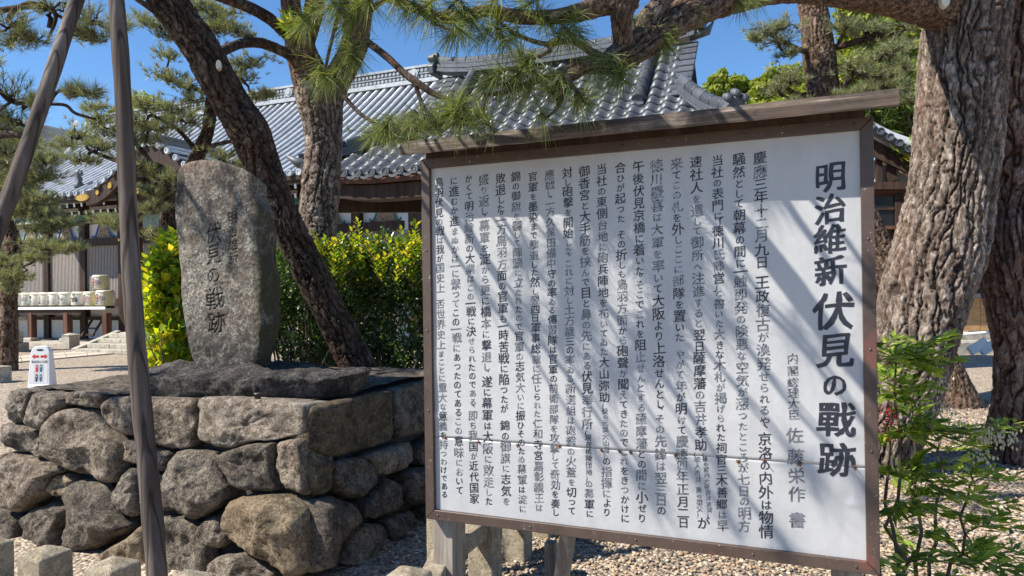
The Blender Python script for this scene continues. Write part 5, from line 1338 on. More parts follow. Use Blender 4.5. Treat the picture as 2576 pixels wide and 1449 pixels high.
m_ = MB(); m_.tube([a.lerp(b, t) + ZV * (.20 - .15 * math.sin(t * 3.14)) + NI * .5 for t in np.linspace(0, 1, 12)], .075, 8); m_.build('verge_ridge', M['tile_hall'], side)
for i in range(10):
    m_ = MB(); pz = a.lerp(b, .3 + .07 * i) + ZV * (-.02 - .05) + NI * .3; m_.box(pz, (.2, .3, .05), AX); o = m_.build('roof_tile', M['tile'], side)

# rear wall of orange boards, pipe, stacked slabs, dark hedge beyond
YB = 17.5
def yw(px, py, Y=YB): return P(px, py, Y)
pwz = thing('plywood_hoarding', 'low orange plywood hoarding seen between the two pine trunks', 'hoarding', tuple(yw(2470, 790)))
for a_, b_ in ((2395, 2452), (2453, 2512), (2513, 2600), (2601, 2700)):
    x0, x1 = yw(a_, 0).x, yw(b_, 0).x; z0, z1 = yw(2470, 832).z, yw(2470, 750).z
    m_ = MB(); m_.box(((x0 + x1) / 2, YB, (z0 + z1) / 2), (x1 - x0 - .01, .03, z1 - z0)); m_.build('plywood_sheet', M['plywood'], pwz)
m_ = MB(); m_.box((yw(2500, 0).x, YB - .1, yw(2470, 744).z), (4, .2, .1)); m_.build('coping', M['tile_dark'], pwz)
m_ = MB(); m_.box((yw(2500, 0).x, YB - .05, .18), (4, .3, .42)); m_.build('stone_footing', M['granite_pale'], pwz)
m_ = MB(); m_.tube([P(2400, 842, 16), P(2560, 832, 16)], .035, 8); tag(m_.build('grey_pipe', M['plastic']), 'long pale grey pipe lying in front of the plywood hoarding', 'pipe')
for i, (pa, lb) in enumerate((((2440, 884), 'wider white slab lying among the rubble by the hoarding'), ((2468, 886), 'narrow white slab leaning behind the first slab'))):
    a = P(pa[0], pa[1], 14.5 + .4 * i); b = P(pa[0] + 40, pa[1] - 26, 14.9 + .4 * i); m_ = MB(); m_.beam(a, b, .18, .05, Vector((.2, -1, .4)).normalized()); tag(m_.build('concrete_slab', M['concrete']), lb, 'slab')
m_ = MB(); m_.box((P(2480, 880, 16).x, 16.2, .12), (3.4, .5, .34)); o = m_.build('stone_kerb', M['granite_pale']); bevel(o, .03, 2); tag(o, 'low stone kerb at the foot of the plywood hoarding', 'kerb')
# ================================================================== BARK AND TRUNKS
def h2(i, j, k): 
    x = np.sin(i * 127.1 + j * 311.7 + k * 74.7) * 43758.5453; return x - np.floor(x)
def cellnoise(u, v, nu_, seed=0):
    """u periodic with nu_ cells. returns F1, F2-F1, cell height"""
    iu, iv = np.floor(u), np.floor(v); F1 = np.full(u.shape, 9.); F2 = np.full(u.shape, 9.); Hh = np.zeros(u.shape)
    for a in (-1, 0, 1):
        for b in (-1, 0, 1):
            cu, cv = iu + a, iv + b; m_ = np.mod(cu, nu_)
            du = cu + .12 + .76 * h2(m_, cv, seed) - u; dv = cv + .12 + .76 * h2(m_, cv, seed + 9) - v; d = np.sqrt(du * du + dv * dv)
            n = d < F1; F2 = np.where(n, F1, np.minimum(F2, d)); Hh = np.where(n, h2(m_, cv, seed + 5), Hh); F1 = np.where(n, d, F1)
    return F1, F2 - F1, Hh
def bark_tube(name, pts, nu_, nv, amp, cw, cl, mat, parent, seed=0, cap=True, lump=.04):
    """pts: list of (Vector, radius)"""
    c = catmull([tuple(p) + (r_,) for p, r_ in pts], nv); pos = c[:, :3]; rad = np.maximum(c[:, 3], .002)
    T = np.gradient(pos, axis=0); T /= np.linalg.norm(T, axis=1)[:, None]; Ln = np.r_[0, np.cumsum(np.linalg.norm(np.diff(pos, axis=0), axis=1))]
    x = np.cross(T[0], [.3, .2, 1.0]) if abs(T[0][2]) < .9 else np.cross(T[0], [0, 1, 0]); x /= np.linalg.norm(x); X = []; Y = []
    for i in range(nv):
        x = x - T[i] * (x @ T[i]); x /= np.linalg.norm(x); X.append(x); Y.append(np.cross(T[i], x))
    X = np.array(X); Y = np.array(Y)
    th = np.linspace(0, 2 * np.pi, nu_, endpoint=False); TH_, V_ = np.meshgrid(th, np.arange(nv))
    R_ = rad[V_.astype(int)]; L_ = Ln[V_.astype(int)]
    nc = max(5, round(2 * np.pi * rad.mean() / cw)); u = TH_ / (2 * np.pi) * nc; v = L_ / cl
    k_ = L_ / cl
    w1 = .34 * np.sin(TH_ + k_ * 1.3 + seed) + .2 * np.sin(2 * TH_ - k_ * .9 + seed * 2) + .12 * np.sin(3 * TH_ + k_ * 2.3) + .08 * np.sin(11 * TH_ + k_ * 5.1) + .07 * np.sin(17 * TH_ - k_ * 9.7)
    w2 = .35 * np.sin(TH_ - k_ * 1.1 + seed * 3) + .22 * np.sin(2 * TH_ + k_ * 1.7 + 1) + .12 * np.sin(9 * TH_ - k_ * 4.3)
    w1 = w1 + .20 * np.sin(5 * TH_ + k_ * .8 + seed) + .16 * np.sin(8 * TH_ - k_ * 1.1); ua = u + w1; ub = u * .5 * (2 if nc % 2 else 1) + w2
    fa = np.abs((ua - np.floor(ua)) - .5) * 2; fb = np.abs((ub - np.floor(ub)) - .5) * 2
    sm_ = lambda a, b, x: np.clip((x - a) / (b - a), 0, 1) ** 2 * (3 - 2 * np.clip((x - a) / (b - a), 0, 1))
    col_ = np.mod(np.floor(ua), nc); vv = k_ + 3.7 * h2(col_, 0 * col_, seed) + .22 * np.sin(ua * 6.3 + seed) + .1 * np.sin(ua * 17 + k_ * 3)
    fv = np.abs((vv - np.floor(vv)) - .5) * 2; hc = h2(col_, np.floor(vv), seed + 3)
    furrow = np.maximum(sm_(.80, .97, fa), .9 * sm_(.84, .98, fb)); hcrack = sm_(.90, .985, fv)
    _, e2, hc2 = cellnoise(u * 3 + w1, v * 5.2, nc * 3, seed + 20)
    _, e3, hc3 = cellnoise(u * 8 + w2, v * 13, nc * 8, seed + 40)
    d = amp * (.1 - 1.2 * furrow - .9 * hcrack * (1 - furrow) + .55 * hc) + amp * .38 * (hc2 - .5 + .3 * np.clip(e2 * 5, 0, 1)) + amp * .16 * (hc3 - .5)
    R2 = R_ * (1 + lump * np.sin(TH_ * 2 + L_ * 1.7 + seed) + lump * .7 * np.sin(TH_ * 3 - L_ * 2.3 + seed * 2) + lump * .6 * np.sin(L_ * 5 + seed)) + d * np.minimum(1, R_ / .06)
    Pn = pos[V_.astype(int)] + (X[V_.astype(int)] * np.cos(TH_)[..., None] + Y[V_.astype(int)] * np.sin(TH_)[..., None]) * R2[..., None]
    vs = Pn.reshape(-1, 3); i = np.arange(nv - 1)[:, None] * nu_; k = np.arange(nu_)[None]; k2 = (k + 1) % nu_
    f = np.stack([i + k, i + k2, i + nu_ + k2, i + nu_ + k], 2).reshape(-1, 4)
    me = npmesh(name, vs, f, False if nu_ > 60 else True)
    for an, val in (('fissure', np.maximum(furrow, .7 * hcrack)), ('plate', np.clip(.6 * hc + .4 * hc2, 0, 1))):
        a_ = me.attributes.new(an, 'FLOAT', 'POINT'); a_.data.foreach_set('value', val.ravel().astype(np.float32))
    return link(name, me, parent, mat)
def W(px, py, Y, rpx): return (P(px, py, Y), rpx / FPX * Y)
def path(L): return [W(*q) for q in L]

# ---- needles
def needle_arrays(n, length, width, axis, seed, droop=.25, spread=(25, 95), stem=.06, segs=2):
    r_ = np.random.RandomState(seed); ax = np.array(axis, float); ax /= np.linalg.norm(ax)
    t1 = np.cross(ax, [.31, .5, .8]); t1 /= np.linalg.norm(t1); t2 = np.cross(ax, t1); vs = []; fs = []
    for i in range(n):
        s_ = r_.rand(); base = ax * (stem * s_ - stem); ph = r_.uniform(0, 6.283); th = math.radians(r_.uniform(*spread) * (1 - .45 * s_))
        d = ax * math.cos(th) + (t1 * math.cos(ph) + t2 * math.sin(ph)) * math.sin(th); L_ = length * r_.uniform(.6, 1.15)
        w_ = np.cross(d, r_.normal(size=3)); w_ /= np.linalg.norm(w_) + 1e-9; w_ *= width / 2
        p0 = base; p1 = base + d * L_ * .5 + np.array([0, 0, -droop * .12]) * L_; p2 = base + d * L_ * .97 + np.array([0, 0, -droop * .55]) * L_
        b = len(vs)
        if segs == 2: vs += [p0 - w_, p0 + w_, p1 - w_ * .9, p1 + w_ * .9, p2]; fs += [(b, b + 1, b + 3), (b, b + 3, b + 2), (b + 2, b + 3, b + 4)]
        else: vs += [p0 - w_, p0 + w_, p2]; fs += [(b, b + 1, b + 2)]
    return np.array(vs), np.array(fs)
def rot_to(d):
    return np.array(Vector(d).to_track_quat('Z', 'Y').to_matrix())
def tuft_cloud(name, places, parent, mat, n=26, length=.10, width=.004, seed=0, kind='stuff', droop=.1, spread=(15, 80)):
    """places: list of (pos, dir, scale)"""
    base = [needle_arrays(n, length, width, (0, 0, 1), seed + i, droop, spread, .05, 1) for i in range(5)]
    V, T = [], []; b = 0
    for i, (p, d, sc) in enumerate(places):
        v, t = base[i % 5]; a = (i * 2.39) % 6.28; ca, sa = math.cos(a), math.sin(a); Rz = np.array([[ca, -sa, 0], [sa, ca, 0], [0, 0, 1]])
        v = (v * sc) @ Rz.T @ rot_to(d).T + np.array(p); V.append(v); T.append(t + b); b += len(v)
    return link(name, npmesh(name, np.vstack(V), np.vstack(T)), parent, mat, kind=kind)
def wiggle(a, b, n, amp, seed):
    r_ = np.random.RandomState(seed); a = np.array(a); b = np.array(b); L_ = np.linalg.norm(b - a); out = [a]
    for i in range(1, n): out.append(a + (b - a) * i / n + r_.normal(size=3) * amp * L_ * math.sin(math.pi * i / n) )
    out.append(b); return out
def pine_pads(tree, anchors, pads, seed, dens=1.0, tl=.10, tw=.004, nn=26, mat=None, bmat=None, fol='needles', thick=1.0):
    """pads: (px,py,Y,rx_px,ry_px). Branch from nearest anchor, twigs and tufts"""
    r_ = np.random.RandomState(seed); tufts = []; mb = MB(); A = [np.array(a) for a in anchors]
    for i, (px, py, Y, rx, ry) in enumerate(pads):
        c = np.array(P(px, py, Y)); R = rx * 1.35 / FPX * Y; RZ = ry * 1.15 / FPX * Y
        a = min(A, key=lambda q: np.linalg.norm(q - c) + .6 * max(0, q[2] - c[2]))
        w_ = wiggle(a, c - np.array([0, 0, RZ * .5]), 5, .09, seed + i); r0 = (.012 + .018 * min(R, 1.2)) * thick
        mb.tube([tuple(q) for q in w_], list(np.linspace(r0 * 1.5, r0 * .7, len(w_))), 6); A += w_[2:]
        nb = max(4, int(8 * dens * (R / .5)))
        for k in range(nb):
            ang = k * 6.283 / nb + r_.uniform(-.4, .4); rr = R * r_.uniform(.45, .95)
            e = c + np.array([math.cos(ang) * rr, math.sin(ang) * rr * .8, RZ * r_.uniform(-.5, .5)]); w2 = wiggle(w_[-1], e, 4, .14, seed * 7 + i * 31 + k)
            mb.tube([tuple(q) for q in w2], list(np.linspace(r0 * .65, r0 * .25, len(w2))), 5)
            nt = max(8, int(22 * dens * R / .5))
            for q in range(nt):
                t = r_.uniform(.25, 1.0) * (len(w2) - 1); j = min(int(t), len(w2) - 2); p = w2[j] + (w2[j + 1] - w2[j]) * (t - j)
                o = r_.normal(size=3) * np.array([R * .28, R * .28, RZ * .42]) + np.array([0, 0, abs(r_.normal()) * RZ * .25]); e2 = p + o
                if r_.rand() < .45: mb.tube([tuple(p), tuple((p + e2) / 2 + r_.normal(size=3) * .01), tuple(e2)], [r0 * .22, r0 * .18, .003], 4, 0, False)
                d = o / (np.linalg.norm(o) + 1e-6) * .7 + np.array([math.cos(ang) * .5, math.sin(ang) * .5, .9]); tufts.append((e2, d, r_.uniform(.8, 1.2)))
    mb.build('branches', bmat or M['bark_dark'], tree, 'stuff')
    if tufts: tuft_cloud(fol, tufts, tree, mat or M['needle_far'], nn, tl, tw, seed)
    return tufts

# ---- big pine on the right, its limb over the board
big = thing('pine_tree', 'massive pale barked old pine whose thick limb hangs over the signboard', 'pine tree', tuple(G(2200, 1190)), group='old pine trees in the precinct')
t1 = path([(2165, 1260, 6.2, 125), (2205, 1120, 6.2, 96), (2243, 1020, 6.2, 93), (2288, 900, 6.2, 95), (2322, 760, 6.2, 100), (2364, 618, 6.2, 99), (2392, 470, 6.2, 93), (2412, 300, 6.2, 88), (2428, 100, 6.2, 92), (2445, -80, 6.2, 90), (2470, -400, 6.2, 80), (2450, -800, 6.2, 62), (2380, -1250, 6.2, 40)])
bark_tube('trunk', t1, 210, 620, .038, .095, .30, M['bark_big'], big, 3)
limb = path([(2420, 40, 6.2, 60), (2340, 10, 6.0, 52), (2230, -12, 5.5, 46), (2080, -32, 4.9, 42), (1950, -36, 4.3, 40), (1830, -6, 3.75, 40), (1735, 32, 3.3, 38), (1655, 82, 3.0, 38), (1590, 126, 2.8, 36), (1550, 152, 2.68, 33), (1532, 172, 2.62, 20)])
bark_tube('limb', limb, 110, 420, .014, .055, .10, M['bark_mid'], big, 5)
l2 = path([(1568, 140, 2.72, 22), (1566, 95, 2.70, 23), (1563, 50, 2.68, 25), (1570, 0, 2.68, 32), (1600, -70, 2.7, 34), (1680, -160, 2.9, 30)])
bark_tube('limb', l2, 80, 130, .010, .045, .08, M['bark_mid'], big, 6)
l3 = path([(1600, 90, 2.84, 14), (1625, 45, 2.9, 19), (1665, 5, 3.0, 19), (1720, -50, 3.1, 16), (1800, -120, 3.2, 10)])
bark_tube('limb', l3, 60, 90, .008, .045, .07, M['bark_big'], big, 7)
l4 = path([(1590, -8, 2.70, 34), (1540, 4, 2.68, 30), (1480, 24, 2.64, 24), (1420, 40, 2.6, 20), (1370, 44, 2.6, 18), (1300, 42, 2.6, 18), (1225, 28, 2.6, 15), (1160, 42, 2.6, 16), (1100, 44, 2.6, 14), (1050, 22, 2.62, 12), (970, -6, 2.65, 10), (880, -34, 2.7, 8)])
bark_tube('limb', l4, 60, 330, .007, .035, .055, M['bark_mid'], big, 8)
SMALL = [[(1545, 160, 2.68, 14), (1492, 133, 2.65, 10), (1441, 104, 2.62, 8), (1371, 110, 2.6, 6), (1301, 88, 2.6, 5), (1265, 62, 2.58, 4), (1248, 36, 2.56, 3)],
 [(1520, 168, 2.63, 13), (1458, 160, 2.6, 10), (1425, 174, 2.58, 9), (1358, 200, 2.56, 8), (1308, 218, 2.54, 6), (1258, 234, 2.52, 5), (1218, 240, 2.5, 4)],
 [(1515, 170, 2.62, 14), (1480, 168, 2.6, 15), (1441, 187, 2.58, 16), (1400, 208, 2.56, 14), (1402, 232, 2.55, 15), (1412, 254, 2.55, 9)],
 [(1425, 200, 2.57, 9), (1450, 230, 2.56, 5), (1464, 250, 2.55, 3)], [(1410, 250, 2.55, 8), (1400, 275, 2.54, 4), (1371, 298, 2.52, 3)],
 [(1300, 216, 2.54, 6), (1262, 213, 2.53, 4), (1232, 208, 2.52, 3)],
 [(1222, 240, 2.5, 5), (1216, 283, 2.5, 4), (1185, 305, 2.5, 4), (1158, 322, 2.5, 3)], [(1216, 283, 2.5, 4), (1220, 340, 2.5, 3)],
 [(1371, 110, 2.6, 5), (1380, 130, 2.58, 4), (1312, 160, 2.56, 4)], [(1441, 104, 2.62, 5), (1432, 84, 2.6, 3)], [(1100, 44, 2.6, 8), (1090, 60, 2.58, 4), (1158, 78, 2.5, 3)],
 [(970, -6, 2.65, 8), (920, 40, 2.62, 6), (888, 100, 2.6, 4), (886, 143, 2.6, 3)], [(880, -30, 2.7, 8), (845, 60, 2.64, 5), (812, 200, 2.62, 4)], [(1160, 320, 2.5, 3), (1120, 306, 2.5, 3), (1080, 310, 2.52, 3), (1025, 327, 2.54, 3), (968, 327, 2.56, 3)],
 [(1660, 85, 3.0, 10), (1672, 108, 2.9, 4)], [(1550, 165, 2.66, 10), (1566, 200, 2.6, 4)], [(1530, 160, 2.62, 8), (1515, 165, 2.58, 4)]]
for i, L_ in enumerate(SMALL): bark_tube('branch', path(L_), 26, 26 * len(L_), .0045, .02, .03, M['bark_mid'], big, 30 + i)
# needle tufts near the viewer: shared meshes, one object each
NT = []
for i, ax_ in enumerate([(-.55, -.2, -.55), (.25, -.3, -.7), (-.1, -.6, .3), (-.8, .1, -.1), (.7, -.1, -.3), (-.2, .4, .8)]):
    v, t = needle_arrays(110, .135, .0021, ax_, 40 + i, .22, (20, 105), .07); me = npmesh('needle_tuft', v, t); me.materials.append(M['needle']); NT.append(me)
TUF = [(1158, 77, 2.5, 1), (1091, 43, 2.55, 1), (1060, 20, 2.6, 0), (1438, 52, 2.55, 0), (1431, 83, 2.55, 1), (1308, 133, 2.55, 5), (1318, 162, 2.53, 0), (1340, 180, 2.53, 1), (1228, 207, 2.5, 0), (1226, 212, 2.5, 3),
 (1145, 257, 2.5, 5), (1150, 275, 2.5, 0), (1165, 300, 2.52, 1), (1218, 338, 2.5, 2), (1195, 330, 2.5, 0), (1156, 322, 2.5, 0), (1371, 297, 2.52, 1), (1461, 250, 2.55, 1), (1470, 255, 2.55, 4), (1565, 200, 2.58, 1), (1555, 190, 2.6, 0), (1515, 165, 2.58, 0), (1500, 180, 2.58, 1),
 (1668, 105, 2.9, 1), (1672, 108, 2.9, 4), (1660, 110, 2.9, 0), (965, 325, 2.56, 0), (1025, 326, 2.54, 0), (985, 335, 2.56, 1), (1060, 332, 2.52, 0), (888, 143, 2.6, 1), (880, 130, 2.6, 0), (895, 160, 2.6, 1), (807, 205, 2.62, 0), (812, 190, 2.62, 1), (845, 200, 2.62, 1), (870, 60, 2.62, 0), (890, 40, 2.62, 1), (850, 30, 2.62, 0), (900, 20, 2.6, 1), (930, 10, 2.6, 1), (830, 15, 2.64, 0), (1000, 5, 2.6, 1),
 (1130, 90, 2.55, 0), (1190, 60, 2.55, 1), (1210, 90, 2.55, 0), (1250, 60, 2.56, 2), (1265, 100, 2.56, 1), (1290, 95, 2.57, 0), (1170, 30, 2.58, 1), (1230, 20, 2.56, 0), (1380, 60, 2.58, 1), (1400, 100, 2.58, 0), (1460, 90, 2.58, 1), (1350, 30, 2.58, 5), (1390, 215, 2.53, 0), (1360, 205, 2.53, 5), (1410, 240, 2.54, 0), (1280, 225, 2.53, 0), (1330, 230, 2.53, 1), (1300, 190, 2.52, 0),
 (1130, 20, 2.6, 0), (1020, 30, 2.6, 0), (1310, 20, 2.58, 0), (1120, 290, 2.52, 0), (1100, 335, 2.52, 0), (940, 340, 2.58, 0), (1740, 30, 3.2, 1), (1860, 15, 3.6, 1), (1900, 0, 3.6, 4), (1600, 60, 2.85, 1), (760, 60, 2.7, 0), (790, 30, 2.7, 1)]
for i, (px, py, Y, k_) in enumerate(TUF):
    if py > 318 and px > 1040: py -= 34; k_ = (3, 2, 5)[i % 3]
    o = link('needle_tuft', NT[k_], big, world=False); o.matrix_parent_inverse = pinv(big)
    o.matrix_basis = Matrix.Translation(P(px, py, Y)) @ Matrix.Rotation(RD.uniform(-.6, .6), 4, 'Z') @ Matrix.Rotation(RD.uniform(-.3, .3), 4, 'Y') @ Matrix.Scale(RD.uniform(.85, 1.12), 4)
# twigs that run out from the limb towards the viewer, above the picture: their long shadows cross the board
def out_branch(s_, z, d0, d1, r0, seed, bend=0.0):
    pts = []; base = catmull([tuple(p) + (r_,) for p, r_ in [W(1700, -150, 2.9, 26), W(1450, -330, 2.7, 20), W(1150, -420, 2.6, 14), W(800, -480, 2.7, 9)]], 40)
    q0 = TL + U * s_ + NO * d0; q0.z = z; a = min(base, key=lambda c: (Vector(c[:3]) - q0).length); pts = [(Vector(a[:3]), r0 * 1.1), ((Vector(a[:3]) + q0) / 2 + NI * .05, r0 * 1.05)]
    for k in range(7):
        t = k / 6; p = TL + U * (s_ + bend * t + .012 * math.sin(k * 2.1 + seed)) + NO * (d0 + (d1 - d0) * t); p.z = z + .05 * t + .01 * math.sin(k * 1.7 + seed); pts.append((p, r0 * (1 - .55 * t)))
    bark_tube('branch', pts, 20, 60, r0 * .15, .03, .05, M['bark_mid'], big, seed)
    for k in (5, 8): 
        o = link('needle_tuft', NT[(seed + k) % 6], big, world=False); o.matrix_parent_inverse = pinv(big); o.matrix_basis = Matrix.Translation(pts[k][0]) @ Matrix.Rotation(seed, 4, 'Z')
for i, (s_, z, d0, d1, r0, bd) in enumerate([(-.55, 2.86, .42, 1.25, .016, 0), (-.38, 2.9, .40, 1.3, .010, .05), (-.15, 2.88, .45, 1.35, .018, -.04), (.05, 2.92, .42, 1.2, .009, 0), (.22, 2.85, .40, 1.3, .012, .06), (.52, 2.9, .38, 1.4, .045, .03), (.80, 2.94, .45, 1.2, .011, 0), (-.72, 2.95, .45, 1.2, .012, 0), (.38, 3.0, .6, 1.3, .010, -.05), (-.48, 3.02, .5, 1.3, .008, .03), (-.28, 2.98, .45, 1.25, .007, -.03), (-.06, 3.04, .5, 1.3, .011, .04), (.14, 3.0, .5, 1.3, .007, .02), (.31, 2.96, .42, 1.2, .016, .05), (-.62, 3.0, .5, 1.3, .010, .02), (.66, 3.03, .6, 1.35, .014, -.04)]):
    out_branch(s_, z, d0, d1, r0, 200 + i, bd)
# the same tree above the picture: limbs and tufts that throw the dappled shade
up_pts = [W(1700, -150, 2.9, 26), W(1450, -330, 2.7, 20), W(1150, -420, 2.6, 14), W(800, -480, 2.7, 9)]
bark_tube('limb', up_pts, 30, 60, .006, .04, .07, M['bark_mid'], big, 60)
up2 = [W(2445, -120, 6.2, 50), W(2000, -420, 5.2, 38), W(1500, -650, 4.4, 28), W(1000, -760, 4.0, 18), W(500, -800, 3.9, 10)]
bark_tube('limb', up2, 40, 90, .01, .05, .08, M['bark_mid'], big, 61)
for i in range(64):
    seg = up_pts if i < 30 else up2; c = catmull([tuple(p) + (r_,) for p, r_ in seg], 40)[RS.randint(8, 40)]
    p = Vector(c[:3]) + Vector((RS.normal() * .28, RS.normal() * .22, RS.normal() * .10 - .05))
    d = p - CAM
    py_ = 724.5 - FPX * d.dot(c_u) / d.dot(c_f)
    if py_ > -110 or (i < 30 and i % 2): continue
    a = Vector(c[:3]); bark_tube('branch', [(a, .010), ((a + p) / 2 + Vector((0, 0, .03)), .007), (p, .004)], 8, 10, .001, .02, .03, M['bark_mid'], big, 70 + i)
    for j in range(2):
        o = link('needle_tuft', NT[RS.randint(0, 6)], big, world=False); o.matrix_parent_inverse = pinv(big); o.matrix_basis = Matrix.Translation(p + Vector(RS.normal(size=3)) * .03) @ Matrix.Rotation(RS.uniform(0, 6.28), 4, 'Z')
m_ = MB(); pc = P(2374, 3, 5.62); m_.lathe(pc, [(0, .03), (.9, .028), (1.0, 0), (1.0, -.01)], 16, 0, False, (Vector((.038, 0, 0)), Vector((0, 0, .062)), Vector((0, -1, 0)))); m_.build('cut_branch_stub', M['plug'], big)
# ---- second trunk at the right edge
tr2 = thing('pine_tree', 'reddish barked pine trunk standing beside the massive pale barked pine', 'pine tree', tuple(G(2600, 1175)), group='old pine trees in the precinct')
bark_tube('trunk', path([(2600, 1290, 6.4, 125), (2603, 1150, 6.4, 108), (2610, 1000, 6.4, 96), (2612, 850, 6.4, 98), (2600, 750, 6.4, 98), (2580, 620, 6.4, 102), (2572, 480, 6.5, 100), (2565, 300, 6.5, 96), (2570, 100, 6.5, 98), (2580, -100, 6.5, 90), (2640, -600, 6.6, 60), (2700, -1100, 6.6, 30)]), 180, 560, .032, .10, .36, M['bark_red'], tr2, 11)
pine_pads(tr2, [P(2600, -300, 6.5), P(2650, -700, 6.6)], [(2750, -500, 6.4, 260, 60), (2900, -250, 6.3, 240, 60), (2600, -900, 6.5, 260, 60)], 71, .6, .12, .004, 26)

# ---- leaning pine behind the stone
lean = thing('pine_tree', 'dark leaning pine trunk rising from behind the platform past the inscribed stone', 'pine tree', tuple(G(1120, 1270)), group='old pine trees in the precinct')
bark_tube('trunk', path([(1135, 1330, 6.1, 56), (1060, 1190, 6.1, 46), (985, 1070, 6.05, 43), (912, 945, 6.0, 41), (855, 835, 5.95, 39), (795, 716, 5.9, 38), (735, 590, 5.8, 39), (690, 490, 5.75, 40), (655, 400, 5.7, 43), (630, 335, 5.65, 48), (590, 270, 5.6, 45), (545, 195, 5.5, 43), (505, 120, 5.45, 43), (462, 60, 5.4, 42), (420, 0, 5.35, 41), (370, -90, 5.3, 39), (330, -240, 5.3, 34), (340, -420, 5.3, 28), (300, -620, 5.2, 18)]), 110, 560, .017, .07, .11, M['bark_dark'], lean, 15)
bark_tube('branch', path([(400, 30, 5.3, 14), (370, 14, 5.25, 8), (335, -10, 5.2, 6), (290, -60, 5.1, 5)]), 20, 30, .003, .03, .04, M['bark_dark'], lean, 16)
pine_pads(lean, [P(335, -240, 5.3), P(330, -500, 5.2)], [(-760, 20, 4.0, 110, 40), (-1150, -330, 3.8, 150, 40), (-600, -700, 3.8, 150, 50), (-420, -330, 4.3, 60, 20), (-820, -120, 3.9, 50, 16), (-560, -480, 4.0, 50, 16), (-1000, -60, 3.6, 50, 18), (100, -260, 5.0, 200, 45), (560, -300, 5.2, 200, 45), (300, -520, 5.2, 240, 50), (-250, -380, 4.8, 220, 50), (-150, -120, 4.9, 120, 30)], 21, .55, .11, .0035, 24, M['needle'])
m_ = MB(); pc = P(550, 163, 5.35); m_.lathe(pc, [(0, .02), (.9, .018), (1, 0), (1, -.1)], 14, 0, False, (Vector((.022, 0, 0)), Vector((0, 0, .036)), Vector((.3, -.95, 0)).normalized())); m_.build('cut_branch_stub', M['plug'], lean)

# ---- forked pine in the centre
ctr = thing('pine_tree', 'forked pine rising behind the hedge with a bright leaf clump in its fork', 'pine tree', tuple(G(795, 1085)), group='old pine trees in the precinct')
bark_tube('trunk', path([(785, 1120, 8.2, 62), (795, 900, 8.2, 50), (798, 700, 8.2, 46), (800, 560, 8.2, 46), (812, 420, 8.2, 44), (812, 330, 8.2, 44), (805, 270, 8.2, 50), (790, 215, 8.2, 48)]), 130, 360, .022, .09, .16, M['bark_big'], ctr, 19)
bark_tube('limb', path([(800, 250, 8.2, 46), (780, 190, 8.18, 42), (762, 140, 8.1, 38), (750, 90, 8.0, 32), (738, 45, 8.0, 24), (730, 0, 7.9, 22), (722, -80, 7.9, 18), (700, -220, 7.8, 12)]), 80, 220, .014, .07, .11, M['bark_mid'], ctr, 20)
bark_tube('limb', path([(815, 260, 8.2, 42), (845, 205, 8.2, 33), (872, 160, 8.1, 32), (893, 110, 8.1, 31), (900, 60, 8.0, 31), (905, 0, 8.0, 30), (900, -100, 8.0, 24), (930, -260, 8.0, 14)]), 80, 220, .014, .07, .11, M['bark_mid'], ctr, 21)
bark_tube('limb', path([(765, 120, 8.1, 22), (778, 70, 8.0, 24), (790, 20, 7.95, 25), (795, -60, 7.9, 22), (820, -200, 7.8, 14)]), 60, 120, .01, .06, .09, M['bark_mid'], ctr, 22)
bark_tube('limb', path([(745, 105, 8.05, 20), (707, 72, 7.9, 15), (670, 42, 7.8, 14), (620, 16, 7.6, 13), (560, -6, 7.4, 12), (480, -30, 7.2, 9)]), 40, 120, .006, .05, .07, M['bark_dark'], ctr, 23)
bark_tube('limb', path([(760, 170, 8.1, 16), (735, 143, 8.0, 13), (700, 124, 7.9, 12), (655, 108, 7.7, 12), (615, 108, 7.4, 12), (583, 118, 7.1, 12), (545, 135, 6.6, 13)]), 40, 120, .006, .05, .07, M['bark_dark'], ctr, 24)
bark_tube('limb', path([(900, 90, 8.1, 12), (926, 107, 8.0, 9), (975, 145, 7.9, 9), (1018, 185, 7.8, 9), (1046, 205, 7.7, 10), (1085, 232, 7.6, 8), (1128, 252, 7.5, 6)]), 30, 90, .005, .04, .06, M['bark_dark'], ctr, 25)
bark_tube('branch', path([(1044, 205, 7.7, 7), (1052, 235, 7.7, 5), (1065, 268, 7.6, 5), (1082, 292, 7.5, 4)]), 18, 30, .003, .03, .05, M['bark_dark'], ctr, 26)
bark_tube('branch', path([(845, 215, 8.0, 8), (872, 250, 7.8, 6), (905, 285, 7.7, 5), (935, 305, 7.6, 4), (965, 327, 7.6, 4)]), 18, 40, .003, .03, .05, M['bark_dark'], ctr, 27)
pine_pads(ctr, [P(722, -80, 7.9), P(900, -100, 8.0), P(480, -30, 7.2), P(700, -220, 7.8), P(930, -260, 8), P(1085, 232, 7.6), P(965, 327, 7.6)],
          [(560, -200, 7.6, 130, 40), (760, -330, 7.8, 170, 45), (960, -380, 8.0, 170, 45), (1010, 338, 7.6, 70, 26), (1130, 300, 7.4, 60, 26), (1060, 315, 7.4, 46, 22), (470, -80, 7.2, 80, 25)], 33, .8, .11, .005, 26)
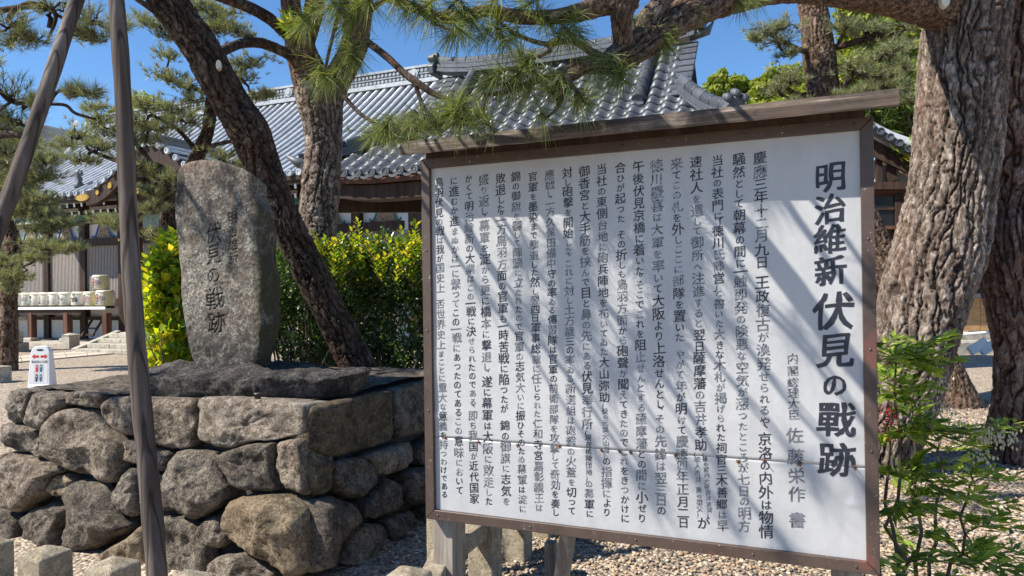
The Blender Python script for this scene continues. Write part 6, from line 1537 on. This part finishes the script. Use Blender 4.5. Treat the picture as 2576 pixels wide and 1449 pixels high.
# resurrection fern like leaf clump in the fork
def leafblade(n, L_, w_, c, spread, seed):
    r_ = np.random.RandomState(seed); vs = []; fs = []
    for i in range(n):
        d = r_.normal(size=3); d[2] = abs(d[2]) * .6 + .1 if r_.rand() < .5 else d[2]; d /= np.linalg.norm(d); s_ = np.cross(d, r_.normal(size=3)); s_ /= np.linalg.norm(s_)
        p = np.array(c) + r_.normal(size=3) * spread; l = L_ * r_.uniform(.6, 1.1); b = len(vs); vs += [p, p + d * l * .45 + s_ * w_, p + d * l, p + d * l * .45 - s_ * w_]; fs.append((b, b + 1, b + 2, b + 3))
    return np.array(vs), np.array(fs)
v, f = leafblade(130, .17, .016, P(733, 72, 7.75), .045, 5); tag(link('epiphyte_clump', npmesh('epiphyte_clump', v, f), mat=M['yellow_leaf']), 'bright green clump of leaves growing in the fork of the central pine', 'plant')

# ---- pines on the left
pa = thing('pine_tree', 'pine whose fine needled branches spread behind the slanting pole', 'pine tree', tuple(G(-260, 1180)), group='old pine trees in the precinct')
bark_tube('trunk', path([(-260, 1250, 5.9, 60), (-230, 900, 5.9, 48), (-200, 600, 5.8, 42), (-150, 300, 5.8, 36), (-170, 50, 5.7, 32), (-120, -200, 5.7, 22)]), 80, 260, .02, .09, .16, M['bark_dark'], pa, 41)
for i, L_ in enumerate([[(-150, 330, 5.8, 16), (-60, 345, 5.8, 11), (30, 338, 5.7, 8), (85, 352, 5.7, 5)], [(-170, 60, 5.7, 16), (-60, 40, 5.6, 10), (40, 20, 5.6, 7), (120, 18, 5.6, 6), (140, 45, 5.6, 5), (125, 90, 5.6, 3)],
   [(40, 20, 5.6, 5), (90, 8, 5.6, 4), (180, 60, 5.7, 4), (230, 90, 5.8, 3)], [(85, 352, 5.7, 5), (140, 235, 5.6, 4), (190, 240, 5.6, 3), (240, 235, 5.6, 3)], [(120, 262, 5.7, 4), (165, 265, 5.7, 4), (190, 285, 5.7, 4), (240, 300, 5.7, 3)]]):
    bark_tube('branch', path(L_), 22, 60, .004, .03, .04, M['bark_dark'], pa, 42 + i)
pine_pads(pa, [P(40, 20, 5.6), P(125, 70, 5.6), P(230, 90, 5.8), P(-60, 345, 5.8), P(190, 240, 5.6), P(240, 300, 5.7), P(-60, 40, 5.6)],
  [(20, 50, 5.5, 55, 36), (75, 88, 5.6, 42, 22), (30, 95, 5.6, 40, 24), (215, 35, 5.8, 45, 30), (235, 90, 5.8, 42, 20), (205, 78, 5.7, 30, 18), (130, 15, 5.6, 45, 16), (225, 228, 5.6, 34, 16), (180, 225, 5.6, 22, 12), (30, 235, 5.8, 40, 34), (0, 300, 5.9, 50, 40), (60, 300, 5.9, 40, 30), (20, 370, 5.9, 46, 34), (90, 260, 5.8, 24, 16), (300, 60, 6.2, 25, 20), (-60, 180, 5.6, 60, 30)], 51, 1.0, .115, .0032, 28)
pb = thing('pine_tree', 'pine with twisted dark trunk on the gravel beside the stone lantern', 'pine tree', tuple(G(22, 930)), group='old pine trees in the precinct')
bark_tube('trunk', path([(20, 950, 15.5, 24), (22, 900, 15.5, 20), (22, 800, 15.5, 18), (22, 730, 15.5, 18), (28, 690, 15.5, 19), (36, 650, 15.4, 18), (30, 600, 15.4, 17), (16, 560, 15.4, 15), (-5, 500, 15.4, 12), (10, 420, 15.4, 9)]), 60, 200, .03, .14, .22, M['bark_mid'], pb, 47)
for i, L_ in enumerate([[(36, 640, 15.4, 7), (70, 615, 15.3, 6), (110, 622, 15.2, 5), (170, 610, 15.2, 4)], [(16, 560, 15.4, 7), (60, 520, 15.3, 5), (110, 500, 15.2, 4), (140, 510, 15.2, 3)], [(10, 430, 15.4, 7), (60, 400, 15.3, 5), (120, 395, 15.2, 4)], [(36, 690, 15.4, 5), (5, 700, 15.3, 5), (-10, 690, 15.3, 4)]]):
    bark_tube('branch', path(L_), 14, 40, .008, .08, .1, M['bark_dark'], pb, 80 + i)
pine_pads(pb, [P(110, 622, 15.2), P(110, 500, 15.2), P(120, 395, 15.2), P(60, 400, 15.3), P(5, 700, 15.3), P(170, 610, 15.2)],
  [(95, 505, 15, 46, 14), (60, 530, 15, 40, 16), (120, 540, 15, 40, 14), (150, 560, 15, 36, 14), (95, 575, 15, 34, 12), (130, 615, 14.8, 50, 12), (180, 622, 14.8, 30, 9), (90, 650, 14.8, 30, 10), (35, 695, 14.8, 34, 14), (5, 660, 15, 26, 18), (30, 460, 15.2, 50, 22), (90, 440, 15.2, 44, 18), (20, 400, 15.2, 44, 24), (110, 400, 15, 40, 16), (50, 350, 15.2, 44, 20), (25, 725, 14.8, 20, 10), (60, 480, 15, 40, 14)], 61, 1.05, .15, .010, 22)
pcn = thing('pine_tree', 'pine with layered pads of needles behind the upright pole and stone', 'pine tree', tuple(G(455, 990)), group='old pine trees in the precinct')
bark_tube('trunk', path([(430, 1010, 10.8, 34), (440, 850, 10.8, 26), (440, 700, 10.8, 22), (425, 560, 10.8, 20), (450, 480, 10.8, 19), (495, 395, 10.7, 17), (522, 330, 10.6, 15), (530, 270, 10.5, 13), (535, 200, 10.5, 10), (530, 110, 10.5, 7), (528, 30, 10.5, 5)]), 60, 320, .018, .09, .14, M['bark_dark'], pcn, 53)
for i, L_ in enumerate([[(500, 390, 10.7, 8), (470, 350, 10.6, 6), (440, 320, 10.5, 5), (400, 300, 10.4, 4)], [(505, 375, 10.7, 7), (560, 360, 10.5, 5), (610, 350, 10.4, 4)], [(430, 560, 10.8, 8), (390, 430, 10.6, 6), (340, 360, 10.5, 5), (300, 340, 10.4, 4)], [(440, 500, 10.8, 8), (350, 425, 10.5, 6), (280, 400, 10.3, 5), (230, 380, 10.2, 4)],
   [(535, 210, 10.5, 6), (590, 185, 10.4, 5), (640, 160, 10.3, 4)], [(532, 240, 10.5, 6), (470, 215, 10.4, 5), (420, 200, 10.3, 4)], [(530, 110, 10.5, 5), (480, 60, 10.4, 4), (440, 45, 10.3, 3)], [(430, 600, 10.8, 6), (400, 580, 10.5, 5), (360, 600, 10.3, 4)]]):
    bark_tube('branch', path(L_), 14, 50, .006, .06, .08, M['bark_dark'], pcn, 90 + i)
pine_pads(pcn, [P(400, 300, 10.4), P(610, 350, 10.4), P(300, 340, 10.4), P(230, 380, 10.2), P(640, 160, 10.3), P(420, 200, 10.3), P(440, 45, 10.3), P(528, 30, 10.5), P(535, 180, 10.5), P(360, 600, 10.3), P(350, 425, 10.5)],
  [(500, 15, 10.4, 50, 18), (560, 35, 10.4, 48, 18), (445, 55, 10.3, 36, 14), (385, 60, 10.3, 34, 12), (360, 45, 10.4, 26, 12), (530, 70, 10.3, 50, 20), (590, 70, 10.3, 36, 16), (620, 85, 10.3, 26, 12), (420, 85, 10.4, 30, 12), (425, 140, 10.3, 34, 14), (640, 150, 10.3, 38, 18), (600, 160, 10.3, 34, 14), (425, 190, 10.3, 42, 14), (470, 215, 10.3, 40, 14), (610, 195, 10.3, 34, 12), (640, 240, 10.3, 36, 11), (675, 235, 10.3, 20, 8), (490, 245, 10.3, 34, 12),
   (375, 262, 10.3, 46, 20), (430, 275, 10.3, 42, 20), (350, 300, 10.3, 44, 20), (470, 300, 10.3, 42, 18), (400, 320, 10.3, 44, 16), (365, 350, 10.4, 40, 14), (300, 330, 10.3, 44, 16), (250, 300, 10.2, 40, 18), (200, 330, 10.2, 40, 18), (260, 370, 10.2, 44, 14), (210, 400, 10.2, 38, 13), (335, 410, 10.3, 40, 12), (400, 430, 10.3, 36, 12), (380, 480, 10.3, 40, 14), (430, 450, 10.2, 30, 12), (560, 395, 10.3, 40, 12), (610, 410, 10.3, 30, 10), (380, 520, 10.2, 44, 12), (300, 560, 10.2, 44, 14), (265, 550, 10.2, 36, 12), (395, 590, 10.2, 32, 12), (240, 270, 10.3, 30, 12), (160, 360, 10.2, 34, 14)], 63, 1.0, .115, .0065, 22)

# ---- pine behind the board on the right
pd = thing('pine_tree', 'rough barked curved pine rising behind the signboard cap', 'pine tree', tuple(G(2405, 1030)), group='old pine trees in the precinct')
bark_tube('trunk', path([(2412, 1050, 9.3, 66), (2392, 985, 9.3, 48), (2350, 880, 9.35, 40), (2290, 770, 9.4, 38), (2215, 640, 9.5, 36), (2150, 500, 9.6, 35), (2100, 360, 9.7, 34), (2076, 250, 9.8, 36), (2062, 150, 9.8, 35), (2050, 60, 9.8, 34), (2036, -30, 9.8, 32), (2020, -200, 9.8, 26), (2040, -420, 9.8, 16)]), 100, 520, .018, .06, .085, M['bark_mid'], pd, 57)
for i, L_ in enumerate([[(2060, 120, 9.8, 9), (2110, 118, 9.7, 8), (2170, 100, 9.6, 8), (2230, 88, 9.5, 7), (2260, 86, 9.5, 4)], [(2075, 245, 9.8, 10), (2115, 225, 9.7, 9), (2150, 180, 9.6, 7), (2190, 160, 9.5, 4)], [(2055, 130, 9.8, 8), (2010, 125, 9.7, 7), (1970, 105, 9.6, 6), (1930, 85, 9.5, 3)], [(2050, 238, 9.8, 8), (2010, 240, 9.7, 7), (1985, 225, 9.6, 5), (1970, 210, 9.6, 3)], [(2110, 110, 9.7, 5), (2125, 60, 9.6, 4), (2110, 30, 9.6, 3)]]):
    bark_tube('branch', path(L_), 20, 60, .006, .05, .06, M['bark_dark'], pd, 100 + i)
pine_pads(pd, [P(2230, 88, 9.5), P(2150, 180, 9.6), P(1930, 85, 9.5), P(1970, 210, 9.6), P(2110, 30, 9.6), P(2190, 160, 9.5), P(2040, -200, 9.8)],
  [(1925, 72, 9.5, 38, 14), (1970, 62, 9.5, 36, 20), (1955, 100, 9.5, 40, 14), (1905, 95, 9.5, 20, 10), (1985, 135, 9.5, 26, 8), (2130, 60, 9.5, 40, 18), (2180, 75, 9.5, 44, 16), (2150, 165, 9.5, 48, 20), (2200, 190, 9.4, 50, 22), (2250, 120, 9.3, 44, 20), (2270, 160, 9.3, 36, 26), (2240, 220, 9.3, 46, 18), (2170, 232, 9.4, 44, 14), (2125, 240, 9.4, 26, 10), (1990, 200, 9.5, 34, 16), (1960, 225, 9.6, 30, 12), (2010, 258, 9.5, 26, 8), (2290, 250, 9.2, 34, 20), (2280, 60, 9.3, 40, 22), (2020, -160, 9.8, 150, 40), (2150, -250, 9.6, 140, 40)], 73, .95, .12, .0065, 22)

# ---- broadleaf trees beyond
def lobe_tree(name, label, lobes, Y, leaf, n_per, mat, base_px, seed, trunk=True, dy=2.0):
    r_ = np.random.RandomState(seed); tr = thing(name, label, 'tree', tuple(G(*base_px)) if base_px[1] > 740 else (P(base_px[0], 700, Y).x, Y, 0))
    V, F = [], []; b = 0; mbr = MB(); bx = P(base_px[0], 700, Y).x
    for (px, py, rp) in lobes:
        rp = rp * 1.22
        yy = Y + r_.uniform(-dy, dy) * .5; c = np.array(P(px, py, yy)); R = rp / FPX * yy
        mbr.tube(wiggle((bx, Y, .5 * c[2]), c, 5, .05, seed + int(px)), [.16, .12, .09, .06, .05, .03], 5)
        nsub = 15
        for s_ in range(nsub):
            d = r_.normal(size=3); d /= np.linalg.norm(d); sc = c + d * R * r_.uniform(.25, .8); SR = R * r_.uniform(.28, .5)
            m_ = int(n_per / nsub * r_.uniform(.7, 1.3)); dd = r_.normal(size=(m_, 3)); dd /= np.linalg.norm(dd, axis=1)[:, None]; dd[:, 2] = dd[:, 2] * .8 + .15
            p = sc + dd * SR * (r_.rand(m_, 1) ** .35)
            nrm = dd * .6 + r_.normal(size=(m_, 3)) * .55 + np.array([0, 0, .35]); nrm /= np.linalg.norm(nrm, axis=1)[:, None]
            t = np.cross(nrm, r_.normal(size=(m_, 3))); t /= np.linalg.norm(t, axis=1)[:, None]; q = np.cross(nrm, t); l = leaf * r_.uniform(.6, 1.2, (m_, 1))
            v = np.stack([p - t * l, p + q * l * .42, p + t * l, p - q * l * .42], 1).reshape(-1, 3); f = np.arange(m_ * 4).reshape(-1, 4) + b; V.append(v); F.append(f); b += m_ * 4
    link('crown', npmesh('crown', np.vstack(V), np.vstack(F)), tr, mat, kind='stuff')
    if trunk: mbr.tube([(bx, Y, -.1), (bx + .1, Y, 2), (bx - .1, Y, P(px, 330, Y).z)], [.38, .3, .2], 9)
    mbr.build('trunk', M['bark_mid'], tr); return tr
lobe_tree('camphor_tree', 'bright yellow green rounded tree just past the gatehouse roof end', [(1825, 215, 36), (1800, 230, 34), (1855, 228, 34), (1830, 250, 44), (1785, 262, 36), (1880, 262, 34), (1790, 300, 42), (1840, 305, 48), (1885, 310, 42), (1830, 370, 70), (1780, 350, 40)], 36, .16, 1500, M['camphor'], (1835, 700), 5)
lobe_tree('camphor_tree', 'large bright yellow green crown directly behind the rough barked curved pine', [(1935, 235, 42), (1990, 225, 44), (2030, 225, 40), (1910, 275, 40), (1960, 280, 50), (2020, 285, 50), (1925, 215, 34), (1960, 205, 36), (1995, 200, 36), (1890, 320, 44), (1940, 330, 60), (2080, 260, 40), (2120, 270, 50), (2040, 340, 70), (2160, 300, 50)], 33, .15, 1500, M['camphor'], (1990, 700), 6)
lobe_tree('broadleaf_tree', 'tall green leafy tree between the curved pine and the massive pine', [(2140, 30, 44), (2190, 20, 40), (2240, 50, 46), (2285, 40, 44), (2310, 90, 44), (2160, 80, 40), (2210, 95, 44), (2120, 130, 36), (2150, 165, 50), (2200, 150, 46), (2260, 140, 50), (2310, 170, 50), (2140, 215, 40), (2190, 215, 50), (2250, 220, 54), (2310, 240, 50), (2280, 290, 54), (2230, 290, 50), (2300, 340, 50), (2340, 60, 50), (2350, 200, 60)], 27, .13, 1300, M['camphor'], (2250, 700), 7)
lobe_tree('evergreen_tree', 'dark green evergreen tree behind the side building roof', [(2240, 180, 50), (2290, 260, 50), (2250, 300, 50), (2290, 330, 46), (2320, 380, 50), (2270, 260, 50), (2330, 300, 60), (2180, 250, 50), (2390, 420, 60)], 24, .13, 1300, M['camphor_dark'], (2310, 700), 8)
lobe_tree('camphor_tree', 'distant green tree top showing above the hall roof between the poles', [(345, 270, 40), (395, 285, 36), (440, 300, 30), (300, 300, 36), (250, 330, 30), (480, 310, 24)], 44, .2, 900, M['camphor'], (360, 700), 9)
lobe_tree('evergreen_tree', 'dark leafy shrub seen in the gap between the two pine trunks', [(2450, 690, 40), (2480, 720, 40), (2500, 660, 46), (2440, 640, 40), (2470, 590, 50), (2520, 730, 46), (2400, 700, 50), (2230, 730, 30), (2560, 660, 60)], 19.5, .09, 1400, M['camphor_dark'], (2470, 900), 10)
m_ = MB(); m_.lathe((P(2295, 386, 12.6).x, 12.6, P(2295, 386, 12.6).z), [(.05, 0), (.05, .02)], 6)
v, f = leafblade(160, .22, .01, P(2290, 378, 12.7), .10, 8); tag(link('roof_fern', npmesh('roof_fern', v, f), mat=M['yellow_leaf']), 'yellowish fern tuft growing on the side building roof verge', 'plant')

# ================================================================== SHRUBS
def leaf_mesh(n, pos, nrm, tip, L_, w_, fold=.25):
    """arrays: folded pointed leaves, 4 tris each"""
    t = tip / np.linalg.norm(tip, axis=1)[:, None]; s_ = np.cross(nrm, t); s_ /= np.linalg.norm(s_, axis=1)[:, None] + 1e-9; nn = np.cross(t, s_)
    L_ = L_[:, None]; w_ = w_[:, None]
    v = np.stack([pos, pos + t * L_ * .45 + s_ * w_ + nn * w_ * fold, pos + t * L_, pos + t * L_ * .45 - s_ * w_ + nn * w_ * fold, pos + t * L_ * .5 - nn * w_ * fold * .3], 1).reshape(-1, 3)
    b = (np.arange(n) * 5)[:, None, None]; f = np.array([(0, 1, 4), (1, 2, 4), (2, 3, 4), (3, 0, 4)])[None] + b
    return v, f.reshape(-1, 3)
def shrub(name, label, boxes, n, L_, w_, mat, seed, tipup=.5, stems=20, cat='shrub'):
    r_ = np.random.RandomState(seed); c0 = boxes[0][0]; tr = thing(name, label, cat, (c0[0], c0[1], 0)); V, F = [], []; b = 0; sm = MB()
    tot = sum(q[2] for q in boxes)
    for c, rad, wt in boxes:
        m_ = int(n * wt / tot); d = r_.normal(size=(m_, 3)); d /= np.linalg.norm(d, axis=1)[:, None]; rr = r_.rand(m_, 1) ** .28
        p = np.array(c) + d * np.array(rad) * rr * (1 + .16 * np.sin(d[:, :1] * 9 + d[:, 2:] * 7 + seed)); p[:, 2] = np.maximum(p[:, 2], .05)
        nrm = d + r_.normal(size=(m_, 3)) * .6 + np.array([0, 0, .6]); nrm /= np.linalg.norm(nrm, axis=1)[:, None]; tip = np.cross(nrm, r_.normal(size=(m_, 3))) + d * .7 + np.array([0, 0, tipup])
        v, f = leaf_mesh(m_, p, nrm, tip, L_ * r_.uniform(.6, 1.2, m_), w_ * r_.uniform(.7, 1.2, m_)); V.append(v); F.append(f + b); b += len(v)
        for k in range(int(stems * wt / tot) + 2):
            e = np.array(c) + r_.normal(size=3) * np.array(rad) * .5; q0 = (c[0] + r_.normal() * rad[0] * .4, c[1] + r_.normal() * rad[1] * .3, -.05)
            sm.tube(wiggle(q0, e, 5, .05, seed + k), list(np.linspace(.018, .004, 6)), 5)
    link('leaves', npmesh('leaves', np.vstack(V), np.vstack(F)), tr, mat, kind='stuff'); sm.build('stems', M['stem'], tr, 'stuff'); return tr
def sb(px, py, Y, rx, ry, wt, dy=.45): c = P(px, py, Y); return ((c.x, c.y, c.z), (rx / FPX * Y, dy, ry / FPX * Y), wt)
shrub('hedge', 'dense glossy green hedge behind the stone platform and leaning trunk', [sb(880, 690, 7.0, 95, 95, 2), sb(770, 700, 7.0, 85, 90, 2), sb(990, 680, 7.0, 100, 95, 2), sb(1090, 690, 7.0, 80, 100, 1.2), sb(780, 830, 7.0, 100, 120, 1.8), sb(900, 830, 7.1, 110, 120, 1.8), sb(1020, 840, 7.1, 110, 130, 1.8), sb(1120, 850, 7.1, 80, 130, 1.0), sb(900, 950, 7.1, 150, 90, 1), sb(1060, 960, 7.1, 130, 90, 1), sb(700, 740, 7.0, 60, 120, 1), sb(620, 760, 7.0, 80, 130, 1)], 34000, .050, .0135, M['hedge'], 3, .3, 60)
# fresh shoots standing over the hedge
def shoots(px_list, Y, mat, name, label, L_=.07, seed=4):
    r_ = np.random.RandomState(seed); V, F = [], []; b = 0; sm = MB(); tr = thing(name, label, 'shrub', tuple(P(px_list[0][0], px_list[0][1], Y)))
    for px, py in px_list:
        yy = Y + r_.uniform(-.25, .15); top = np.array(P(px, py, yy)); base = top + np.array([r_.normal() * .03, 0, -.22]); sm.tube([tuple(base), tuple((base + top) / 2 + r_.normal(size=3) * .008), tuple(top)], [.004, .003, .002], 4)
        m_ = 16; t = np.linspace(.1, 1, m_); a = np.arange(m_) * 2.4; p = base + (top - base) * t[:, None]; tip = np.stack([np.cos(a), np.sin(a) * .9, np.full(m_, .7)], 1); nrm = np.stack([-np.cos(a) * .6, -np.sin(a) * .6, np.ones(m_)], 1) + r_.normal(size=(m_, 3)) * .2
        v, f = leaf_mesh(m_, p, nrm, tip, np.full(m_, L_) * r_.uniform(.7, 1.1, m_), np.full(m_, L_ * .23)); V.append(v); F.append(f + b); b += len(v)
    link('leaves', npmesh('leaves', np.vstack(V), np.vstack(F)), tr, mat, kind='stuff'); sm.build('stems', M['stem'], tr, 'stuff')
rr_ = np.random.RandomState(9)
shoots([(900, 556), (885, 580), (860, 590), (925, 585), (1045, 560), (1010, 575), (1030, 590), (975, 595), (1055, 600), (790, 590), (775, 600), (820, 600), (845, 605), (945, 600)] + [(rr_.uniform(760, 1060), rr_.uniform(596, 680)) for _ in range(60)], 6.75, M['yellow_leaf'], 'young_shoots', 'yellow green young shoots standing up from the top of the hedge')
shrub('leafy_shrub', 'sunlit yellow green shrub right beside the inscribed stone', [sb(425, 690, 6.3, 46, 62, 1.2, .3), sb(440, 640, 6.3, 26, 40, .6, .2), sb(415, 770, 6.3, 42, 62, 1.2, .3), sb(440, 840, 6.2, 46, 66, 1.2, .3), sb(470, 740, 6.4, 50, 90, 1.2, .3), sb(430, 900, 6.2, 50, 40, .6, .25), sb(450, 960, 6.2, 60, 80, .8, .3)], 4200, .098, .025, M['yellow_leaf'], 12, .5, 30)
shoots([(385, 632), (372, 655), (395, 650), (408, 620), (430, 600), (436, 585), (380, 690), (368, 720), (375, 745), (368, 790), (372, 815), (385, 860), (380, 905), (395, 900), (410, 590), (365, 700)], 6.2, M['yellow_leaf'], 'leafy_shrub', 'orange tipped shoots standing out of the sunlit yellow green shrub', .115, 14)

# ---- nandina bush
nan = thing('nandina_bush', 'nandina bush with pointed leaves, red berries and cream flower sprays', 'bush', tuple(G(2290, 1640)))
rn = np.random.RandomState(31); V, F = [], []; bb = 0; sm = MB(); fl = MB(); be = MB()
def spray(a, b, n, L_, wd, seed, pairs=True):
    global bb
    r_ = np.random.RandomState(seed); pts = wiggle(a, b, 5, .05, seed); sm.tube([tuple(q) for q in pts], list(np.linspace(.004, .0015, 6)), 5)
    ax_ = (np.array(b) - np.array(a)); ax_ /= np.linalg.norm(ax_); sd = np.cross(ax_, [0, 0, 1]); sd /= np.linalg.norm(sd) + 1e-9
    P_, T_, N2 = [], [], []
    for i in range(n):
        t = .2 + .8 * i / (n - 1); j = min(int(t * 5), 4); p = pts[j] + (pts[j + 1] - pts[j]) * (t * 5 - j); s_ = 1 if i % 2 else -1
        off = sd * s_ * r_.uniform(.0, .05); 
        for k in range(3):
            tip = ax_ * r_.uniform(.4, 1) + sd * s_ * r_.uniform(.2, 1.2) + np.array([0, 0, r_.uniform(-.35, .35)]); P_.append(p + off * k * .6 + r_.normal(size=3) * .008); T_.append(tip); N2.append(np.array([0, -.35, 1]) + r_.normal(size=3) * .35)
    m_ = len(P_); v, f = leaf_mesh(m_, np.array(P_), np.array(N2), np.array(T_), L_ * r_.uniform(.65, 1.15, m_), wd * r_.uniform(.8, 1.2, m_), .2); V.append(v); F.append(f + bb); bb += len(v)
trunks = [(2268, 1500, 3.35), (2300, 1500, 3.5), (2240, 1500, 3.45), (2330, 1520, 3.6), (2210, 1500, 3.5), (2380, 1560, 3.5)]
tops_ = [(2255, 905, 3.35), (2300, 1050, 3.5), (2235, 960, 3.5), (2370, 1090, 3.55), (2200, 900, 3.5), (2440, 1220, 3.4)]
TT = []
for (a, b) in zip(trunks, tops_):
    A0 = P(*a); A0.z = -.02; w_ = wiggle(tuple(A0), tuple(P(*b)), 8, .03, int(a[0])); sm.tube([tuple(q) for q in w_], list(np.linspace(.011, .005, 9)), 7); TT += w_[2:]
targets = [(2270, 850), (2310, 865), (2360, 855), (2345, 890), (2290, 885), (2240, 870), (2380, 845), (2395, 905), (2250, 905), (2300, 920), (2340, 930), (2225, 930), (2260, 960), (2290, 980), (2330, 975),
 (2250, 1000), (2235, 1040), (2290, 1030), (2350, 1060), (2400, 1075), (2440, 1090), (2490, 1075), (2530, 1060), (2560, 1065), (2470, 1110), (2420, 1120), (2370, 1130), (2320, 1110), (2280, 1090), (2240, 1100), (2300, 1150), (2350, 1165), (2400, 1165), (2450, 1150), (2500, 1180), (2540, 1200), (2460, 1210), (2400, 1210), (2340, 1200), (2280, 1190), (2240, 1180),
 (2250, 1230), (2310, 1240), (2370, 1240), (2430, 1250), (2480, 1240), (2360, 1230), (2290, 1280), (2240, 1290), (2360, 1290), (2420, 1300), (2470, 1310), (2520, 1300), (2560, 1330), (2550, 1380), (2490, 1370), (2430, 1350), (2370, 1350), (2310, 1340), (2250, 1340), (2280, 1400), (2340, 1400), (2400, 1400), (2460, 1410), (2520, 1430), (2240, 1430), (2300, 1450), (2380, 1450), (2440, 1460), (2560, 1270), (2575, 1440)]
for i, (px, py) in enumerate(targets):
    if py > 940 and i % 5 == 1: continue
    e = np.array(P(px + rn.uniform(-8, 8), py, 3.35 + rn.uniform(-.35, .35))); a = min(TT, key=lambda q: np.linalg.norm(np.array(q) - e) + .5 * max(0, q[2] - e[2])); a = np.array(a)
    d = np.linalg.norm(e - a); 
    if d > .55: mid = e - (e - a) / d * .4; sm.tube([tuple(a), tuple((a + mid) / 2 + np.array([0, 0, .03])), tuple(mid)], [.005, .004, .003], 5); a = mid
    spray(a, e, 11, .082, .0115, 300 + i)
    if 0: spray(a, e + rn.normal(size=3) * .06, 7, .08, .0125, 500 + i)
ob = link('leaves', npmesh('leaves', np.vstack(V), np.vstack(F)), nan, M['nandina'], kind='stuff'); sm.build('stems', M['stem'], nan, 'stuff')
for (px, py, Y, n) in ((2358, 970, 3.3, 60), (2365, 1030, 3.3, 34), (2480, 1098, 3.2, 70), (2530, 1105, 3.2, 60), (2400, 1085, 3.3, 40), (2470, 1150, 3.2, 40)):
    c = np.array(P(px, py, Y)); 
    for i in range(n):
        p = c + rn.normal(size=3) * np.array([.028, .02, .022]); r_ = rn.uniform(.004, .0065); fl.lathe(tuple(p), [(0, -r_ * 1.8), (r_, 0), (0, r_ * 1.8)], 5)
fl.build('flower_spray', M['flower'], nan, 'stuff')
for (px, py, n) in ((2232, 1040, 34), (2228, 1075, 26), (2250, 1060, 20), (2240, 1100, 16)):
    c = np.array(P(px, py, 3.3))
    for i in range(n):
        p = c + rn.normal(size=3) * np.array([.02, .02, .02]); r_ = .0045; be.lathe(tuple(p), [(0, -r_), (r_ * .8, -r_ * .6), (r_, 0), (r_ * .8, r_ * .6), (0, r_)], 6)
be.build('berries', M['berry'], nan, 'stuff')

# ================================================================== SUPPORT POLES
def pole(label, a, b, ra, rb, seed):
    n = 60; A = np.array(a); Bv = np.array(b); pts = []
    for i in range(n):
        s_ = i / (n - 1); p = A + (Bv - A) * s_ + np.array([.012 * math.sin(s_ * 9 + seed), .01 * math.sin(s_ * 7), 0]); pts.append((Vector(p), (ra + (rb - ra) * s_) * (1 + .03 * math.sin(s_ * 40 + seed) + .02 * math.sin(s_ * 90))))
    m_ = MB(); m_.tube([p for p, _ in pts], [r_ for _, r_ in pts], 24); tag(m_.build('support_pole', M['pole']), label, 'support pole', 'wooden poles propping the pines')
a = P(388, 1460, 3.45); b = P(290, 0, 3.55); d = (b - a).normalized(); a2 = a - d * ((a.z + .1) / d.z)
pole('upright grey weathered pole in front of the stone platform', a2, b + d * .5, .050, .035, 1)
a = P(-8, 580, 3.4); b = P(200, -10, 3.7); d = (b - a).normalized(); a2 = a - d * ((a.z + .05) / d.z)
pole('slanting brown weathered pole leaning beside the upright grey pole', a2, b + d * .4, .040, .034, 2)
